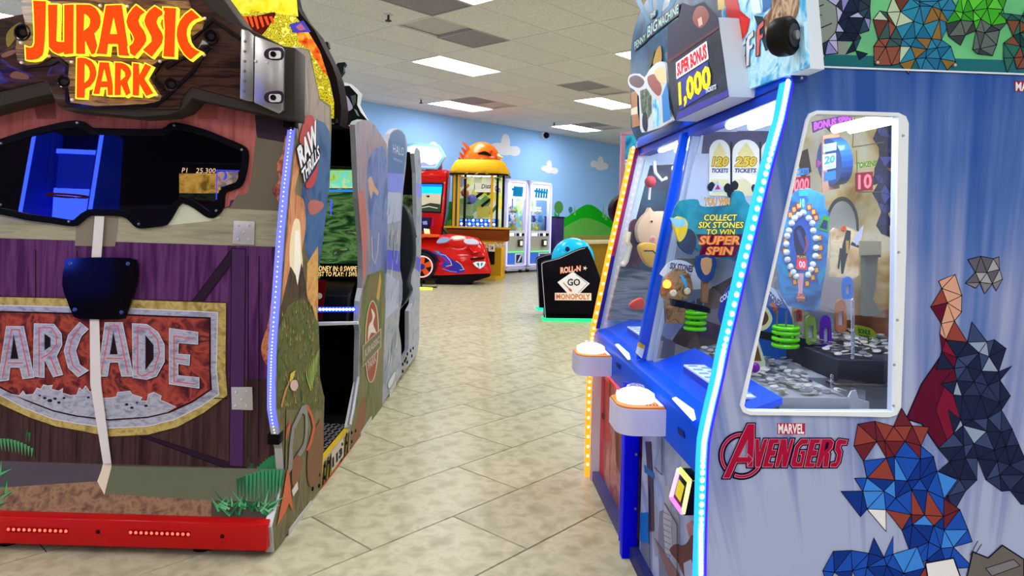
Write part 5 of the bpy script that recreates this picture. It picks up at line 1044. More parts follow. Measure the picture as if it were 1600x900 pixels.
def _ray():
    nt = ray_m.node_tree; b = nt.nodes['Principled BSDF']; L = nt.links.new; N = nt.nodes.new
    tc = N('ShaderNodeTexCoord'); sx = N('ShaderNodeSeparateXYZ'); L(tc.outputs['Object'], sx.inputs[0])
    def mth(op, a, c=None):
        n = N('ShaderNodeMath'); n.operation = op
        for i, v in enumerate((a, c)):
            if v is None: continue
            if isinstance(v, (int, float)): n.inputs[i].default_value = v
            else: L(v, n.inputs[i])
        return n.outputs[0]
    ang = mth('ARCTAN2', mth('SUBTRACT', sx.outputs[0], .62), mth('SUBTRACT', sx.outputs[2], -1.6))   # rays of the print fan out from below
    cv = N('ShaderNodeCombineXYZ'); L(mth('MULTIPLY', ang, 34), cv.inputs[0]); L(mth('MULTIPLY', sx.outputs[2], .5), cv.inputs[1])
    n = N('ShaderNodeTexNoise'); n.inputs['Scale'].default_value = 1.2; n.inputs['Detail'].default_value = 5; L(cv.outputs[0], n.inputs['Vector'])
    z = mth('MULTIPLY', mth('SUBTRACT', sx.outputs[2], 1.05), .5)
    n2 = N('ShaderNodeTexNoise'); n2.inputs['Scale'].default_value = 2.2; L(tc.outputs['Object'], n2.inputs['Vector'])
    f = mth('ADD', mth('SUBTRACT', mth('MULTIPLY', n.outputs['Fac'], 1.5), z), mth('MULTIPLY', mth('SUBTRACT', n2.outputs['Fac'], .5), .5))
    r = N('ShaderNodeValToRGB'); e = r.color_ramp.elements
    for i, (p, c) in enumerate(((.3, '#2650a0'), (.55, '#4f70b4'), (.8, '#8490c2'), (1., '#a6b0d4'))):
        el = e[i] if i < 2 else e.new(p); el.position = p; el.color = lin(c)
    L(f, r.inputs[0]); L(r.outputs[0], b.inputs['Base Color']); b.inputs['Roughness'].default_value = .38; b.inputs['Specular IOR Level'].default_value = .1
_ray()
side_pts = eb[:-1] + [low(eb[-2], .0) + Vector((bx - eb[-2].x, 0, 0)), Vector((XR, 0, 0)), Vector((XR, 0, ZT)), N0.P((1264, 105))]
nsp = part('side_panel', cp_, lambda b: b.prism(side_pts, (0, .03, 0), ray_m, holes=[[N0.P(q) for q in WI]], side=white_m))
part('window_frame', nsp, lambda b: b.pp(N0, WO, M('#e9edf2', .3, var=.02), [WI], thick=.008, lift=.001))
part('window_pane', nsp, lambda b: b.prism([N0.P(q) + Vector((0, .012, 0)) for q in WI], (0, .004, 0), glass('clear_glass2', '#f6faff', .03)))
part('frame_screw', nsp, lambda b: b.dots(N0, [(1411, 212), (1404, 394), (1402, 500), (1397, 570), (1396, 634)], .004, steel, lift=.009, h=.004))
def strip(b, sf, pts, wd, m, dx=-1):
    for i in range(len(pts) - 1):
        a, c = sf.P(pts[i]), sf.P(pts[i + 1])
        if i == len(pts) - 2: c.z = min(c.z, .02)
        v = Vector((dx * wd, 0, 0)); b.hexa([a, a + v, a + v + Vector((0, .03, 0)), a + Vector((0, .03, 0)), c, c + v, c + v + Vector((0, .03, 0)), c + Vector((0, .03, 0))], m)
ls = part('light_strip', nsp, lambda b: strip(b, N0, EDGE, .021, E('#1c86f4', 2.0)))
def lbeads(b):
    for q in smoothpts(EDGE[:-1], 10, False) + [(1100.5, 830 + i * 6) for i in range(12)]:
        p = N0.P(q); b.ball(p + Vector((-.0105, -.001, 0)), (.0065, .003, .008), E('#d8fbff', 5), 8, 6)
part('light_dot', ls, lbeads)
part('strip_edging', nsp, lambda b: [b.hexa([p + o for p in (N0.P(EDGE[i]), N0.P(EDGE[i + 1])) for o in (Vector((0, -.003, 0)), Vector((.006, -.003, 0)), Vector((.006, .01, 0)), Vector((0, .01, 0)))], E('#3a20e0', 1.1)) for i in range(len(EDGE) - 1)])
# ---- printed lettering of the side panel
red_p, dk, pk = M('#a8123c', .35), M('#160a2c', .35), M('#d98aa6', .35)
def marvel(b):
    b.pp(N0, [(1214.5, 661), (1258, 661.5), (1258, 679), (1214.5, 678.5)], M('#b3264a', .35)); b.txt(N0, 'MARVEL', [(1216, 677.5), (1256.5, 678), (1256.5, 662.5), (1216, 662)], M('#f2eef2', .35), bold=.03)
part('red_box_logo', nsp, marvel)
k1 = lambda p: S(p, 6.957, 1110, 650)
def avengers(b):
    ring = lambda r0, r1, a0, a1: k1(arc(340, 430, r0 * .96, r0, a0, a1, 26)) + k1(arc(340, 430, r1 * .96, r1, a1, a0, 26))
    bigA = k1([(405, 85), (480, 85), (478, 240), (470, 400), (462, 555), (400, 555), (400, 505), (285, 505), (210, 675), (135, 675), (250, 420), (330, 240)]); hol = k1([(405, 260), (395, 440), (315, 440)])
    W_ = [(dk, 5.2, .002), (pk, 2.2, .0034)]
    for a0, a1 in ((2.45, 5.0), (.42, 1.95)):
        r = ring(255, 200, a0, a1); b.pp(N0, r, dk, lift=.0016); b.stroke(N0, r, 3, dk, lift=.0018); r2 = ring(243, 214, a0 + .04, a1 - .04); b.pp(N0, r2, M('#b0184a', .35), lift=.0024); b.stroke(N0, r2, .7, pk, lift=.0027)
    box = k1([(478, 235), (1360, 235), (1500, 250), (1480, 320), (1430, 330), (1440, 470), (1400, 570), (870, 572), (400, 570), (440, 400)])
    b.stroke(N0, bigA, 4.5, dk, lift=.003); b.pp(N0, bigA, red_p, [hol], lift=.0036); b.stroke(N0, bigA, .8, pk, lift=.0042); b.stroke(N0, hol, .8, pk, lift=.0042)
    b.pp(N0, k1([(300, 445), (400, 445), (400, 405), (462, 470), (400, 545), (400, 505), (290, 505)]), red_p, lift=.0045); b.stroke(N0, k1([(300, 445), (405, 445), (405, 410), (462, 470), (405, 540), (405, 500)]), .8, pk, False, lift=.0048)
    LS = {'V': [(488, 250), (530, 250), (535, 385), (582, 250), (625, 250), (540, 555), (488, 555)],
          'E': [(640, 250), (752, 250), (738, 300), (690, 300), (672, 370), (718, 370), (700, 435), (655, 435), (632, 510), (690, 510), (676, 555), (565, 555)],
          'N': [(765, 250), (828, 250), (838, 385), (872, 250), (910, 250), (828, 555), (775, 555), (782, 420), (742, 555), (700, 555)],
          'G': [(985, 250), (1070, 250), (1058, 305), (1000, 308), (965, 345), (935, 490), (950, 510), (975, 500), (990, 420), (968, 420), (982, 375), (1040, 375), (1000, 555), (895, 555), (872, 525), (920, 330)],
          'E2': [(1085, 250), (1200, 250), (1187, 300), (1140, 300), (1122, 370), (1168, 370), (1150, 435), (1105, 435), (1084, 510), (1140, 510), (1128, 555), (1020, 555)],
          'R': [(1212, 250), (1310, 250), (1342, 285), (1325, 350), (1285, 395), (1300, 410), (1280, 555), (1220, 555), (1238, 430), (1190, 555), (1148, 555)],
          'S': [(1395, 250), (1490, 262), (1478, 310), (1425, 310), (1412, 345), (1432, 390), (1410, 500), (1372, 555), (1302, 555), (1312, 510), (1362, 500), (1380, 420), (1352, 370), (1368, 280)]}
    for l in LS.values(): b.stroke(N0, k1(l), 4.6, dk, lift=.002); 
    for l in LS.values(): b.pp(N0, k1(l), dk, lift=.0021)
    for l in LS.values(): b.pp(N0, k1(l), red_p, lift=.003); b.stroke(N0, k1(l), .8, pk, lift=.0034)
    b.pp(N0, k1([(1258, 290), (1290, 280), (1280, 345), (1240, 380)]), dk, lift=.0036)
part('team_logo', nsp, avengers)
# ---- plain comic-burst shapes stand where the poster figures are printed
ink = M('#120f2a', .35)
def shards(b):
    bl, bl2, bl3 = M('#1d4fb4', .4), M('#123488', .4), M('#3f86e0', .4); br, br2 = M('#6a2430', .4), M('#8f4038', .4); cr, tn = M('#e9e6ea', .4), M('#d8a088', .4); nv, nv2, cm = M('#1c2444', .4), M('#37466e', .4), M('#5a0f2c', .4); gy = M('#7d7880', .4)
    def sh(p, m, w=2.2): b.pp(N0, p, m); b.stroke(N0, p, w, ink)
    sh([(1478, 545), (1440, 600), (1416, 655), (1440, 662), (1466, 700), (1490, 720), (1510, 650), (1504, 580)], cm); sh([(1490, 566), (1462, 640), (1484, 700), (1502, 640)], M('#7a1636', .4), 1)
    c1 = lambda x, y, r: r.choice([tn, tn, br2, cm, tn]) if y < 540 and x < 1506 else r.choice([gy, M('#a3a2aa', .4), M('#5d5a66', .4)]) if y < 470 else r.choice([nv, nv2, nv, nv, M('#8fa0bc', .4) if r.random() < .3 else nv, M('#2a3358', .4)]) if x > 1494 + (y - 600) * -.1 else r.choice([cm, M('#7a1636', .4), nv])
    mosaic(b, N0, [(1462, 470), (1480, 430), (1492, 420), (1500, 470), (1494, 520), (1520, 508), (1552, 530), (1574, 590), (1572, 660), (1600, 720), (1625, 800), (1560, 760), (1535, 720), (1500, 780), (1464, 806), (1480, 720), (1492, 640), (1474, 580)], 24, c1, 5, ink)
    mosaic(b, N0, [(1514, 400), (1560, 396), (1564, 448), (1516, 450)], 17, c1, 3, ink)
    c2 = lambda x, y, r: r.choice([br, br2, br]) if (y < 706 and x < 1440) or (785 < y < 812 and x > 1410) else r.choice([bl, bl2, bl, bl3, bl2, bl, cr if r.random() < .25 else bl, br2 if r.random() < .2 else bl2])
    mosaic(b, N0, [(1322, 700), (1346, 668), (1400, 650), (1446, 664), (1462, 720), (1492, 780), (1512, 830), (1502, 880), (1450, 905), (1424, 850), (1396, 812), (1344, 806), (1330, 770), (1352, 728), (1392, 712), (1372, 704), (1346, 714)], 27, c2, 11, ink)
    mosaic(b, N0, [(1272, 906), (1300, 874), (1350, 854), (1410, 850), (1448, 880), (1452, 908)], 26, c2, 6, ink)
    sh([(1510, 905), (1520, 862), (1544, 872), (1566, 852), (1600, 874), (1600, 905)], M('#6a6462', .4)); sh([(1540, 888), (1584, 874), (1594, 884), (1550, 900)], gy, 1.2); sh([(1450, 905), (1446, 880), (1490, 872), (1502, 905)], cr)
    for a, c in (((1516, 868), (1528, 845)), ((1524, 866), (1534, 850))): b.stroke(N0, [a, c], 1.2, ink, False)
part('burst_print', nsp, shards)
# ---- green upper print with its lower band
hood_pts = [N0.P((1263, 104)), Vector((XR, 0, ZT + .002)), Vector((XR, 0, 2.32)), Vector((.22, 0, 2.32)), N0.P((1249, -20))]
hs_ = part('topper_side', cp_, lambda b: b.prism(hood_pts, (0, .03, 0), MN('green_side_print', ['#4f9a78', '#62b87e', '#74c98a', '#5aa884'], (3, 3, 3), 3, .35, .4, lo=.3, hi=.7), side=white_m))
def hood(b):
    b.pp(N0, [(1250, -30), (1320, -30), (1326, 90), (1263, 88)], M('#8d9a92', .35)); b.pp(N0, [(1262, 84), (1700, 98), (1700, 119), (1263, 103)], M('#1f6a74', .35))
    for x, y, l in ((1257, 19, 30), (1254, 35, 30), (1256, 54, 44)): b.stroke(N0, [(x + 2, y), (x + l, y - l * .4)], 1.6, ink, False); b.pp(N0, [(x, y + 1), (x + 9, y - 6), (x + 11, y)], ink)
    pk_ = lambda *cs: (lambda x, y, r: M(r.choice(cs), .4))
    mosaic(b, N0, [(1262, 98), (1290, 62), (1316, 40), (1296, -8), (1330, -12), (1366, -10), (1362, 30), (1344, 50), (1346, 86), (1330, 84), (1318, 60), (1280, 96)], 17, pk_('#1c2a44', '#2c3a4a', '#16243c', '#b9b6e0', '#2a4a5a', '#8f8cd0'), 31, ink)
    mosaic(b, N0, [(1362, 70), (1372, 24), (1394, 10), (1420, -14), (1486, -14), (1488, 24), (1470, 50), (1482, 76), (1490, 108), (1372, 104)], 20, lambda x, y, r: M(r.choice(['#8a5240', '#6a3a30', '#b9cdb0', '#3a5a5a']) if x < 1412 else r.choice(['#2a7aa0', '#1f6a90', '#2a86a8', '#8a6a34', '#2a7aa0']), .4), 17, ink)
    mosaic(b, N0, [(1478, 60), (1490, 30), (1492, -14), (1570, -14), (1564, 30), (1560, 76), (1528, 90), (1514, 44), (1498, 62)], 19, lambda x, y, r: M(r.choice(['#3fae2a', '#359a26', '#5ac83a']) if y < 40 else r.choice(['#4a5654', '#36403f', '#5d6a66']), .4), 6, ink)
    mosaic(b, N0, [(1562, 100), (1576, 56), (1566, 18), (1588, 24), (1630, 10), (1630, 104)], 18, pk_('#1f5a50', '#16403c', '#7a4a34', '#2a6a5a'), 3, ink)
part('burst_print', hs_, hood)
part('panel_trim', hs_, lambda b: b.stroke(N0, [(1263, 103.5), (1700, 119.5)], 2.6, M('#d3dbe6', .3, .3), False, thick=.004, lift=.001))
part('panel_screw', hs_, lambda b: b.dots(N0, [(1284, 89), (1370, 98), (1491, 102)], .006, steel, lift=.003, h=.005))
part('small_logo', nsp, lambda b: b.pp(N0, [(1585, 126), (1640, 128), (1640, 145), (1585, 143)], M('#8a2a4a', .35)).txt(N0, 'MARVEL', [(1587, 142), (1634, 143.5), (1634, 129.5), (1587, 128)], M('#f2eef2', .35), bold=.03))
ck = part('corner_bracket', cp_, lambda b: b.pp(N0, [(1236, 104), (1261, 104), (1261.5, 124), (1258, 127), (1238, 129)], M('#0f2f9a', .35, coat=.3), thick=.006, lift=.001))
part('bracket_screw', ck, lambda b: b.dots(N0, [(1252, 110), (1252, 122)], .005, steel, lift=.007, h=.004))
# ---- front beam, header, glass, posts, rail
def beam(b, a0, a1, c0, c1, dx, m):
    """a bar with its face from near pixels a0 (top), a1 (bottom) to far pixels c0, c1"""
    A, B, C, D = N0.P(a0), N0.P(a1), FARP.P(c0), FARP.P(c1); A.y = B.y = .03; C.y = D.y = LEN - .03; v = Vector((dx, 0, 0))
    b.hexa([B, B + v, D + v, D, A, A + v, C + v, C], m)
part('front_beam', cp_, lambda b: beam(b, (1233, 108), (1226, 132), (994.5, 217), (993, 231), .1, blue), bevel=.004)
part('header_panel', cp_, lambda b: beam(b, (1226, 133), (1222, 152), (997, 232), (996, 244), .06, M('#0f3ec8', .35)))
part('header_reflection_strip', cp_, lambda b: beam(b, (1225.5, 131.5), (1225, 134), (993.5, 230), (993, 232.5), .05, M('#12106a', .4)))  # dark strip, paints the edge reflection under the beam; gives no light
def fglass(b):
    A, B, C, D = N0.P((1222, 150)), N0.P((1112, 640)), FARP.P((935, 506)), FARP.P((992, 244)); A.y = B.y = .035; C.y = D.y = LEN - .035; v = Vector((.004, 0, 0)); b.hexa([B, B + v, C + v, C, A, A + v, D + v, D], glass('clear_glass2', '#f6faff', .03))
part('front_glass', cp_, fglass)
part('divider_post', cp_, lambda b: b.prism([MIDP.P(q) for q in [(1066, 208), (1079, 204), (1010, 560), (995, 562)]], (0, .04, 0), blue), bevel=.003)
part('divider_frame', cp_, lambda b: b.prism([MIDP.P(q) + Vector((0, -.004, 0)) for q in [(1081, 212), (1096, 208), (1093, 222), (1026, 560), (1010, 574), (1011, 556)]], (0, .03, 0), M('#ccd6e4', .35)), bevel=.003)
part('divider_label', cp_, lambda b: b.pp(FRR.Y(MID - .008), [(997, 535), (1008, 541), (1003, 560), (993, 551)], M('#e9e9e4', .4)).pp(FRR.Y(MID - .008), [(998, 534), (1008, 540), (1007, 546), (996, 541)], M('#e0b52a', .4)))
FH_ = [(1012, 254), (1110, 250), (1090, 497), (960, 497), (951, 488)]
fpts = [FARP.P(q) for q in [(994, 231), (985, 270), (976, 312), (955, 400), (933, 508), (927, 560), (924, 640), (922, 745)]]; fpts[-1].z = 0
fside = part('side_panel', cp_, lambda b: b.prism(fpts + [Vector((XR, LEN, 0)), Vector((XR, LEN, ZT)), FARP.P((994, 222))], (0, -.03, 0), greyw, holes=[[FARP.P(q) for q in FH_]], side=lil))
part('window_pane', fside, lambda b: b.prism([FARP.P(q) + Vector((0, -.01, 0)) for q in FH_], (0, -.004, 0), glass('smoked_pane', '#b9bcc4', .08)))
part('window_frame', fside, lambda b: b.stroke(FRR.Y(LEN - .031), FH_, 9, M('#cfdbe6', .35), thick=.006, lift=.0))
OR = [(993, 231), (975, 312), (955, 400), (931, 513), (926, 560), (923, 640), (921, 745)]
fl_ = part('light_strip', fside, lambda b: strip(b, FRR.Y(LEN - .03), OR, .022, E('#ff8a1e', 1.5)))
part('light_dot', fl_, lambda b: [b.ball(FRR.Y(LEN - .03).P(q) + Vector((-.011, -.001, 0)), (.007, .003, .008), E('#ffe08a', 3), 8, 5) for q in smoothpts(OR, 8, False)[:-2]])
part('strip_edging', fside, lambda b: [b.hexa([p + o for p in (FRR.Y(LEN - .032).P(OR[i]), FRR.Y(LEN - .032).P(OR[i + 1])) for o in (Vector((0, -.003, 0)), Vector((.02, -.003, 0)), Vector((.02, .01, 0)), Vector((0, .01, 0)))], (M('#8a2a6a', .4), M('#a8326a', .4), M('#2f2f9a', .4), M('#3a2a7a', .4))[i % 4]) for i in range(3)])
part('front_rail', cp_, lambda b: b.loft([[Vector((x, y, z)) for x, z in ((-.012, .635), (-.012, .765), (.0, .785), (.05, .80), (.1, .80), (.1, .635))] for y in (.03, LEN - .03)], blue), bevel=.004)
RL = FRR.plane((-.005, 0, .775), (-.0, 0, 1)); RL = FRR.plane((.0, 0, .788), (-.25, 0, 1))
part('rail_label', cp_, lambda b: b.pp(RL, [(1050, 622), (1056, 620), (1084, 640), (1087, 653), (1082, 656)], E('#f3f0f4', .9), thick=.004, lift=.012).pp(RL, [(961, 538), (966, 537), (983, 552), (985, 560), (981, 561)], E('#f4e8a0', .9), thick=.004, lift=.012))
part('lock', cp_, lambda b: [b.pp(FRR.X(-.012), p, M('#0c1c6a', .4), thick=.004) for p in ([(1058, 667), (1067, 674), (1069, 685), (1060, 678)], [(962, 566), (967, 570), (968, 577), (963, 573)])])
# ---- front doors under the rail
FD = FRR.X(.035)
city = MN('sky_front_print', ['#8f96c8', '#a9b2d8', '#7f8cc4', '#b9bcd6'], (3, 4, 4), 4, .35, .4, lo=.3, hi=.7)
dn = part('front_door', cp_, lambda b: b.box((.035, .035, .05), (.06, MID - .02, .635), city))
def skyline(b):
    gry = [M('#8d90a8', .35), M('#6f7390', .35), M('#a8a8ba', .35)]
    for i, p in enumerate(([(1018, 828), (1018, 790), (1024, 786), (1027, 792), (1030, 870), (1024, 870)], [(1028, 850), (1030, 800), (1036, 796), (1042, 806), (1044, 900), (1030, 900)], [(1036, 812), (1040, 760), (1046, 756), (1048, 770), (1050, 860), (1040, 880)], [(1050, 800), (1056, 796), (1062, 810), (1062, 900), (1050, 900)], [(1002, 800), (1010, 804), (1014, 860), (1014, 900), (1000, 880)])): b.pp(FD, p, gry[i % 3])
    for y in range(800, 890, 9): b.stroke(FD, [(1037, y), (1048, y + 6)], 1, M('#565a78', .35), False)
    b.pp(FD, [(1000, 802), (1012, 800), (1014, 850), (1000, 845)], M('#1d6ac4', .35)); b.pp(FD, [(1008, 690), (1017, 690), (1020, 760), (1022, 830), (1014, 830), (1012, 750)], M('#4a3a4a', .35)); b.pp(FD, [(1006, 725), (1022, 740), (1022, 748), (1007, 738)], M('#2f6ab0', .35))
    b.pp(FD, [(1022, 840), (1042, 870), (1066, 905), (1046, 905)], M('#7a5a62', .35)); b.pp(FD, smoothpts([(1046, 860), (1056, 850), (1068, 852), (1078, 840), (1082, 815), (1090, 830), (1090, 900), (1072, 905), (1060, 880)], 3), M('#5a2c34', .35)); b.pp(FD, [(1072, 820), (1082, 812), (1086, 835), (1076, 838)], M('#a8727a', .35)); b.pp(FD, [(1068, 880), (1080, 874), (1090, 905), (1070, 905)], M('#9aa0c4', .35))
    for l in ([(1034, 682), (1034, 742), (1022, 730)], [(1014, 760), (1016, 900)], [(1038, 786), (1058, 820), (1058, 905)]): b.stroke(FD, l, 1.2, ink, False, lift=.006)
part('skyline_print', dn, skyline)
cr_ = FRR.X(-.015)
rdr = part('card_reader', dn, lambda b: b.pp(FD, [(1064, 710), (1084, 726), (1084, 770), (1064, 752)], M('#c3c6d6', .35, .3), thick=.004, lift=.001).prism([cr_.P(q) for q in [(1060, 731), (1078, 751), (1067, 806), (1046, 778)]], (.05, 0, 0), M('#121022', .35)), bevel=.002)
fq = [(1059.6, 732), (1076.5, 752), (1066, 803), (1047.5, 777)]
for i, c in enumerate(('#b8f060', '#ffe08a', '#ff6ac0', '#c9a0ff')):
    part('reader_light', rdr, lambda b: b.stroke(cr_, [fq[i], fq[(i + 1) % 4]], 5 if i else 7, E(c, 1.4), False, thick=.004, lift=.001))
part('reader_screen', rdr, lambda b: b.pp(cr_, [(1060.5, 748), (1069.5, 760), (1063, 785), (1054.5, 772)], E('#b9a82a', .7), lift=.002))
dfm = part('front_door', cp_, lambda b: b.box((.035, MID + .06, .05), (.06, LEN - .03, .635), MN('rose_front_print', ['#a86a78', '#c08a90', '#96525e', '#b98a8a'], (4, 6, 5), 4, .35, .6, lo=.3, hi=.7)))
def rosep(b):
    b.pp(FD, [(937, 585), (943, 590), (943, 750), (937, 744)], M('#c0304a', .35)); b.pp(FD, [(944, 592), (953, 600), (953, 690), (944, 690)], M('#b03a4e', .35)); b.pp(FD, [(962, 640), (972, 660), (974, 760), (962, 720)], M('#7a3c3a', .35))
    for l in ([(943, 586), (943, 755), (937, 742)], [(952, 592), (952, 640), (960, 660), (963, 690), (964, 740)]): b.stroke(FD, l, .9, ink, False, lift=.005)
    b.pp(FD, [(940, 644), (943, 647), (943, 656), (940, 653)], ink, lift=.006); b.pp(FD, [(966, 594), (975, 602), (975, 612), (966, 604)], M('#d8c6c2', .35), lift=.006)
part('door_print', dfm, rosep)
rd2 = part('card_reader', dfm, lambda b: b.prism([cr_.P(q) for q in [(964, 609), (968, 616), (962, 652), (955, 642)]], (.05, 0, 0), M('#14121c', .35)))
part('reader_light', rd2, lambda b: b.stroke(cr_, [(964, 610), (967, 617), (962, 650), (956, 641)], 1.6, E('#e9c0ff', 1.4), thick=.003, lift=.001))
part('lower_post', cp_, lambda b: b.box((-.03, MID, .0), (.03, MID + .045, .7), M('#0c0af0', .35)).box((-.034, MID + .045, .05), (.02, MID + .055, .7), M('#8a8fc8', .4)), bevel=.003)
part('post_screw', cp_, lambda b: b.dots(FRR.Y(MID), [(994, 710), (993, 795), (991, 879)], .006, steel, h=.004))
part('kick_base', cp_, lambda b: b.box((.0, .04, .0), (.08, MID - .002, .05), M('#2a2f6a', .4)).box((.0, MID + .06, .0), (.08, LEN - .03, .05), M('#4a4f86', .4)))
# ---- two control boxes with glowing push buttons
def control(y0, tone):
    x0, x1, y1, z0_, z1_ = -.168, -.012, y0 + .2, .648, .735
    prof = [(x1, y0), (x0 + .06, y0)] + [(x0 + .06 - .06 * math.sin(a), y0 + .06 - .06 * math.cos(a)) for a in [i * 1.5708 / 8 for i in range(1, 9)]] + [(x0, y1 - .04), (x0 + .04, y1), (x1, y1)]
    o = part('control_box', cp_, lambda b: b.prism([(x, y, z0_) for x, y in prof], (0, 0, z1_ - z0_), M('#c9c6e4', .35)), smooth=True)
    part('button_plate', o, lambda b: b.prism([(x * .97 - .003, y0 + .1 + (y - y0 - .1) * .96, z1_) for x, y in prof], (0, 0, .006), M('#d8843a', .4)))
    part('plate_print', o, lambda b: [b.prism([(-.03 - i * .012, y0 + .03, z1_ + .006), (-.036 - i * .012, y0 + .03, z1_ + .006), (-.03 - i * .012, y0 + .06, z1_ + .006)], (0, 0, .001), M('#a8281e', .4)) for i in range(4)] and b.box((-.03, y0 + .02, z1_ + .006), (-.015, y1 - .02, z1_ + .008), M('#e9ecf4', .4)))
    pb = part('push_button', o, lambda b: b.lathe([(.062, .0), (.066, .012), (.064, .024), (.048, .034), (.03, .04), (.001, .041)], (-.092, y0 + .1, z1_ + .006), E(tone, 1.6), 28), smooth=True)
    part('button_cap', pb, lambda b: b.lathe([(.034, .036), (.03, .05), (.02, .056), (.001, .057)], (-.092, y0 + .1, z1_ + .006), glass('button_dome', '#f0f0ff', .15), 22), smooth=True)
control(.376, '#fbf6ff'); control(1.24, '#fff6c8')
# ---- what can be seen through the glass
inn = lambda n, f, **k: part(n, cp_, f, **k)
inn('ceiling_panel', lambda b: b.box((.2, .03, 1.83), (XR, LEN - .03, 1.85), M('#6a727e', .6)))
for y0 in (.05, MID + .06):
    for x in (.235, .315, .62, .68): inn('lamp_tube', lambda b: b.cyl((x, y0, 1.70), (x, y0 + .5, 1.70), .014, E('#f4f8ff', 27), 10), smooth=True)  # inner pair of tubes in each station is added to brighten the gold board
inn('back_wall', lambda b: b.box((XR - .02, .03, .05), (XR, LEN - .03, 1.83), M('#8a6a44', .5)))
inn('deck', lambda b: b.box((.09, .035, .62), (XR - .02, LEN - .035, .68), M('#3a3f52', .4)))
gold_p = MN('gold_ray_print', ['#a06c18', '#cc9a38', '#eed48a', '#f6ecc4', '#d6a640'], (4, 4, 4), 5, .4, .8, lo=.3, hi=.72)
DV = .83; D1 = FRR.Y(DV)
def dv(b):
    A = [D1.P(q) for q in [(1098, 204), (1082, 260), (1022, 560)]]; b.prism([A[0], A[1], A[2], Vector((A[2].x, DV, .68)), Vector((XR - .02, DV, .68)), Vector((XR - .02, DV, 1.82)), Vector((A[0].x + .02, DV, 1.82))], (0, .012, 0), M('#c3cad2', .35))
inn('divider_board', dv)
def cards(b):
    pr = M('#5a5468', .4); b.pp(D1, [(1100, 204), (1240, 205), (1236, 240), (1096, 240)], pr); b.pp(D1, [(1118, 192), (1152, 192), (1152, 206), (1116, 206)], M('#b9bec6', .4))
    for x0, x1 in ((1108, 1141), (1144.5, 1187), (1189, 1226)):
        w = x1 - x0; sh = [(x0, 306), (x0, 238)] + [(x0 + w / 2 - w / 2 * math.cos(a), 238 - 20 * math.sin(a)) for a in [i * 3.1416 / 10 for i in range(1, 10)]] + [(x1, 238), (x1, 306)]
        b.pp(D1, sh, M('#f4edd2', .4), lift=.003); b.pp(D1, [(x0 + w * .2, 240), (x0 + w * .5, 222), (x0 + w * .8, 240), (x0 + w * .7, 262), (x0 + w * .3, 262)], M('#efd98a', .4), lift=.0034); b.pp(D1, [(x0 + 2, 280), (x1 - 2, 280), (x1 - 6, 306), (x0 + 6, 306)], M('#efe0a4', .4), lift=.0034)
    for t, u, q in (('120', 'TICKETS', (1111, 1139)), ('250', 'TICKETS', (1147, 1183)), ('200', 'TICKETS', (1192, 1224))):
        b.txt(D1, t, [(q[0], 261), (q[1], 261), (q[1], 244), (q[0], 244)], M('#5a3a14', .4), bold=.08, shear=.2, lift=.004); b.txt(D1, t, [(q[0] + .8, 260), (q[1] - .8, 260), (q[1] - .8, 245), (q[0] + .8, 245)], M('#f0c42a', .4), bold=.04, shear=.2, lift=.0044); b.txt(D1, u, [(q[0] + 1, 270), (q[1] - 1, 270), (q[1] - 1, 263), (q[0] + 1, 263)], M('#24407a', .4), bold=.04, shear=.2, lift=.004)
    for x in (1142.6, 1188): b.pp(D1, [(x - 1.4, 222), (x + 1.4, 222), (x + 1.4, 310), (x - 1.4, 310)], M('#1a1a22', .3), lift=.005)
    for x, y in ((1112, 290), (1137, 292), (1148, 288), (1180, 292), (1142, 300), (1186, 300)): b.pp(D1, smoothpts([(x - 6, y), (x, y - 6), (x + 6, y), (x + 3, y + 8), (x - 4, y + 8)], 3), M('#1c1c26', .4), lift=.0054)
    b.pp(D1, [(1121, 282), (1131, 299), (1112, 299)], M('#b9d0f0', .4), lift=.006); b.pp(D1, [(1121.5, 288), (1126, 296), (1117, 296)], M('#d8303a', .4), lift=.0064)
inn('ticket_cards_print', cards)
D2 = FRR.Y(.72)
yw = inn('win_sign', lambda b: b.pp(D2, smoothpts([(1050, 345), (1058, 318), (1072, 312), (1090, 312), (1096, 322), (1120, 322), (1140, 318), (1146, 300), (1160, 300), (1166, 314), (1176, 330), (1172, 370), (1168, 404), (1128, 404), (1090, 392), (1078, 376), (1060, 366)], 3), MN('teal_board_print', ['#0f4a5a', '#1a6f78', '#2a8a92', '#175a8a'], (8, 8, 8), 4, .35, .6, lo=.3, hi=.7), thick=.012, lift=.0))
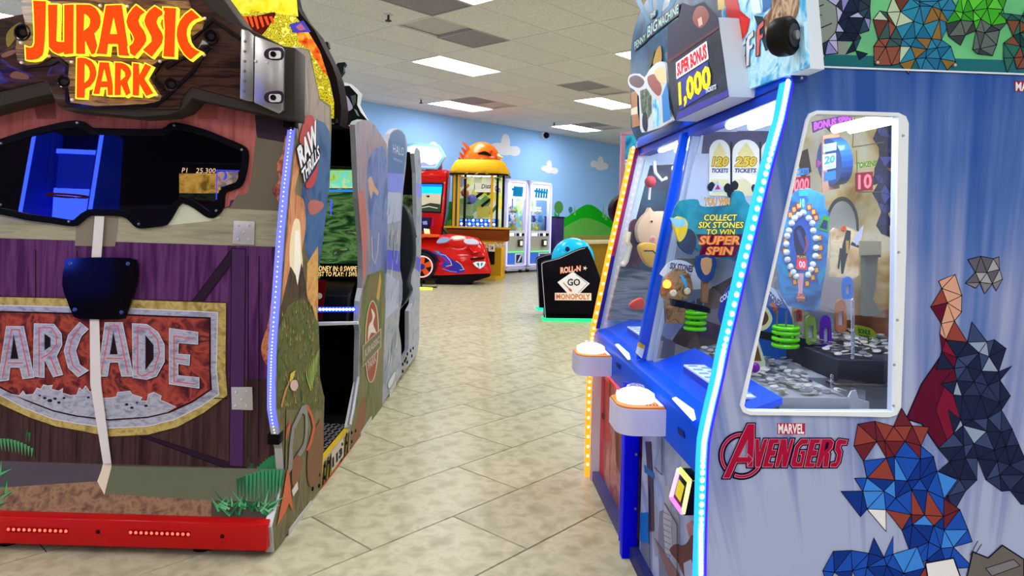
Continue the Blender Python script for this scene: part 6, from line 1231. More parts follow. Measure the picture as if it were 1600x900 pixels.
def wt(b):
    for t, q, c, s in (('COLLECT', (1100, 345, 1152, 335), '#f0d83a', .025), ('SIX STONES', (1091, 356.5, 1162, 346.5), '#f0d83a', .025), ('TO WIN', (1104, 366.5, 1149, 358), '#f0d83a', .025), ('YOU WIN', (1101, 321, 1141, 309), '#f0a83a', .03)):
        b.txt(D2, t, [(q[0] - .8, q[1] + .8), (q[2] + .8, q[1] + .8), (q[2] + .8, q[3] - .8), (q[0] - .8, q[3] - .8)], ink, bold=.07, shear=.15, lift=.0134); b.txt(D2, t, [(q[0], q[1]), (q[2], q[1]), (q[2], q[3]), (q[0], q[3])], M(c, .4), bold=s, shear=.15, lift=.014)
    b.pp(D2, [(1088, 366), (1162, 366), (1158, 384), (1146, 402), (1092, 400), (1096, 384)], M('#5a0c2a', .4), lift=.0138)
    for t, q in (('SUPER', (1091, 383, 1157, 368)), ('SPIN', (1102, 399, 1147, 385))): b.txt(D2, t, [(q[0], q[1]), (q[2], q[1]), (q[2], q[3]), (q[0], q[3])], M('#e8683a', .4), bold=.07, shear=.2, lift=.0146); b.txt(D2, t, [(q[0] + 1, q[1] - 1), (q[2] - 1, q[1] - 1), (q[2] - 1, q[3] + 1), (q[0] + 1, q[3] + 1)], M('#f0b04a', .4), bold=.0, shear=.2, lift=.015)
part('sign_lettering', yw, wt)
def gold(b):
    b.pp(D1, [(1226, 160), (1460, 160), (1460, 655), (1230, 655), (1150, 655), (1180, 440)], gold_p)
    b.pp(D1, [(1300, 500), (1460, 470), (1460, 655), (1240, 655), (1250, 560)], MN('copper_print', ['#6a3a22', '#8a5234', '#a86a44', '#7a4630'], (5, 5, 9), 5, .4, .8, lo=.3, hi=.7), lift=.003)
    for l in ([(1335, 180), (1332, 230), (1382, 222)], [(1338, 235), (1340, 300), (1380, 300)]): b.stroke(D1, l, 1.2, M('#8a6a2a', .4), False, lift=.004)
    b.pp(D1, [(1285, 180), (1312, 174), (1310, 200), (1290, 214)], M('#e8d4a0', .4), lift=.0036)
    mosaic(b, D1, [(1364, 180), (1398, 178), (1396, 236), (1392, 296), (1396, 340), (1388, 374), (1376, 366), (1378, 330), (1362, 290), (1372, 240)], 15, lambda x, y, r: M(r.choice(['#1f2450', '#3c4688', '#2a2f66', '#1a1d40', '#4a58a8'] + (['#d0a488'] if 215 < y < 245 else [])), .4), 14, ink, .8)
    b.pp(D1, [(1245, 240), (1262, 232), (1268, 268), (1252, 280)], M('#4a2f24', .4), lift=.0036)
inn('gold_board_print', gold)
inn('lower_board_print', lambda b: b.pp(D1, [(1058, 404), (1228, 404), (1228, 560), (1026, 560)], MN('clutter_print', ['#3a2c28', '#6a5a50', '#98a4b4', '#2a3a50', '#b0a898', '#54463c'], (11, 11, 14), 3, .4, .6, 'cell', lo=0, hi=1), lift=.0008))
inn('red_light', lambda b: b.box((.0, MID + .1, .615), (.02, LEN - .08, .63), E('#ff2030', 4)))
D3 = FRR.Y(.66)
bs_ = inn('bonus_sign', lambda b: b.pp(D3, [(1270, 190), (1331, 178), (1332, 190), (1306, 196), (1299, 206), (1292, 199), (1272, 207)], M('#4a1a4a', .35), thick=.01, lift=.0))
part('sign_lettering', bs_, lambda b: b.txt(D3, 'BONUS SPIN', [(1271.5, 204), (1331, 190), (1330, 179), (1271, 191)], M('#b04ab8', .35), bold=.05, shear=.1, lift=.0105))
wh_ = inn('prize_wheel', lambda b: b.prism([D3.P(q) for q in [(1286, 212), (1312, 208), (1312, 294), (1286, 300)]], (0, .01, 0), M('#d9a07a', .4)).cyl(D3.P((1291, 254)) + Vector((.0, -.02, 0)), D3.P((1308, 252)) + Vector((.0, -.02, 0)), .088, M('#1a4a8a', .3, coat=.3), 26))
W5 = FRR.Y(.66 - .112)
part('wheel_label', wh_, lambda b: b.pp(W5, [(1286, 242), (1306, 239), (1306, 262), (1286, 266)], M('#dfeef4', .35)).txt(W5, '20', [(1287, 258), (1305, 254), (1305, 241), (1287, 244)], M('#1a7ad0', .35), bold=.06, shear=.15).txt(W5, 'TICKETS', [(1287, 265), (1305, 261), (1305, 256), (1287, 260)], M('#2fae4a', .35), bold=.04).pp(W5, [(1287, 226), (1307, 222), (1307, 234), (1287, 238)], M('#7ab0d8', .35)).pp(W5, [(1287, 270), (1306, 266), (1306, 280), (1287, 284)], M('#2a6ab0', .35)))
part('wheel_pointer', wh_, lambda b: b.pp(D3, [(1277, 249), (1284, 255), (1277, 262)], M('#9a3a7a', .35), thick=.01, lift=.0).pp(D3, [(1318, 244), (1318, 258), (1312, 251)], M('#9a3a7a', .35), thick=.01, lift=.0))
def display(n, q, body, cap, capq, cc):
    o = inn(n, lambda b: b.pp(D3, q, M('#8a0c18', .35), thick=.012, lift=.0)); part('display_digits', o, lambda b: b.txt(D3, body, [(q[0][0] + 2, q[0][1] - 3), (q[1][0] - 2, q[1][1] - 3), (q[2][0] - 2, q[2][1] + 3), (q[3][0] + 2, q[3][1] + 3)], E('#ff5a6a', 1.8), bold=.02, lift=.0125)); part('display_lettering', o, lambda b: b.txt(D3, cap, capq, M(cc, .35), bold=.06, shear=.1, lift=.0125))
display('token_display', [(1339, 299), (1364, 297), (1364, 268), (1339, 270)], '10', 'TOKENS', [(1337, 264), (1370, 259), (1370, 250), (1337, 254)], '#5a8a1a')
display('ticket_display', [(1232, 304), (1266, 300), (1266, 274), (1236, 278)], '1000', 'TICKETS', [(1238, 275), (1264, 273), (1264, 262), (1240, 264)], '#2a7ac0')
D4 = FRR.Y(.42); kk = lambda p: S(p, 4.2857, 1200, 280)
bd = inn('bulb_board', lambda b: b.pp(D4, kk([(200, 70), (280, 60), (380, 110), (385, 180), (412, 230), (410, 380), (390, 600), (345, 860), (280, 890), (140, 850), (88, 760), (60, 540), (95, 350), (120, 240), (150, 120)]), MN('blue_board_print', ['#0f3a6a', '#1a6aa8', '#3a9ad0', '#14507f'], (9, 9, 9), 4, .35, .8, lo=.3, hi=.7), thick=.012, lift=.0), bevel=.003)
def bprint(b):
    b.pp(D4, kk(smoothpts([(150, 300), (215, 240), (275, 300), (290, 430), (270, 560), (215, 600), (165, 540), (145, 420)], 3)), M('#2a62b8', .35), lift=.0126); b.pp(D4, kk(smoothpts([(170, 360), (200, 310), (240, 330), (262, 430), (240, 520), (190, 500)], 3)), M('#14204a', .35), lift=.013); b.pp(D4, kk(ribbon([(200, 340), (228, 420), (250, 480)], [26, 30, 14], 4)), M('#3a4a8a', .35), lift=.0134); b.pp(D4, kk(ribbon([(250, 380), (262, 440), (240, 500)], [10, 16, 6], 4)), M('#a8505a', .35), lift=.0136)
    for x, y in ((150, 240), (175, 205), (205, 180), (275, 190), (305, 220), (322, 260), (345, 395), (352, 460), (345, 520), (112, 480), (118, 415), (150, 640), (180, 690), (262, 700), (300, 660), (325, 610)): b.pp(D4, kk([(x - 20, y - 20), (x + 14, y - 26), (x + 20, y + 16), (x - 14, y + 24)]), M('#b8281e', .35), lift=.0138); b.pp(D4, kk([(x - 13, y - 14), (x + 9, y - 18), (x + 13, y + 10), (x - 9, y + 16)]), M('#f0c05a', .35), lift=.0142)
    b.pp(D4, kk([(330, 330), (370, 240), (412, 250), (405, 355)]), M('#3ab02a', .35), lift=.014); b.pp(D4, kk([(345, 325), (372, 270), (400, 280), (395, 340)]), M('#14306a', .35), lift=.0144); b.pp(D4, kk([(205, 80), (275, 70), (270, 110), (210, 115)]), E('#2a9ae0', .8), lift=.014); b.txt(D4, '10', kk([(215, 190), (245, 190), (245, 125), (215, 130)]), E('#7ad0ff', 1), bold=.04, lift=.0145)
    for q in ([(80, 560), (130, 580), (140, 660), (95, 640)], [(330, 640), (385, 570), (385, 620), (345, 720)]): b.pp(D4, kk(q), M('#1a9ac0', .35), lift=.014)
    b.pp(D4, kk([(190, 630), (240, 630), (230, 760), (250, 800), (190, 800), (205, 740)]), M('#f0b0b8', .35), lift=.0148); b.txt(D4, 'SUPER', kk([(190, 790), (248, 790), (248, 765), (190, 765)]), M('#c86a2a', .35), bold=.05, lift=.0152); b.txt(D4, 'SPIN', kk([(195, 818), (245, 820), (245, 796), (195, 794)]), M('#c86a2a', .35), bold=.05, lift=.0152)
    b.pp(D4, kk([(192, 505), (260, 510), (258, 535), (192, 530)]), M('#6a3a1a', .35), lift=.0152); b.txt(D4, 'PLAYS', kk([(196, 530), (256, 534), (256, 514), (196, 510)]), M('#f0d06a', .35), bold=.03, lift=.0156)
part('board_print', bd, bprint)
pd = part('play_display', bd, lambda b: b.pp(D4, kk([(198, 600), (258, 606), (260, 540), (200, 534)]), E('#e01828', 1.2), thick=.006, lift=.013)); part('display_digits', pd, lambda b: b.txt(D4, '00', kk([(208, 592), (250, 596), (250, 550), (208, 546)]), E('#ff9aa8', 2), bold=.02, lift=.0195))
for x, y in ((235, 225), (205, 240), (178, 262), (158, 296), (140, 345), (128, 380), (122, 435), (124, 490), (130, 538), (150, 585), (168, 622), (188, 650), (268, 640), (288, 605), (300, 570), (318, 515), (322, 460), (320, 396), (302, 345), (295, 295), (272, 262)): part('bulb', bd, lambda b: b.ball(D4.P(kk([(x, y)])[0], .014), .0105, M('#eef4f6', .2, coat=.4, var=0), 12, 8), smooth=True)
def tanb(b): b.pp(FRR.Y(.6), [(1298, 362), (1304, 356), (1316, 360), (1322, 354), (1342, 362), (1342, 430), (1330, 438), (1318, 434), (1297, 432)], MN('parchment_print', ['#b98a5a', '#d9b47a', '#efd9a8', '#c89a64'], (14, 14, 14), 4, .4, .5, lo=.3, hi=.7), thick=.01, lift=.0)
pb_ = inn('parchment_plaque', tanb)
part('plaque_print', pb_, lambda b: b.pp(FRR.Y(.6), ribbon([(1326, 360), (1322, 385), (1318, 405), (1316, 428)], [7, 12, 9, 3], 4), M('#2a2f3a', .35), lift=.0105).pp(FRR.Y(.6), ribbon([(1330, 380), (1342, 386)], [6, 3], 4), M('#2a2f3a', .35), lift=.011).pp(FRR.Y(.6), ribbon([(1314, 388), (1310, 420)], [4, 3], 4), M('#3a3a3a', .35), lift=.011).pp(FRR.Y(.6), ribbon([(1324, 376), (1324, 396)], [5, 4], 4), M('#c89a3a', .35), lift=.0115).pp(FRR.Y(.6), [(1334, 372), (1350, 350), (1346, 372), (1338, 384)], M('#c3c3e0', .35), lift=.0115).dots(FRR.Y(.6), [(1318, 357)], .012, M('#d84a30', .35), lift=.01))
inn('arch_opening', lambda b: b.pp(D1, arc(1316, 352, 26, 45, 3.14159, 6.28319, 12) + [(1342, 365), (1290, 365)], M('#4a4a40', .4), lift=.005).pp(D1, arc(1316, 354, 22, 40, 3.14159, 6.28319, 12) + [(1338, 365), (1294, 365)], M('#b9b8a4', .4), lift=.0056))
inn('metal_chute', lambda b: b.pp(FRR.Y(.74), [(1345, 377), (1377, 377), (1377, 402), (1345, 402)], M('#b3ac8a', .35, .4), thick=.05, lift=.0).pp(FRR.Y(.74), [(1346, 399), (1376, 398), (1376, 402), (1346, 402)], M('#2a2a30', .4), thick=.004, lift=.05).pp(FRR.Y(.74), [(1352, 402), (1372, 402), (1368, 450), (1364, 468), (1380, 492), (1350, 494), (1352, 462)], M('#6a726a', .35, .3), thick=.03, lift=.0))
D5 = FRR.Y(.5)
def gem(c, h, w, col, label=None):
    x, y = c; o = inn('gem_charm', lambda b: b.pp(D5, smoothpts([(x - w * .4, y - h * .3), (x - w * .15, y - h * .5), (x + w * .2, y - h * .5), (x + w * .45, y - h * .3), (x + w * .5, y + h * .4), (x + w * .1, y + h * .5), (x - w * .4, y + h * .45)], 2), M(col, .25, coat=.4), [[(x - w * .2, y - h * .14), (x + w * .22, y - h * .16), (x + w * .24, y + h * .28), (x - w * .2, y + h * .3)]], thick=.014, lift=.0), label=label)
    part('charm_window', o, lambda b: b.pp(D5, [(x - w * .2, y - h * .14), (x + w * .22, y - h * .16), (x + w * .24, y + h * .28), (x - w * .2, y + h * .3)], M('#c9cad4', .25, .2), lift=.004))
gem((1291, 520), 52, 17, '#5a1a9a', 'purple gem charm'); gem((1314, 494), 50, 18, '#b8704a', 'copper gem charm'); gem((1267, 516), 44, 18, '#8aa84a', 'pale green gem charm'); gem((1325, 450), 34, 16, '#2a72d0', 'blue gem charm'); gem((1248, 493), 18, 11, '#c83a34', 'red gem charm')
inn('clear_case', lambda b: b.prism([FRR.Y(.62).P(q) for q in rrect(1255, 482, 1305, 556, 8)], (0, .1, 0), glass('clear_case', '#eef2f4', .12)))
inn('white_backing', lambda b: b.pp(FRR.Y(.74), [(1282, 400), (1330, 410), (1330, 500), (1262, 498), (1276, 440)], M('#c3bcbc', .4)).pp(FRR.Y(.74), [(1256, 492), (1304, 490), (1304, 556), (1256, 556)], M('#b3b6b8', .4)))
inn('bonus_tag', lambda b: b.pp(FRR.Y(.6), smoothpts([(1338, 510), (1346, 509), (1362, 514), (1369, 524), (1364, 534), (1350, 532), (1339, 524)], 3), M('#8a9a1e', .35), thick=.012, lift=.0).txt(FRR.Y(.6), 'BONUS', [(1341, 521), (1360, 524), (1360, 516), (1341, 512.5)], M('#1a5a14', .35), bold=.06, lift=.0125).txt(FRR.Y(.6), 'TOKEN', [(1342, 529), (1361, 532), (1361, 525), (1342, 522)], M('#1a5a14', .35), bold=.06, lift=.0125).cyl(FRR.Y(.6).P((1366, 526)), FRR.Y(.6).P((1382, 528), .01), .008, M('#7a7a70', .35, .5), 10))
inn('blue_gate', lambda b: b.pp(FRR.Y(.7), [(1352, 546), (1369, 544), (1370, 588), (1352, 582)], M('#2a2c58', .35), thick=.012, lift=.0).pp(FRR.Y(.7), [(1352, 556), (1366, 548), (1369, 552), (1354, 562)], M('#2f8ae0', .35), thick=.02, lift=.012).pp(FRR.Y(.7), [(1352, 578), (1368, 583), (1368, 588), (1353, 584)], M('#5ad03a', .35), thick=.02, lift=.012))
inn('guide_band', lambda b: b.pp(FRR.Y(.5), ribbon([(1336, 572), (1350, 570), (1366, 558)], [12, 14, 10], 5), M('#9a948c', .25, .7), thick=.004, lift=.0).pp(FRR.Y(.55), smoothpts([(1300, 560), (1318, 556), (1334, 566), (1330, 580), (1308, 578), (1298, 570)], 3), M('#8a8680', .3, .5), thick=.02, lift=.0))
def wbracket(b):
    s = FRR.Y(.3); b.pp(s, [(1300, 602), (1316, 600), (1324, 592), (1330, 592), (1334, 606), (1352, 610), (1354, 700), (1302, 700)], M('#cfd3d6', .35), thick=.006, lift=.0); s = FRR.Y(.22); b.pp(s, [(1303, 622), (1324, 624), (1331, 611), (1338, 610), (1342, 624), (1358, 628), (1360, 720), (1303, 720)], M('#e3e6e8', .35), thick=.006, lift=.0)
inn('white_bracket', wbracket)
inn('chain', lambda b: [b.tube([FRR.Y(.28).P((x0, y0 + i * 3.2)) + Vector((.005 * math.cos(a), 0, .006 * math.sin(a))) for a in [j * .785 for j in range(9)]], .0014, M('#d3d6da', .25, .8), 5) for x0, y0, n in ((1332.5, 470, 54), (1300, 588, 18)) for i in range(n)], kind='stuff')
# pusher beds, coins, ring stacks
bedm = MN('token_metal', ['#2a2c30', '#6a6c70', '#b3b2ac', '#4a4a4c', '#d3d0c8'], (60, 60, 60), 4, .3, .5, 'cell', lo=0, hi=1, metal=.3, bump=.3)
for y0 in (.06, MID + .07):
    inn('lower_bed', lambda b: b.box((.22, y0, .68), (.43, y0 + .72, .86), M('#a3a6ac', .35, .25)).box((.43, y0 + .26, .68), (.92, y0 + .72, .86), M('#a3a6ac', .35, .25)))
    inn('pusher_shelf', lambda b: b.box((.5, y0 + .2, .86), (.92, y0 + .72, .93), M('#34363e', .4)).box((.495, y0 + .2, .845), (.92, y0 + .72, .852), M('#b3b6ba', .35, .3)), bevel=.004)
    rnd = random.Random(int(y0 * 100)); 
    cb_ = MB(); 
    for i in range(420):
        up_ = i % 2; x = rnd.uniform(.52, .9) if up_ else rnd.uniform(.23, .42 if rnd.random() < .8 else .49); y = y0 + (rnd.uniform(.22, .7) if up_ else rnd.uniform(.02 if x < .42 else .28, .7)); z = (.939 if up_ else .862) + rnd.random() * .016
        n = Vector((rnd.uniform(-.25, .25), rnd.uniform(-.25, .25), 1)).normalized(); cb_.cyl((x, y, z), Vector((x, y, z)) + n * .002, .0125, M('#c9c5ba', .35, .3, var=0) if i % 3 else M('#77777a', .35, .3, var=0), 10)
    ob = cb_.build('token_pile', cp_, kind='stuff')
    inn('blue_chute', lambda b: b.loft([[Vector((x, y, z)) for x, z in ((.05, .78), (.22, .845), (.22, .865), (.05, .80))] for y in (y0 - .02, y0 + .74)], M('#0f55f0', .3, coat=.2)))
    inn('coin_tray', lambda b: b.box((.1, y0 + .05, .842), (.19, y0 + .5, .848), M('#dfe8f4', .4)).box((.1, y0 + .05, .80), (.13, y0 + .5, .842), M('#0f3ec8', .35)))
    inn('tray_print', lambda b: [b.box((.108 + (i % 2) * .04, y0 + .06 + i * .029, .8482), (.14 + (i % 2) * .04, y0 + .076 + i * .029, .849), M('#4a9ad8', .4)) for i in range(15)])
gr_ = M('#6ae01a', .3, coat=.3)
def rings(c, r, zs, flat=.35):
    o = inn('ring_stack', lambda b: [b.tube([c + Vector((r * math.cos(a), r * math.sin(a), z)) for a in [i * .3142 for i in range(21)]], .007, gr_, 8) for z in zs] and b.cyl(c + Vector((0, 0, zs[0])), c + Vector((0, 0, zs[-1])), r * .45, M('#4ab014', .35), 14), smooth=True)
    part('stack_rod', o, lambda b: [b.cyl(c + Vector((r * .8 * k, 0, zs[0])), c + Vector((r * .8 * k, 0, zs[-1] + .06)), .003, steel, 6) for k in (-1, 0, 1)])
g1 = FRR.Y(.46).P((1226, 572)); g1.z = .97; rings(g1, .04, (-.03, -.008, .014, .03)); g2 = FRR.Y(.68).P((1086, 500)); g2.z = max(g2.z, .89); rings(g2, .036, (-.03, -.008, .014, .028))
inn('green_bumper', lambda b: b.tube([FRR.Y(.2).P((1236, 632)) + Vector((.03 * math.cos(a), .03 * math.sin(a), 0)) for a in [i * .3142 for i in range(21)]], .008, gr_, 8).tube([FRR.Y(.6).P((1370, 632)) + Vector((.02 * math.cos(a), 0, .02 * math.sin(a))) for a in [i * .3142 for i in range(21)]], .007, gr_, 8))
pbp = FRR.Y(.3).P((1178, 611)); ball2 = part('play_ball', None, lambda b: b.ball((0, 0, 0), .0165, M('#7a128a', .15, coat=.6, var=0), 20, 14), smooth=True); ball2.location = FRR.m @ Vector((pbp.x, pbp.y, .895)); tag(ball2, 'shiny purple ball lying on the tokens behind the side window', 'ball')
inn('dark_crossbar', lambda b: b.pp(FRR.Y(.62), [(1048, 466), (1100, 478), (1110, 482), (1110, 490), (1050, 478)], M('#15161f', .3), thick=.02, lift=.0).pp(FRR.Y(.5), [(1184, 516), (1262, 530), (1300, 548), (1300, 556), (1262, 546), (1184, 528)], M('#20222e', .3), thick=.012, lift=.0))
def gears(b):
    s = FRR.Y(.7); b.pp(s, smoothpts([(1034, 452), (1042, 432), (1058, 420), (1076, 428), (1082, 448), (1076, 464), (1052, 470), (1036, 466)], 3), MN('bronze_print', ['#4a3020', '#8a6040', '#b08a5a', '#2c2018'], (22, 22, 22), 5, .3, 1, lo=.3, hi=.7, metal=.4), thick=.02, lift=.0)
    b.pp(s, [(1040, 470), (1072, 470), (1070, 505), (1042, 505)], MN('bronze_print', [], ()), thick=.03, lift=.0); b.pp(s, ribbon([(1064, 430), (1070, 440), (1072, 452)], [3, 5, 2], 4), M('#3ab0e0', .3), lift=.021); b.dots(s, [(1052, 458), (1074, 455)], .014, M('#d8d0a8', .35), lift=.02)
gb = inn('bronze_emblem', gears)
part('emblem_lamp', gb, lambda b: b.ball(FRR.Y(.67).P((1042, 444)), .016, E('#ff7a2a', 4), 12, 8))
inn('arc_sign', lambda b: b.pp(FRR.Y(.73), ribbon([(1036, 432), (1048, 418), (1062, 414), (1078, 422), (1088, 440), (1090, 452)], [12, 15, 16, 16, 15, 12], 5), M('#c9ccd0', .35), thick=.008, lift=.0).txt(FRR.Y(.73), 'SIX STONES', [(1046, 420), (1082, 426), (1084, 415), (1048, 410)], M('#3a1a4a', .35), bold=.04, lift=.0085).txt(FRR.Y(.73), 'SUPER SPIN', [(1048, 429), (1078, 434), (1080, 427), (1050, 421)], M('#8a3a2a', .35), bold=.04, lift=.0085))
inn('shield_plaque', lambda b: b.pp(FRR.Y(.64), smoothpts([(1088, 400), (1118, 402), (1116, 430), (1108, 440), (1096, 438), (1088, 424)], 2), M('#1d3a6a', .35), thick=.008, lift=.0).pp(FRR.Y(.64), smoothpts([(1096, 404), (1112, 404), (1110, 424), (1102, 430), (1096, 420)], 2), M('#b98a5a', .35), lift=.0086).pp(FRR.Y(.66), [(1098, 438), (1108, 440), (1106, 474), (1097, 472)], M('#8a6244', .4), thick=.02, lift=.0))
inn('blue_sign', lambda b: b.pp(FRR.Y(.3), smoothpts([(1125, 478), (1138, 450), (1150, 444), (1152, 470), (1140, 520), (1124, 500)], 3), M('#1a2f8a', .35), thick=.008, lift=.0).txt(FRR.Y(.3), 'COLLECT', [(1126, 474), (1152, 452), (1152, 442), (1124, 466)], M('#dfe6f4', .35), bold=.04, lift=.0085))
inn('blue_sign', lambda b: b.pp(FRR.Y(.62), smoothpts([(1184, 430), (1204, 446), (1224, 470), (1238, 500), (1238, 560), (1190, 556), (1172, 520)], 3), M('#1a5aa8', .35), thick=.008, lift=.0).pp(FRR.Y(.62), ribbon([(1190, 446), (1206, 456), (1218, 476)], [9, 12, 10], 4), M('#cdd8ea', .35), lift=.0086).txt(FRR.Y(.62), 'STONES', [(1196, 462), (1218, 482), (1222, 472), (1200, 452)], M('#1a2a6a', .35), bold=.04, lift=.009).txt(FRR.Y(.62), 'SPIN', [(1202, 476), (1212, 492), (1218, 486), (1208, 470)], M('#c8682a', .35), bold=.05, lift=.009))
inn('bronze_cutout', lambda b: b.pp(FRR.Y(.45), smoothpts([(1186, 476), (1198, 480), (1207, 498), (1198, 514), (1180, 516), (1172, 500)], 3), M('#e0dca0', .35), thick=.01, lift=.0).pp(FRR.Y(.45), smoothpts([(1186, 482), (1196, 486), (1201, 498), (1194, 508), (1182, 508), (1178, 498)], 3), M('#6a4428', .35), lift=.0106).pp(FRR.Y(.45), [(1176, 534), (1184, 528), (1196, 566), (1196, 574), (1170, 572)], M('#d8dcb0', .35), thick=.01, lift=.0).pp(FRR.Y(.45), [(1178, 546), (1184, 540), (1190, 564), (1174, 564)], M('#7a4a2a', .35), lift=.0106))
inn('white_post', lambda b: b.pp(FRR.Y(.7), [(1227, 470), (1237, 470), (1237, 530), (1227, 528)], M('#dfe4ea', .4), thick=.03, lift=.0).pp(FRR.Y(.7), [(1316, 520), (1328, 520), (1327, 566), (1316, 564)], M('#d9c08a', .4), thick=.02, lift=.0))
# far station toys seen past the post (plain shapes)
F1, F2 = FRR.Y(LEN - .25), FRR.Y(LEN - .4)
inn('tan_toy', lambda b: b.pp(F1, smoothpts([(996, 356), (1004, 340), (1012, 332), (1016, 324), (1022, 331), (1036, 330), (1048, 338), (1040, 372), (1020, 384), (1000, 378)], 3), M('#d9b48a', .45), thick=.06, lift=.0).dots(F1, [(1018, 346)], .012, ink, lift=.06).dots(F1, [(1020, 374)], .02, M('#e07a74', .4), lift=.06), bevel=.008)
inn('red_cape', lambda b: b.pp(FRR.Y(LEN - .2), smoothpts([(986, 350), (996, 342), (1004, 350), (1000, 372), (1004, 400), (996, 420), (990, 412), (980, 420), (984, 380)], 3), M('#5a1f24', .45), thick=.04, lift=.0))
inn('yellow_toy', lambda b: b.pp(F2, smoothpts([(1000, 384), (1020, 380), (1036, 394), (1030, 414), (1018, 418), (1006, 406)], 3), M('#d9a42a', .4, coat=.3), thick=.06, lift=.0).stroke(F2, [(1006, 392), (1020, 392), (1030, 402)], 2, M('#2a2a20', .4), False, lift=.061), bevel=.006)
inn('orange_toy', lambda b: b.pp(FRR.Y(LEN - .5), smoothpts([(984, 478), (992, 470), (1004, 466), (1008, 476), (1004, 482), (992, 484)], 3), M('#e0481a', .35), thick=.03, lift=.0), bevel=.004)
inn('yellow_toy', lambda b: b.pp(FRR.Y(.7), smoothpts([(1052, 348), (1060, 338), (1074, 346), (1072, 366), (1062, 378), (1056, 362)], 3), M('#e0c02a', .4), thick=.02, lift=.0).pp(FRR.Y(.7), [(1046, 340), (1070, 342), (1072, 352), (1056, 356)], M('#8ac0d8', .35), lift=.021).pp(FRR.Y(.72), smoothpts([(1070, 358), (1084, 362), (1088, 380), (1080, 398), (1064, 388), (1060, 376)], 3), M('#2c3444', .45), thick=.02, lift=.0))
inn('claw_horn', lambda b: b.tube([F1.P(q) for q in [(982, 362), (980, 378), (984, 384), (978, 408), (973, 414)]], .014, M('#e9dcb8', .4), 8))
inn('grey_shelf', lambda b: b.pp(FRR.Y(LEN - .15), [(970, 416), (1020, 426), (1020, 500), (950, 500)], MN('grey_stripe_print', ['#3a3a3c', '#6a6866', '#8a8884', '#4a4846'], (4, 4, 40), 3, .4, .4, lo=.3, hi=.7), thick=.02, lift=.0))
inn('hanging_hose', lambda b: b.tube([FRR.Y(LEN - .3).P(q) for q in [(1022, 252), (1024, 270), (1034, 282), (1042, 278)]], .008, M('#c9d8d0', .4), 7).tube([FRR.Y(LEN - .3).P(q) for q in [(1014, 312), (1016, 288), (1022, 278)]], .006, M('#d8c8c4', .4), 7))
inn('red_knob', lambda b: b.ball(FRR.Y(LEN - .3).P((1016, 284)), .028, M('#b03a40', .4), 14, 10), smooth=True)
# ---- topper boards above the beam
BX = .19; TX = FRR.X(BX)
tpx = [(994.5, 220), (986, 200), (985, 140), (985, 84), (988, 60), (992, 42), (999, 22), (1010, 0), (1024, -24)]
tpp = [TX.P(q) for q in tpx]; tpp = [Vector((BX, min(p.y, 2.2), p.z)) for p in tpp]
tb_ = part('topper_board', cp_, lambda b: b.prism(tpp + [Vector((BX, 1.3, 2.32)), Vector((BX, .03, 2.32)), TX.P((1259, 107))], (.05, 0, 0), MN('deep_blue_print', ['#04203a', '#08385c', '#0c5480', '#062a48'], (5, 3, 5), 4, .35, .8, lo=.3, hi=.7), side=white_m))
def tart(b):
    cy = M('#3aa6c8', .35)
    for a in range(9): t = .35 + a * .3; b.pp(TX, [(1025, 70), (1025 + 90 * math.cos(t), 70 - 110 * math.sin(t)), (1025 + 90 * math.cos(t + .1), 70 - 110 * math.sin(t + .1))] , M('#2a7fae', .35)) if False else None
    for x0, x1 in ((1002, 1008), (1016, 1020), (1026, 1033), (1040, 1046)): b.pp(TX, [(1024, 58), (1026, 58), (x1 + (x1 - 1024) * .8, -14), (x0 + (x0 - 1024) * .8, -14)], M('#136a96', .4))
    b.pp(TX, smoothpts([(1042, 50), (1050, 34), (1060, 28), (1066, 44), (1062, 66), (1050, 74), (1043, 66)], 3), M('#24544a', .35)); b.pp(TX, [(1038, 84), (1050, 74), (1064, 58), (1068, 80), (1044, 100)], M('#5a5a78', .35))
    for t, q in (('PENNY', [(992, 78), (1009, 62), (1009, 52), (991, 66)]), ('BIG', [(1011, 60), (1027, 46), (1027, 28), (1012, 42)]), ('MACHINE', [(1029, 45), (1060, 20), (1060, 6), (1029, 30)]), ('THE', [(1016, 30), (1024, 22), (1024, 16), (1016, 22)])):
        c = [(q[0][0] - 1, q[0][1] + 2.4), (q[1][0] + 1, q[1][1] + 2.4), (q[2][0] + 1, q[2][1] - 2), (q[3][0] - 1, q[3][1] - 2)]; b.pp(TX, c, M('#0e1a30', .35), lift=.006); b.txt(TX, t, q, M('#a3c9cc', .35), bold=.02, lift=.007)
    b.pp(TX, smoothpts([(1012, 96), (1016, 84), (1022, 80), (1018, 100), (1012, 108)], 3), M('#2a3a44', .35), lift=.005); b.pp(TX, smoothpts([(1020, 100), (1026, 78), (1032, 72), (1034, 90), (1030, 104)], 3), M('#b08a2a', .35), lift=.005)
    b.pp(TX, [(986, 145), (996, 140), (996, 170), (1000, 196), (988, 200)], M('#b8824a', .35), lift=.004); b.pp(TX, [(986, 170), (996, 166), (996, 178), (986, 180)], M('#f0e4c8', .35), lift=.005)
part('board_print', tb_, tart)
ice = MN('ice_print', ['#1d74c4', '#58b2e4', '#bfe6f6', '#7cc4ea', '#1a66b0'], (14, 10, 9), 5, .3, 1.2, lo=.28, hi=.72, emit=.12)
TI = FRR.X(BX - .01)
def icy(b):
    b.pp(TI, [(1142, 150), (1128, 30), (1124, -60), (1250, -60), (1256, 44), (1260, 105)], ice, thick=.01, lift=-.0)
iceb = part('ice_board', tb_, icy)
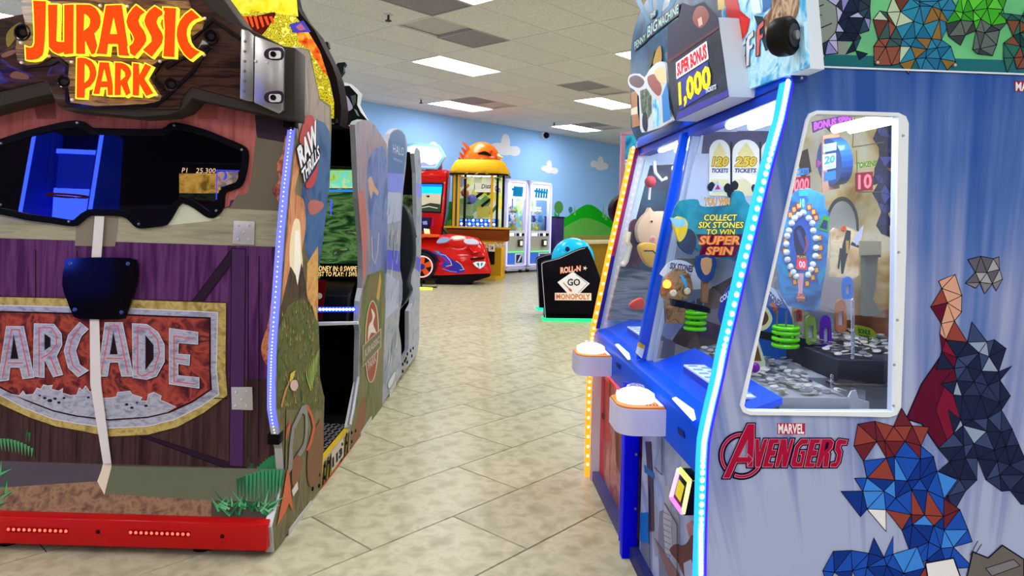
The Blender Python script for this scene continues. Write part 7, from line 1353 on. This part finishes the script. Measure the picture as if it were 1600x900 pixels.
def icep(b):
    s = FRR.X(BX - .021)
    b.pp(s, [(1128, -30), (1146, -30), (1156, 16), (1172, 30), (1168, 50), (1160, 62), (1150, 40), (1136, 26)], M('#c8282e', .35)); b.pp(s, [(1120, -20), (1132, -20), (1132, 14), (1122, 16)], M('#e0c070', .35)); b.pp(s, [(1156, 24), (1170, 30), (1164, 56), (1158, 48)], M('#e03a34', .35))
    b.pp(s, smoothpts([(1196, 60), (1192, 30), (1204, 14), (1212, -20), (1246, -20), (1246, 20), (1232, 40), (1210, 60)], 3), MN('fur_print', ['#4a2f24', '#8a6244', '#d0b090', '#2c2020'], (22, 22, 12), 4, .4, 1, lo=.3, hi=.7)); b.pp(s, [(1178, 24), (1192, 26), (1200, 78), (1196, 80)], M('#1f3a4a', .35)); b.pp(s, [(1190, -20), (1206, -20), (1204, 10), (1192, 20)], M('#1f6ab8', .35)); b.pp(s, [(1168, -20), (1182, -20), (1190, 20), (1176, 22)], M('#e0f4fa', .35))
    for x, y in ((1154, 90), (1166, 78), (1182, 62)):
        for m, g, l in ((ink, 1.4, .002), (white_m if x < 1180 else M('#d86a6a', .35), 0, .003)): b.pp(s, [(x - g, y + 26 + g), (x - g, y - 12), (x + 3, y - 22 - g), (x + 11 + g, y - 30 - g), (x + 11 + g, y - 22 + g), (x + 5, y - 16), (x + 5, y - 6), (x + 10 + g, y - 10), (x + 10 + g, y - 4 + g), (x + 5, y), (x + 4 + g, y + 24 + g)], m, lift=l)
part('board_print', iceb, icep)
TBX = .10; SBX = FRR.X(TBX)
def sbox(b): b.prism([SBX.P(q) for q in [(1042, 96), (1122, 27), (1131, 90), (1139, 151), (1056, 189), (1048, 150)]], (BX - TBX, 0, 0), MN('night_board_print', ['#0c1830', '#16284a', '#0a1226', '#1d2f5a'], (7, 7, 7), 4, .35, .6, lo=.3, hi=.7), side=M('#e3e9f2', .4))
sb_ = part('bonus_board', cp_, sbox)
def sbp(b):
    s = SBX
    b.pp(s, [(1043, 94), (1043, 40), (1060, 30), (1066, 4), (1082, 10), (1100, 2), (1122, 26), (1124, 40), (1090, 66)], M('#3c3a52', .5)); b.pp(s, smoothpts([(1082, 30), (1088, 12), (1100, 10), (1108, 24), (1102, 38), (1092, 44)], 3), M('#8a3a30', .35)); b.pp(s, [(1090, 30), (1096, 26), (1098, 38), (1092, 42)], M('#d8b0a0', .35)); b.pp(s, [(1043, 94), (1046, 98), (1124, 44), (1123, 40)], M('#5a2430', .35))
    b.pp(s, [(1056, 98), (1104, 64), (1107, 92), (1057, 124)], E('#f0e4f4', .6)); b.txt(s, 'SUPER BONUS', [(1058, 121), (1105, 91), (1103, 67), (1057.5, 99)], E('#e8141a', .8), bold=.06)
    b.pp(s, [(1058, 126), (1106, 96), (1112, 142), (1062, 172)], M('#1a2fae', .35)); b.txt(s, '1,000', [(1060.5, 174), (1113, 145), (1110, 97), (1058.5, 128)], M('#4a3a10', .35), bold=.09); b.txt(s, '1,000', [(1061.5, 172), (1112, 143), (1109, 99), (1059.5, 129)], E('#ffd61a', .85), bold=.04)
    b.txt(s, 'TICKETS', [(1102, 146), (1119, 139), (1119, 131), (1102, 139)], M('#dff0fa', .35), bold=.04); b.pp(s, [(1058, 176), (1138, 140), (1139, 150), (1057, 188)], M('#3a3aa8', .35))
part('board_print', sb_, sbp)
part('paper_cutout', cp_, lambda b: b.prism([FRR.X(.13).P(q) for q in smoothpts([(981, 126), (984, 117), (996, 115), (1006, 122), (1014, 110), (1026, 98), (1036, 97), (1041, 108), (1041, 150), (1034, 158), (1050, 188), (1010, 206), (1000, 200), (998, 150), (984, 136)], 2)], (.012, 0, 0), M('#d9dde6', .4)))
cut = FRR.X(.13)
part('cutout_print', cp_, lambda b: b.pp(cut, smoothpts([(983, 126), (986, 120), (996, 118), (1007, 127), (1000, 137), (988, 134)], 3), M('#5a3a48', .35)).pp(cut, smoothpts([(1012, 120), (1024, 116), (1030, 126), (1034, 140), (1028, 150), (1014, 134)], 3), M('#9a4a40', .35)).pp(cut, smoothpts([(1022, 112), (1032, 104), (1040, 112), (1040, 128), (1030, 128)], 3), M('#efd3a0', .35)).pp(cut, [(1000, 142), (1010, 138), (1018, 150), (1018, 176), (1012, 186), (1002, 176)], MN('moss_print', ['#2c3a34', '#5a6a58', '#9aa88a'], (30, 30, 30), 4, .4, 1, lo=.3, hi=.7)).pp(cut, [(1020, 152), (1030, 158), (1032, 196), (1020, 200)], ice).pp(cut, [(1034, 150), (1042, 128), (1048, 186), (1036, 192)], M('#2a86d8', .35)).pp(cut, smoothpts([(1004, 180), (1010, 176), (1012, 196), (1009, 206), (1004, 198)], 3), ink))
tc_ = FRR.X(BX - .06).P((1227, 57)); td = Vector((.62, -.78, -.03)).normalized()
tyre = part('tire', tb_, lambda b: b.loft([[tc_ + td * h + (td.orthogonal().normalized() * math.cos(a) + td.cross(td.orthogonal().normalized()) * math.sin(a)) * r for a in [6.28319 * i / 28 for i in range(28)]] for h, r in ((-.03, .03), (-.03, .044), (-.018, .05), (.0, .051), (.014, .05), (.022, .042), (.02, .03))], M('#1c1a18', .4)), smooth=True)
part('tire_hub', tyre, lambda b: b.cyl(tc_ + td * .0, tc_ + td * .026, .03, M('#3a3a44', .35, .4), 18).cyl(tc_ + td * .026, tc_ + td * .034, .012, M('#8a8a94', .35, .5), 10))
part('topper_back', cp_, lambda b: b.box((.3, .04, 1.86), (XR, LEN - .04, 2.3), M('#4a5a7a', .6)))
# ---- the next cabinet behind, with its teal header
FN = Frame(FRR.m @ Vector((0, LEN + .52, 0)), YAW_R); NP0 = FN.Y(0)
pn = thing('coin_game_cabinet', 'tall cabinet with a teal header sign just behind the blue coin pusher', 'arcade game', FN)
xl = NP0.P((968.5, 300)).x; zt_ = NP0.P((975, 207)).z
part('cabinet_body', pn, lambda b: b.box((xl + .03, .01, .0), (1.1, .14, zt_ - .02), M('#5a5a72', .5)))
part('pink_trim', pn, lambda b: b.box((xl, -.012, .0), (xl + .022, .03, zt_ - .01), M('#c08a9a', .4)).hexa([(xl, -.012, zt_ - .02), (1.1, -.012, zt_ + .12), (1.1, .03, zt_ + .12), (xl, .03, zt_ - .02), (xl, -.012, zt_), (1.1, -.012, zt_ + .15), (1.1, .03, zt_ + .15), (xl, .03, zt_)], M('#c08a9a', .4)))
hd_ = part('header_sign', pn, lambda b: b.pp(NP0, [(971, 212), (1010, 192), (1020, 190), (1020, 262), (971, 272)], MN('teal_header_print', ['#0f5a9a', '#1a86c0', '#46c0d8', '#1468a8'], (7, 7, 7), 4, .35, .8, lo=.3, hi=.7), thick=.01, lift=.0))
part('header_lettering', hd_, lambda b: b.txt(NP0, 'Penny', [(977, 268), (997, 261), (994, 238), (976, 250)], M('#e9f4f4', .35), bold=.03, lift=.0105).txt(NP0, 'B', [(996, 262), (1008, 258), (1006, 224), (995, 228)], M('#7ad0d8', .35), bold=.02, lift=.0105))
part('side_art_print', pn, lambda b: b.pp(NP0, [(971, 276), (1000, 268), (1000, 400), (966, 420), (969, 340)], MN('violet_side_print', ['#2a6aa0', '#8a5a9a', '#4ab0c8', '#c08aa8'], (7, 7, 7), 4, .35, 1, lo=.3, hi=.7), lift=.003).pp(NP0, [(970, 296), (1120, 296), (1100, 410), (966, 420)], MN('dark_window_print', ['#3a3a40', '#6a6a68', '#2a2a30', '#7a8a86'], (5, 5, 8), 4, .3, .6, lo=.3, hi=.7), lift=.002).pp(NP0, [(1004, 298), (1040, 298), (1040, 322), (1002, 324)], M('#2f9ab8', .35), lift=.004))
part('round_speaker', pn, lambda b: b.lathe([(.001, -.05), (.09, -.04), (.1, .0), (.1, .05)], (xl + .04, .0, 1.42), M('#241016', .5), 20, 'y'), smooth=True)

# ---- blue basketball game behind the camera: the photo shows it mirrored in the tinted window
wn = (UP.fr.m.to_3x3() @ UP.n).normalized(); wp0 = UP.fr.m @ UP.p
def mirror(px, depth):
    d = ray(*px); p = CAMP + d * (depth / d.y); return p - wn * 2 * (p - wp0).dot(wn)
m0 = mirror((66, 270), 7.2)
FBK = Frame((m0.x, m0.y, 0), 3.14159 + .14)
bg = thing('basketball_game', 'blue lit basketball game behind the photographer, mirrored in the dark cabinet window', 'arcade game', FBK)
bb, bl_ = E('#0a2ab0', .9), E('#3a5cff', 9)
part('base_cabinet', bg, lambda b: b.box((-.34, 0, 0), (.34, 1.05, .75), M('#0c1a6a', .4)), bevel=.01)
part('side_panel', bg, lambda b: b.prism([(-.34, .05, .75), (-.34, .25, 1.3), (-.34, .5, 2.6), (-.34, 1.05, 2.6), (-.34, 1.05, .75)], (.03, 0, 0), bb)); part('side_panel', bg, lambda b: b.prism([(.31, .05, .75), (.31, .25, 1.3), (.31, .5, 2.6), (.31, 1.05, 2.6), (.31, 1.05, .75)], (.03, 0, 0), bb))
part('back_panel', bg, lambda b: b.box((-.31, 1.01, .75), (.31, 1.05, 2.6), M('#0a145a', .4)))
part('edge_light', bg, lambda b: b.tube([(-.345, .25, 1.3), (-.345, .5, 2.6)], .02, bl_, 6).tube([(.345, .25, 1.3), (.345, .5, 2.6)], .02, bl_, 6).tube([(.05, .8, 1.6), (-.30, .6, 1.5)], .02, bl_, 6))
part('backboard', bg, lambda b: b.box((-.22, 0.75, 1.95), (.22, 0.78, 2.35), E('#1a35e0', 1.6)).stroke(FBK.Y(1.38), [(0, 0)], 1, bl_, False) if False else b.box((-.22, 0.75, 1.95), (.22, 0.78, 2.35), E('#1a35e0', 1.6)).box((-.24, 0.74, 2.35), (.24, 0.79, 2.4), bl_).box((-.24, 0.74, 1.05), (.24, 0.79, 1.95), bl_))
part('hoop', bg, lambda b: b.tube([(.2 * math.cos(a), 0.55 + .2 * math.sin(a), 1.85) for a in [i * .3142 for i in range(21)]], .012, M('#c8401a', .4), 6))
